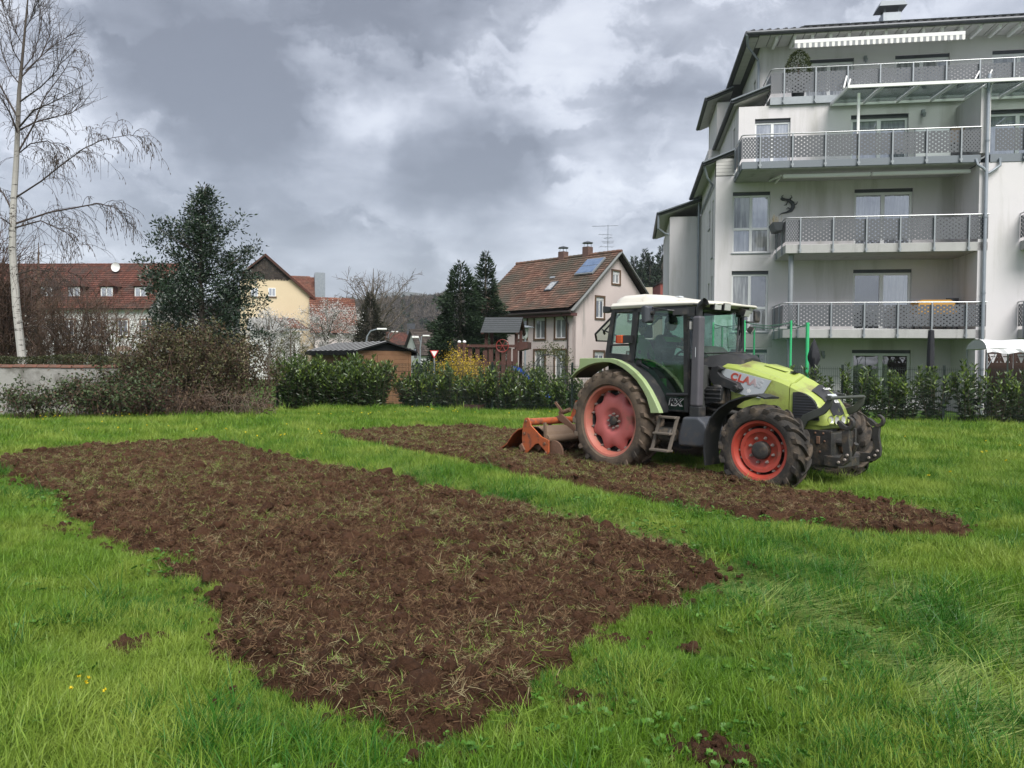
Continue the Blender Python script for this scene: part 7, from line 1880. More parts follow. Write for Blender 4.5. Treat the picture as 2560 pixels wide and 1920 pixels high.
# mirrors
def mirror(s_, x0, yout, zc):
    o = MB().loft([[(x0-.10, s_*yout-.09, zc+.115), (x0-.10, s_*yout+.09, zc+.115), (x0-.09, s_*yout+.08, zc-.115), (x0-.09, s_*yout-.08, zc-.115)], [(x0-.02, s_*yout-.10, zc+.13), (x0-.02, s_*yout+.10, zc+.13), (x0-.015, s_*yout+.09, zc-.13), (x0-.015, s_*yout-.09, zc-.13)], [(x0+.03, s_*yout-.06, zc+.10), (x0+.03, s_*yout+.06, zc+.10), (x0+.03, s_*yout+.055, zc-.10), (x0+.03, s_*yout-.055, zc-.10)]], smooth=False).build('mirror', M_GREYB, tr, bevel=.015)
    b = MB().tube([(x0+.02, s_*(yout-.02), zc+.10), (x0+.3, s_*(yout-.03), zc+.05), (1.10, s_*.80, 2.38)], .012, 6)
    b.bar((x0+.33, s_*.88, 2.37), (1.28, s_*.75, 2.38), .05, .09).tube([(x0+.03, s_*yout, zc+.02), (x0+.08, s_*yout, zc+.02)], .03, 8)
    b.tube([(1.28, s_*.76, 2.47), (1.42, s_*.78, 2.46), (1.43, s_*.78, 2.27), (1.2, s_*.78, 2.26)], .012, 6).box((1.16, min(s_*.70, s_*.80), 2.30), (1.34, max(s_*.70, s_*.80), 2.44))
    b.build('mirror_arm', M_BLK, o)
mirror(-1, .69, 1.0, 2.345)
mo = MB().box((1.20, .85, 2.30), (1.24, .99, 2.46)).build('mirror', M_BLK, tr, bevel=.012)
MB().tube([(1.2, .66, 2.46), (1.22, .98, 2.46), (1.22, 1.0, 2.44), (1.22, 1.0, 2.31), (1.22, .97, 2.29), (1.2, .66, 2.28)], .012, 6).build('mirror_arm', M_BLK, mo)
# exhaust stack in front of the near pillar
ex = MB().prism([(1.29, 1.02), (1.44, 1.02), (1.455, 2.30), (1.32, 2.30)], -.83, -.70, 'y').build('exhaust', M_EXH, tr, bevel=.03, seg=3)
MB().tube([(1.39, -.765, 2.30), (1.39, -.765, 2.40), (1.43, -.765, 2.46), (1.50, -.765, 2.50)], [.05, .05, .055, .06], 14, cap=False).build('exhaust_tip', M_BLK, ex)
MB().prism([(1.27, .78), (1.45, .80), (1.46, 1.02), (1.28, 1.03)], -.82, -.66, 'y').build('exhaust_base', M_BLK, ex, bevel=.02)
MB().tube([(1.385, -.832, 1.72), (1.385, -.832, 1.86)], .004, 4).build('scratch', M_SILV, ex)
# cowl behind the bonnet, dashboard
MB().loft([[(x, -w_, 1.58), (x, -w_*.9, z-.03), (x, 0, z), (x, w_*.9, z-.03), (x, w_, 1.58)] for x, w_, z in ((1.18, .5, 1.70), (1.34, .48, 1.77), (1.50, .40, 1.80), (1.66, .30, 1.785), (1.76, .22, 1.72))]).build('cowl', M_BLK, tr)
MB().prism([(1.18, 1.0), (1.34, 1.0), (1.34, 1.60), (1.18, 1.62)], -.62, .62, 'y').build('firewall', M_CABIN, tr)
b = MB().loft([[(x, -.30, 1.45), (x, -.30, z-.06), (x, -.16, z), (x, .20, z), (x, .32, z-.08), (x, .32, 1.45)] for x, z in ((.86, 1.80), (.98, 1.90), (1.12, 1.88), (1.22, 1.80))]).build('dashboard', M_DASH, tr)
sw = MB()
c = Vector((.60, .0, 1.80)); ax = Vector((-.5, 0, .87)).normalized(); e1 = Vector((0, 1, 0)); e2 = ax.cross(e1)
sw.tube([c+(e1*math.cos(a)+e2*math.sin(a))*.19 for a in [2*PI*k/20 for k in range(21)]], .016, 6).tube([c+e1*.19, c-e1*.19], .012, 5).tube([c, (.9, 0, 1.55)], .03, 8)
sw.build('steering_wheel', M_BLK, tr)
b = MB().box((-.08, -.26, 1.42), (.38, .22, 1.54)).prism([(-.22, 1.50), (-.08, 1.50), (-.13, 2.02), (-.25, 2.02)], -.25, .21, 'y').prism([(-.24, 2.04), (-.16, 2.04), (-.18, 2.26), (-.26, 2.26)], -.14, .10, 'y').box((-.05, -.2, 1.0), (.3, .16, 1.42))
b.build('seat', mat('dark_seat_cloth', (.03, .035, .033), .9), tr, bevel=.03)
for x in (.02, .42):
    lb = MB().lathe([(.055, 0), (.06, .02), (.045, .03), (.052, .05), (.038, .06), (.044, .08), (.03, .09), (.034, .11), (.012, .13), (.01, .2), (.02, .21), (.02, .25), (0, .25)], 12, c=(x, -.45, 1.58)).build('gear_lever', M_CABIN, tr)
    MB().lathe([(.057, .018), (.061, .022), (.057, .026)], 12, c=(x, -.45, 1.58)).lathe([(.048, .048), (.054, .052), (.048, .056)], 12, c=(x, -.45, 1.58)).build('boot_ring', M_SILV, lb)
MB().box((-.15, -.56, 1.40), (.62, -.34, 1.57)).build('side_console', M_CABIN, tr, bevel=.03)
# fuel tank and steps on the near side
MB().prism([(1.24, .87), (1.50, .88), (1.62, .80), (1.66, .70), (1.64, .50), (1.58, .46), (1.16, .45), (1.16, .60)], -.92, -.50, 'y').build('fuel_tank', M_GREYB, tr, bevel=.035, seg=3)
MB().lathe([(0, 0), (.055, 0), (.06, .03), (.04, .05), (0, .05)], 14, c=(1.38, -.72, .885)).build('tank_cap', M_BLK, tr)
b = MB()
for (x0, x1) in ((.85, .86), (1.16, 1.17)): b.bar((x0, -.92, .87), (x1-.05, -1.06, .37), .03, .05, up=(1, 0, 0))
b.bar((.81, -1.06, .38), (1.14, -1.06, .38), .14, .03).bar((.83, -1.0, .62), (1.14, -1.0, .62), .16, .03).bar((.86, -.93, .85), (1.16, -.93, .85), .12, .03)
b.build('steps', mat('worn_step_steel', (.10, .085, .07), .7, (.15, .125, .10), 8, .7), tr, bevel=.005)
MB().box((.5, -.55, .45), (1.2, .55, .75)).tube([(.84, -.9, .60), (1.1, -.9, .60)], .11, 12).build('belly', M_IRON, tr, bevel=.03)

# ---- rotary tiller: separate thing hitched behind
ti = thing('rotary_tiller', 'rusty orange rotary tiller hitched behind the tractor', 'tiller', (2.345, 12.47, -.02), TRZ)
for s_ in (-1, 1):
    y0, y1 = sorted((s_*1.09, s_*1.12))
    pl_ = [(-1.98, .66), (-1.90, .68), (-1.85, .63), (-1.82, .55), (-1.55, .38), (-1.36, .33), (-1.36, .06), (-1.43, .05), (-1.44, .14), (-1.62, .26), (-1.70, .235), (-1.92, .06), (-2.0, .07), (-2.05, .30), (-2.03, .52)]
    sp_ = MB().prism(pl_, y0, y1, 'y').build('side_plate', M_ORANGE, ti, bevel=.006)
    bo = MB()
    for x, z in ((-1.93, .62), (-1.97, .12), (-1.45, .27), (-1.42, .12), (-1.98, .40)): bo.tube([(x, s_*1.121, z), (x, s_*1.14, z)], .022, 8)
    bo.bar((-2.06, s_*1.13, .20), (-1.98, s_*1.13, .10), .04, .08); bo.build('plate_bolts', M_RUST, sp_)
    dsk = MB().lathe([(0, s_*1.0), (.19, s_*1.0), (.2, s_*1.02), (.19, s_*1.035), (0, s_*1.04)], 20, 'y', c=(-1.30, 0, .13)).build('depth_skid', M_RUST, ti)
    MB().bar((-1.50, s_*1.08, .62), (-1.46, s_*1.08, .22), .035, .05).build('depth_arm', M_TILD, ti)
MB().tube([(-1.93, -1.10, .60), (-1.93, 1.10, .60)], .062, 16).build('top_tube', M_ORANGE, ti)
MB().tube([(-1.45, -1.08, .34), (-1.45, 1.08, .34)], .07, 14).build('lower_tube', M_TILD, ti)
ho = [(-2.02, .30), (-1.98, .44), (-1.86, .53), (-1.66, .54), (-1.50, .46), (-1.40, .34)]
b = MB().prism(ho+[(x, z-.012) for x, z in reversed(ho)], -1.085, 1.085, 'y').build('tiller_hood', M_TILD, ti)
fl_ = [(-2.04, .48), (-2.20, .44), (-2.35, .34), (-2.50, .17), (-2.72, .05)]
fp = MB()
fp.loft([[(x, -1.08, z), (x, 1.08, z), (x, 1.08, z+.02), (x, -1.08, z+.02)] for x, z in fl_]).build('rear_flap', M_ORANGE, ti, sharp=50)
MB().bar((-2.05, -.5, .47), (-1.95, -.5, .6), .04, .04).bar((-2.05, .5, .47), (-1.95, .5, .6), .04, .04).build('flap_bracket', M_RUST, ti)
ro = MB().tube([(-1.68, -1.05, .18), (-1.68, 1.05, .18)], .05, 10)
for k in range(13):
    y = -.98+k*.163
    for a in range(4):
        an = a*PI/2+k*.5; p = Vector((-1.68, y, .18)); q = p+Vector((math.cos(an), 0, math.sin(an)))*.2; q2 = q+Vector((-math.sin(an)*.05, .06, math.cos(an)*.05)); ro.bar(p, q, .02, .05).bar(q, q2, .06, .02)
ro.build('rotor', M_RUST, ti)
b = MB().prism([(-1.96, .60), (-1.80, .95), (-1.68, .98), (-1.60, .88), (-1.50, .52), (-1.62, .50), (-1.72, .72), (-1.82, .60)], -.07, -.04, 'y').prism([(-1.96, .60), (-1.80, .95), (-1.68, .98), (-1.60, .88), (-1.50, .52), (-1.62, .50), (-1.72, .72), (-1.82, .60)], .04, .07, 'y')
b.prism([(-1.62, .40), (-1.35, .40), (-1.32, .62), (-1.6, .66)], -.14, .14, 'y').build('headstock', M_ORANGE, ti)
for y in (-.42, .42):
    MB().bar((-1.45, y, .42), (-.35, y*.8, .50), .03, .08).build('lower_link', M_IRON, ti)
    MB().prism([(-1.95, .66), (-1.60, .50), (-1.40, .30), (-1.36, .34), (-1.5, .55), (-1.78, .72)], y-.02, y+.02, 'y').build('gusset_plate', M_RUST, ti)
MB().tube([(-1.70, 0, .93), (-.45, 0, 1.05)], .035, 8).tube([(-1.35, 0, .5), (-.4, 0, .66)], .06, 10).build('top_link', M_RUST, ti)
MB().bar((-1.90, -.36, .62), (-1.84, -.38, .78), .04, .06).bar((-1.84, -.38, .78), (-1.98, -.40, .92), .03, .04).tube([(-1.92, -.35, .72), (-1.70, -.30, .80)], .04, 8).build('parking_stand', M_RUST, ti)

# ---- driver
def person_skin(name, joints, bones, mats, parent, loc, levels=2):
    me = bpy.data.meshes.new(name); names = list(joints)
    me.from_pydata([joints[k][0] for k in names], [(names.index(a), names.index(c)) for a, c in bones], [])
    o = bpy.data.objects.new(name, me); COL.objects.link(o)
    sk = o.modifiers.new('skin', 'SKIN'); sk.use_smooth_shade = True
    for i, k in enumerate(names):
        r_ = joints[k][1]; r_ = (r_, r_) if not isinstance(r_, tuple) else r_
        me.skin_vertices[0].data[i].radius = r_
    me.skin_vertices[0].data[0].use_root = True
    ss = o.modifiers.new('sub', 'SUBSURF'); ss.levels = levels; ss.render_levels = levels
    dg = bpy.context.evaluated_depsgraph_get()
    m2 = bpy.data.meshes.new_from_object(o.evaluated_get(dg)); bpy.data.objects.remove(o); m2.name = name
    m2.materials.clear()
    for mm in mats: m2.materials.append(mm)
    o2 = link(name, m2, parent, loc)
    return o2
dv_ = thing('person', 'driver in dark green jacket reaching for the steering wheel inside the tractor cab', 'person', (2.345, 12.47, -.02), TRZ)
M_SKIN = mat('skin', (.42, .25, .18), .55); M_JACK = mat('dark_work_jacket', (.022, .045, .034), .85, (.03, .06, .04), 9, .5); M_GRN = mat('green_jacket_shoulder', (.04, .26, .05), .85); M_HAIR = mat('dark_hair', (.03, .025, .02), .7); M_TROU = mat('dark_trousers', (.03, .033, .04), .85)
J = {'pelvis': ((.12, 0, 1.60), (.16, .15)), 'waist': ((.13, 0, 1.74), (.15, .135)), 'chest': ((.18, 0, 1.93), (.17, .14)), 'neckb': ((.22, 0, 2.07), (.09, .08)), 'neck': ((.25, 0, 2.13), (.055, .055)),
     'shR': ((.21, -.19, 2.02), .072), 'elR': ((.40, -.28, 1.86), .055), 'wrR': ((.55, -.19, 1.88), .036),
     'shL': ((.21, .19, 2.02), .072), 'elL': ((.40, .26, 1.84), .055), 'wrL': ((.56, .17, 1.86), .036),
     'hipR': ((.18, -.11, 1.58), .095), 'knR': ((.56, -.16, 1.60), .068), 'anR': ((.66, -.15, 1.16), .045), 'hipL': ((.18, .11, 1.58), .095), 'knL': ((.56, .16, 1.60), .068), 'anL': ((.66, .15, 1.16), .045),
     'ftR': ((.80, -.15, 1.08), .04), 'ftL': ((.80, .15, 1.08), .04)}
Bn = [('pelvis', 'waist'), ('waist', 'chest'), ('chest', 'neckb'), ('neckb', 'neck'), ('chest', 'shR'), ('shR', 'elR'), ('elR', 'wrR'), ('chest', 'shL'), ('shL', 'elL'), ('elL', 'wrL'), ('pelvis', 'hipR'), ('hipR', 'knR'), ('knR', 'anR'), ('anR', 'ftR'), ('pelvis', 'hipL'), ('hipL', 'knL'), ('knL', 'anL'), ('anL', 'ftL')]
person_skin('body', J, Bn, [M_JACK], dv_, None)
def head():
    bm = bmesh.new(); bmesh.ops.create_uvsphere(bm, u_segments=28, v_segments=20, radius=1)
    for v in bm.verts:
        x, y, z = v.co; w_ = .078*(1-.18*max(0, -z)); v.co = Vector((x*.098, y*w_, z*.122))
        if x > 0:
            v.co.x += .004*math.exp(-((z+.62)/.22)**2)*(1-abs(y)) + .028*math.exp(-((z+.08)/.16)**2-(y/.16)**2) - .010*math.exp(-((z-.12)/.12)**2-((abs(y)-.36)/.2)**2) + .008*math.exp(-((z+.42)/.07)**2-(y/.3)**2)
        v.co.x += .012*max(0, -z)
    me = bpy.data.meshes.new('head'); bm.to_mesh(me); bm.free(); me.materials.append(M_SKIN)
    for p in me.polygons: p.use_smooth = True
    h = link('head', me, dv_, (.285, 0, 2.265)); h.rotation_euler = (0, .15, 0)
    for s_ in (-1, 1):
        MB().lathe([(0, -.01), (.03, -.008), (.036, .004), (.02, .012), (0, .01)], 12, 'y', c=(-.005, s_*.08, -.005)).build('ear', M_SKIN, h)
        MB().lathe([(0, -.011), (.008, -.008), (.011, 0), (.008, .008), (0, .011)], 10, 'x', c=(.088, s_*.03, .014)).build('eye', M_WPAINT, h); MB().lathe([(0, 0), (.005, 0), (.0, .004)], 8, 'x', c=(.097, s_*.03, .014)).build('iris', M_BLK, h)
    MB().box((.092, -.024, -.054), (.101, .024, -.049)).build('mouth', mat('lips', (.3, .12, .1), .5), h)
    b = MB().lathe([(.0, .135), (.05, .13), (.085, .10), (.105, .05), (.108, .01), (.102, -.005), (.09, .03), (0, .12)], 24)
    b.xform(Matrix.Translation((-.012, 0, 0)) @ Matrix.Diagonal((1.02, .82, 1, 1)))
    b.build('hair', M_HAIR, h)
head()
def hand(s_):
    w_ = Vector((.55, s_*-.19 if s_ < 0 else .17, 1.88)); w_ = Vector(J['wrR'][0] if s_ < 0 else J['wrL'][0])
    JJ = {'w': (tuple(w_), .028), 'p1': (tuple(w_+Vector((.045, 0, .008))), (.036, .018)), 'p2': (tuple(w_+Vector((.08, 0, .004))), (.038, .016))}
    BB = [('w', 'p1'), ('p1', 'p2')]
    o = person_skin('hand', JJ, BB, [M_SKIN], dv_, None, 1)
    for k, (dy, L) in enumerate(((-.027, .9), (-.009, 1.0), (.009, .95), (.026, .75))):
        a = w_+Vector((.075, dy, .004)); c1_ = a+Vector((.034*L, 0, .004)); c2_ = c1_+Vector((.018*L, 0, -.022*L)); c3_ = c2_+Vector((-.010, 0, -.018*L))
        MB().tube([a, c1_, c2_, c3_], [.0095, .009, .008, .007], 8).build('finger', M_SKIN, o)
    a = w_+Vector((.03, s_*-.030, 0)); MB().tube([a, a+Vector((.03, s_*-.012, -.012)), a+Vector((.052, s_*-.006, -.03))], [.012, .0105, .008], 8).build('thumb', M_SKIN, o)
hand(-1); hand(1)
MB().loft([[(.10+.02*k, -.22+.02*k, 2.0+.035*k), (.30, -.20+.02*k, 1.97+.04*k), (.33, .20-.02*k, 1.97+.04*k), (.08+.02*k, .22-.02*k, 2.0+.035*k)] for k in range(3)], caps=False).build('collar', M_GRN, dv_)

# ---- passenger on the side seat
pv = thing('person', 'passenger in green shirt sitting behind the driver inside the tractor cab', 'person', (2.345, 12.47, -.02), TRZ)
J2 = {'pelvis': ((-.12, -.32, 1.62), (.14, .13)), 'chest': ((-.10, -.32, 1.90), (.15, .125)), 'neckb': ((-.08, -.32, 2.03), (.08, .07)), 'neck': ((-.07, -.32, 2.09), (.05, .05)), 'shR': ((-.10, -.49, 1.97), .06), 'elR': ((-.02, -.52, 1.78), .048), 'wrR': ((.10, -.44, 1.68), .034), 'shL': ((-.10, -.15, 1.97), .06), 'elL': ((.0, -.12, 1.78), .048), 'wrL': ((.10, -.20, 1.68), .034), 'hipR': ((-.05, -.40, 1.60), .085), 'knR': ((.28, -.42, 1.62), .06), 'anR': ((.34, -.42, 1.22), .04), 'hipL': ((-.05, -.24, 1.60), .085), 'knL': ((.28, -.22, 1.62), .06), 'anL': ((.34, -.22, 1.22), .04)}
B2 = [('pelvis', 'chest'), ('chest', 'neckb'), ('neckb', 'neck'), ('chest', 'shR'), ('shR', 'elR'), ('elR', 'wrR'), ('chest', 'shL'), ('shL', 'elL'), ('elL', 'wrL'), ('pelvis', 'hipR'), ('hipR', 'knR'), ('knR', 'anR'), ('pelvis', 'hipL'), ('hipL', 'knL'), ('knL', 'anL')]
person_skin('body', J2, B2, [M_GRN], pv, None)
hd1 = [c for c in dv_.children if c.name.startswith('head')][0]
h2 = copy_tree(hd1, pv); h2.location = (-.05, -.32, 2.205); h2.scale = (.95, .95, .95); h2.rotation_euler = (0, .1, -.5)
for w_ in ('wrR', 'wrL'):
    src = [c for c in dv_.children if c.name.startswith('hand')][0 if w_ == 'wrR' else 1]
    hh = copy_tree(src, pv); j0 = Vector(J['wrR'][0] if w_ == 'wrR' else J['wrL'][0]); hh.rotation_euler = (0, .5, 0); hh.location = Vector(J2[w_][0]) - Matrix.Rotation(.5, 3, 'Y') @ j0

# ================================================================ GRASS, CLODS, LITTER
M_BLADE = leaf_mat('grass_blade', (0.046, 0.125, 0.008), (0.175, 0.325, 0.026), 0.5, 0.33, 0.35, patch=(0.255, 0.345, 0.055), pscale=0.75)
M_LUSH = leaf_mat('lush_grass_blade', (0.018, 0.095, 0.008), (0.065, 0.21, 0.018), 0.45, 0.35, 0.4)
M_STRAW = leaf_mat('pale_bent_grass', (0.15, 0.24, 0.045), (0.34, 0.41, 0.13), 0.55, 0.3, 0.3)
M_DRY = leaf_mat('dry_straw', (0.16, 0.12, 0.06), (0.34, 0.30, 0.17), 0.7, 0.2, 0.2)
M_WEED = leaf_mat('broad_weed_leaf', (0.035, 0.12, 0.010), (0.10, 0.23, 0.025), 0.5, 0.3, 0.4)
M_PETAL = leaf_mat('yellow_petal', (0.6, 0.42, 0.01), (0.75, 0.6, 0.02), 0.5, 0.2, 0.3)

def blades(n, rad, h0, h1, wd, lean, seed, flat=0.0, direction=None, segs=3):
    g = np.random.default_rng(seed); V = []; F = []; T = []
    for i in range(n):
        a = g.random()*2*PI; r = rad*math.sqrt(g.random())
        b = np.array([r*math.cos(a), r*math.sin(a), -0.01])
        la = g.random()*2*PI if direction is None else direction + g.normal(0, 0.5)
        ln = abs(g.normal(lean, lean*0.5)); L = g.uniform(h0, h1)
        d = np.array([math.cos(la), math.sin(la), 0]); s = np.array([-math.sin(la), math.cos(la), 0])
        sa = g.random()*PI; s = s*math.cos(sa) + d*math.sin(sa)*0.6; s /= np.linalg.norm(s)
        w0 = wd*g.uniform(0.6, 1.2); t = g.random(); o = len(V); p = b.copy(); ang = 0.12+flat*1.0
        for k in range(segs+1):
            f = k/segs; ww = w0*(1-f**1.7)+0.0004
            if k < segs:
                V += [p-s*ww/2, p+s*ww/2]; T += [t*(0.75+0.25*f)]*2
            else:
                V.append(p.copy()); T.append(t)
            ang = min(1.75, ang + ln/segs*1.6)
            p = p + (d*math.sin(ang)+np.array([0, 0, 1])*math.cos(ang))*L/segs
            p[2] = max(p[2], 0.004)
        for k in range(segs-1):
            q = o+2*k; F += [(q, q+1, q+3), (q, q+3, q+2)]
        q = o+2*(segs-1); F.append((q, q+1, q+2))
    return np.array(V), np.array(F), np.array(T)
def rosette(n, L, W, seed, lift=0.5, lobes=True):
    g = np.random.default_rng(seed); V = []; F = []; T = []
    for i in range(n):
        a = 2*PI*i/n+g.normal(0, .25); e = lift*g.uniform(0.4, 1.2); l = L*g.uniform(.6, 1.1)
        d = np.array([math.cos(a)*math.cos(e), math.sin(a)*math.cos(e), math.sin(e)]); s = np.array([-math.sin(a), math.cos(a), 0]); u = np.cross(d, s)*-1
        c = d*l*0.55; t = g.random()
        for k in ((-0.75, 0, 0.75) if lobes else (0,)):
            dd = d*math.cos(k)+s*math.sin(k); ss = s*math.cos(k)-d*math.sin(k); o = len(V)
            ll = l*(0.55 if lobes else 1.0); c0 = c if lobes else np.zeros(3)
            V += [c0, c0+dd*ll*.55-ss*W/2, c0+dd*ll+u*-0.01, c0+dd*ll*.55+ss*W/2]
            T += [t]*4; F += [(o, o+1, o+2), (o, o+2, o+3)]
        if lobes:
            o = len(V); V += [np.zeros(3), c-s*.002, c+s*.002]; F.append((o, o+1, o+2)); T += [t]*3
    return np.array(V), np.array(F), np.array(T)
def ground_at(px, py):
    d = pix_dir(px, py); return (d.x*-CAMH/d.z, d.y*-CAMH/d.z)
def PM(name, vft, m): return np_mesh(name, vft[0], vft[1], m, vft[2])
g = np.random.default_rng(21)
# visible lawn: a wedge in front of the camera up to the fence and wall
def wedge(n, y0, y1, gen, slope=0.70, pad=1.2):
    y = np.sqrt(gen.uniform(y0*y0, y1*y1, n)); x = gen.uniform(-1, 1, n)*(y*slope+pad)
    return x, y
def lawn_limit(x):   # far edge of the meadow: wall on the left, fence on the right
    return np.where(x < -6.5, 22.3+(x+14)*0.15, 25.3-0.245*(x+4.0))
SPOTS = [tuple(ground_at(*p))+(r,) for p, r in (((1540, 1612), .04), ((1440, 1760), .07), ((1790, 1895), .09), ((135, 1332), .09), ((330, 1622), .06), ((1725, 1632), .03))]
def soil_sd(x, y):
    d = np.maximum(soil_edge(x, y, SOIL1), soil_edge(x, y, SOIL2))
    for (a, b, r) in SPOTS: d = np.maximum(d, r*(.5+fbm(x*9, y*9, 2, 47))-np.hypot(x-a, (y-b)*.8))
    return d
# wheel tracks and flattened grass towards the lower right
def flat_amount(x, y):
    a = np.exp(-((x-(0.9+0.62*(y-3.4)*0 + 0.30*(8-y)))/0.55)**2)*np.clip((9.5-y)/3, 0, 1)
    b = np.exp(-((x-(2.3+0.10*(8-y)))/0.5)**2)*np.clip((9-y)/3, 0, 1)
    c = np.exp(-((x-(1.9-0.78*(y-6.2)))/0.45)**2)*np.clip((y-5.5)/1.5, 0, 1)*np.clip((13-y)/2, 0, 1)
    n = fbm(x*0.9, y*0.9, 3, 77) + .10*np.clip((x-.6)/2, 0, 1)*np.clip((8-y)/3, 0, 1)
    return np.clip(np.maximum(np.maximum(a, b*0.9), c*0.7)*1.15 + np.clip(n-0.62, 0, 1)*2.2, 0, 1)
def lush_amount(x, y):
    n = fbm(x*0.55+7, y*0.55, 3, 41)
    s = np.clip((n-0.56)*9, 0, 1)
    for (a, b, r) in ((-0.55, 3.55, .42), (-1.0, 3.2, .4), (0.2, 3.9, .22), (1.35, 5.05, .4), (1.75, 4.2, .5), (0.5, 3.75, .25), (1.3, 2.75, .5), (2.6, 4.8, .5), (2.4, 6.6, .6)):
        s = np.maximum(s, np.exp(-((x-a)**2+(y-b)**2)/r**2))
    return s
def lawn(name, n, y0, y1, protos, size, seed, mode):
    g = np.random.default_rng(seed)
    x, y = wedge(n, y0, y1, g)
    k = (y < lawn_limit(x)) & (soil_sd(x, y) < 0.04)
    x, y = x[k], y[k]; r = g.random(len(x)); fl = flat_amount(x, y); lu = lush_amount(x, y)
    k = {'main': r > fl*1.05-.02, 'lush': r < lu*(1-fl*0.6), 'flat': r < fl}[mode]
    x, y, fl, lu = x[k], y[k], fl[k], lu[k]
    P = np.stack([x, y, np.zeros(len(x))], 1)
    rot = np.stack([g.normal(0, .10, len(x)), g.normal(0, .10, len(x)), g.uniform(0, 6.28, len(x))], 1)
    ln = 1.1*(fbm(x*.7, y*.7, 2, 23)-.42); la = 6.28*2*fbm(x*.45, y*.45, 2, 24)
    if mode == 'main':     # neighbouring tufts lean the same way
        rot[:, 0] += ln*np.cos(la); rot[:, 1] += ln*np.sin(la)
    if mode == 'flat':
        dirn = np.arctan2(-0.75, 0.66) + (fbm(x*1.1, y*1.1, 2, 91)-0.5)*4.0
        rot[:, 2] = dirn + g.normal(0, .4, len(x))
    hv = 0.30 + 0.5*fbm(x*0.8, y*0.8, 3, 13) + 0.75*fbm(x*2.6, y*2.6, 2, 14)
    edge = np.clip((lawn_limit(x)-y)/1.2, 0, 1); hv = hv*(.55+.45*np.clip((-.02-soil_sd(x, y))/.45, 0, 1))
    sc = size*hv*g.uniform(.7, 1.25, len(x))*(1+0.35*(1-edge))
    scatter(name, P, rot, sc, g.integers(0, len(protos), len(x)), protos, 'stuff', {'main': 'bright green meadow grass growing over the whole field', 'lush': 'taller dark green grass tufts standing in the meadow', 'flat': 'pale grass pressed flat in the wheel tracks'}[mode])
near = [PM('grass_tuft', blades(30, .085, .08, .20, .0068, .55, 100+i), M_BLADE) for i in range(5)]
mid = [PM('grass_tuft', blades(40, .16, .09, .20, .0075, .5, 120+i, segs=2), M_BLADE) for i in range(4)]
far = [PM('grass_tuft', blades(60, .36, .10, .22, .014, .45, 140+i, segs=2), M_BLADE) for i in range(4)]
lush = [PM('lush_tuft', blades(44, .10, .14, .30, .0062, .75, 160+i), M_LUSH) for i in range(4)]
flat = [PM('flattened_tuft', blades(34, .13, .18, .40, .0060, .35, 180+i, flat=1.12, direction=0.0), M_STRAW if i % 4 else M_BLADE) for i in range(4)]
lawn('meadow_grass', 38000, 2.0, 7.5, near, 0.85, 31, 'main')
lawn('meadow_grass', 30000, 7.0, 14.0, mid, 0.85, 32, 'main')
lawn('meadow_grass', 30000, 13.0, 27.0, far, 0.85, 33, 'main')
lawn('lush_grass', 15000, 2.2, 9.0, lush, 0.75, 34, 'lush')
lawn('lush_grass', 12000, 9.0, 26.0, lush, 0.85, 35, 'lush')
lawn('flattened_grass', 60000, 2.2, 13.0, flat, 0.95, 36, 'flat')
tall = [PM('tall_tuft', blades(60, .12, .16, .36, .0070, .8, 190+i), M_LUSH if i else M_BLADE) for i in range(3)]
x, y = wedge(900, 2.4, 14, g); k = (soil_sd(x, y) < -.05) & (fbm(x*1.1, y*1.1, 2, 59) > .52); x, y = x[k], y[k]
scatter('tall_tufts', np.stack([x, y, 0*x], 1), np.stack([g.normal(0, .15, len(x)), g.normal(0, .15, len(x)), g.uniform(0, 6.28, len(x))], 1), g.uniform(.55, 1.0, len(x)), g.integers(0, 3, len(x)), tall, 'stuff', 'single taller grass tufts standing out of the meadow')
# broad leaves between the blades
wl = [PM('weed_rosette', rosette(6, .07, .032, 200+i), M_WEED) for i in range(3)] + [PM('weed_rosette', rosette(7, .055, .02, 210, .9, False), M_WEED)]
x, y = wedge(7000, 2.2, 9, g); k = (soil_sd(x, y) < 0.1) & (fbm(x*1.2, y*1.2, 2, 55) > 0.57); x, y = x[k], y[k]
rot = np.stack([g.normal(0, .3, len(x)), g.normal(0, .3, len(x)), g.uniform(0, 6.28, len(x))], 1)
scatter('weed_leaves', np.stack([x, y, g.uniform(.01, .09, len(x))], 1), rot, g.uniform(.25, .6, len(x)), g.integers(0, 4, len(x)), wl, 'stuff', 'small lobed weed leaves among the meadow grass')
# yellow flowers
fl = [PM('yellow_bloom', rosette(7, .016, .012, 220, .35, False), M_PETAL)]
def put_flowers(pts, s):
    pts = np.array(pts); n = len(pts)
    rot = np.stack([g.normal(0, .4, n), g.normal(0, .4, n), g.uniform(0, 6.28, n)], 1)
    scatter('yellow_wildflowers', pts, rot, np.full(n, 1.0)*s, np.zeros(n, int), fl, 'stuff', 'tiny yellow wildflowers dotted through the meadow')
F0 = [tuple(Vector((0, 0, CAMH)) + pix_dir(px, py)*((0.16-CAMH)/pix_dir(px, py).z)) for px, py in ((197, 1693), (213, 1706), (221, 1696), (176, 1722), (263, 1727))]
put_flowers(F0, .8)
x, y = wedge(1400, 9, 25, g); k = (y < lawn_limit(x)-.4) & (soil_sd(x, y) < -0.3) & (fbm(x*.5, y*.5, 2, 66) > .55); x, y = x[k], y[k]
put_flowers(np.stack([x, y, np.full(len(x), .2)], 1)[:160], 1.5)

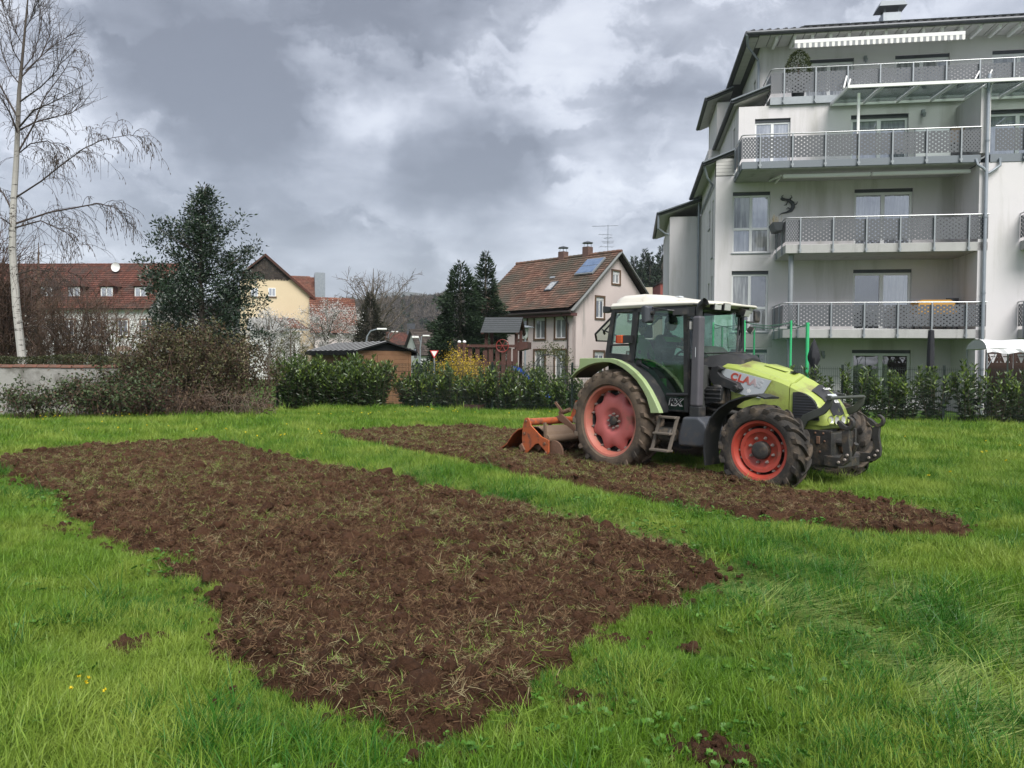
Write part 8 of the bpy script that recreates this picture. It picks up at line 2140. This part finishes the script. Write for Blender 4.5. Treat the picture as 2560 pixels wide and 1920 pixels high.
# clods and litter on the soil
def clod(seed):
    bm = bmesh.new(); bmesh.ops.create_icosphere(bm, subdivisions=2, radius=1)
    g = np.random.default_rng(seed); off = g.uniform(0, 50, 3)
    for v in bm.verts:
        n1 = vnoise(np.array([v.co.x*1.4+off[0]]), np.array([v.co.y*1.4+v.co.z*1.7+off[1]]), seed)[0]; n2 = vnoise(np.array([v.co.x*4+off[2]]), np.array([v.co.y*4-v.co.z*3.3]), seed+3)[0]
        v.co *= 0.55 + 0.6*n1 + 0.35*n2; v.co.z *= 0.7
    me = bpy.data.meshes.new('clod'); bm.to_mesh(me); bm.free(); me.materials.append(M_SOIL)
    return me
clods = [clod(300+i) for i in range(6)]
def on_soil(n, seed, P, edge=0.05):
    g = np.random.default_rng(seed); A = np.array(P); lo, hi = A.min(0), A.max(0)
    x = g.uniform(lo[0]-.3, hi[0]+.3, n); y = g.uniform(lo[1]-.3, hi[1]+.3, n); s = soil_edge(x, y, P); k = s > edge
    x, y, s = x[k], y[k], s[k]
    return x, y, soil_h(x, y, s), g
for P_, n, seed in ((SOIL1, 60000, 1), (SOIL2, 16000, 2)):
    x, y, z, g2 = on_soil(n, seed, P_, -0.02)
    sc = 0.006 + 0.035*g2.random(len(x))**7 + 0.010*g2.random(len(x))
    rot = g2.uniform(0, 6.28, (len(x), 3))
    big_ = g2.random(len(x)) < .006; sc = np.where(big_, g2.uniform(.045, .085, len(x)), sc)
    scatter('soil_clods', np.stack([x, y, z+sc*.1], 1), rot, sc, g2.integers(0, 6, len(x)), clods, 'stuff', 'crumbly dark brown clods lying on the tilled soil')
M_ROOT = leaf_mat('brown_root_fibre', (0.05, 0.026, 0.014), (0.22, 0.14, 0.08), 0.9, 0.1, 0.1)
roots = [PM('root_fibres', blades(11, .04, .03, .10, .005, .8, 350+i, flat=.9, segs=2), M_ROOT) for i in range(3)]
for P_, n, seed in ((SOIL1, 120000, 15), (SOIL2, 40000, 16)):
    x, y, z, g2 = on_soil(n, seed, P_, -0.05)
    scatter('root_fibre_litter', np.stack([x, y, z+.004], 1), np.stack([g2.normal(0, .5, len(x)), g2.normal(0, .5, len(x)), g2.uniform(0, 6.28, len(x))], 1), g2.uniform(.4, 1.2, len(x)), g2.integers(0, 3, len(x)), roots, 'stuff', 'matted brown roots torn up with the tilled soil')
for (a, b, r) in SPOTS:
    g2 = np.random.default_rng(int(a*1000) % 997); n = int(2200*r); x = a+g2.normal(0, r*.8, n); y = b+g2.normal(0, r*.8, n)
    scatter('thrown_clods', np.stack([x, y, .012+.02*g2.random(n)], 1), g2.uniform(0, 6.28, (n, 3)), .008+.022*g2.random(n)**3, g2.integers(0, 6, n), clods, 'stuff', 'small bare patch of crumbled soil in the grass')
for P_, n, seed in ((SOIL1, 26000, 25), (SOIL2, 12000, 26)):
    g2 = np.random.default_rng(seed); A = np.array(P_); x = g2.uniform(A[:, 0].min()-.8, A[:, 0].max()+.8, n); y = g2.uniform(A[:, 1].min()-.8, A[:, 1].max()+.8, n); s = soil_edge(x, y, P_); k = (s < .05) & (s > -.6) & (g2.random(n) < np.exp(-np.abs(s)/.16)); x, y = x[k], y[k]
    sc = .006+.030*g2.random(len(x))**5
    scatter('thrown_clods', np.stack([x, y, .015+.03*g2.random(len(x))], 1), g2.uniform(0, 6.28, (len(x), 3)), sc, g2.integers(0, 6, len(x)), clods, 'stuff', 'loose soil crumbs thrown onto the grass beside the tilled strip')
straw = [PM('straw_bits', blades(7, .05, .05, .15, .0042, .5, 320+i, flat=1.25, segs=2), M_DRY) for i in range(3)] + [PM('torn_grass', blades(8, .05, .05, .14, .0045, .5, 330+i, flat=1.0, segs=2), M_STRAW) for i in range(2)] + [PM('torn_grass', blades(8, .05, .05, .13, .005, .5, 340, flat=0.9, segs=2), M_BLADE)]
for P_, n, seed in ((SOIL1, 60000, 5), (SOIL2, 34000, 6)):
    x, y, z, g2 = on_soil(n, seed, P_, -0.1)
    dens = 0.12 + 1.0*np.clip(fbm(x*.8, y*.8, 3, 71)-0.38, 0, 1)*2 + np.clip(y-7, 0, 5)*0.12; k = g2.random(len(x)) < dens; x, y, z = x[k], y[k], z[k]
    rot = np.stack([g2.normal(0, .35, len(x)), g2.normal(0, .35, len(x)), g2.uniform(0, 6.28, len(x))], 1)
    scatter('straw_litter', np.stack([x, y, z+.012], 1), rot, g2.uniform(.4, 1.0, len(x)), g2.integers(0, 6, len(x)), straw, 'stuff', 'dry straw and torn grass strewn over the tilled soil')

# ================================================================ HAZE
hz = MB().box((-1800, -30, -2.5), (1800, 3600, 262)).build('haze', [bpy.data.materials.new('thin_haze')])
hm = hz.data.materials[0]; hm.use_nodes = True; t = NT(hm.node_tree)
t.n('ShaderNodeOutputMaterial', {'Volume': t.n('ShaderNodeVolumePrincipled', {'Color': (.80, .86, .95, 1), 'Density': .0002})})
tag(hz, kind='stuff')
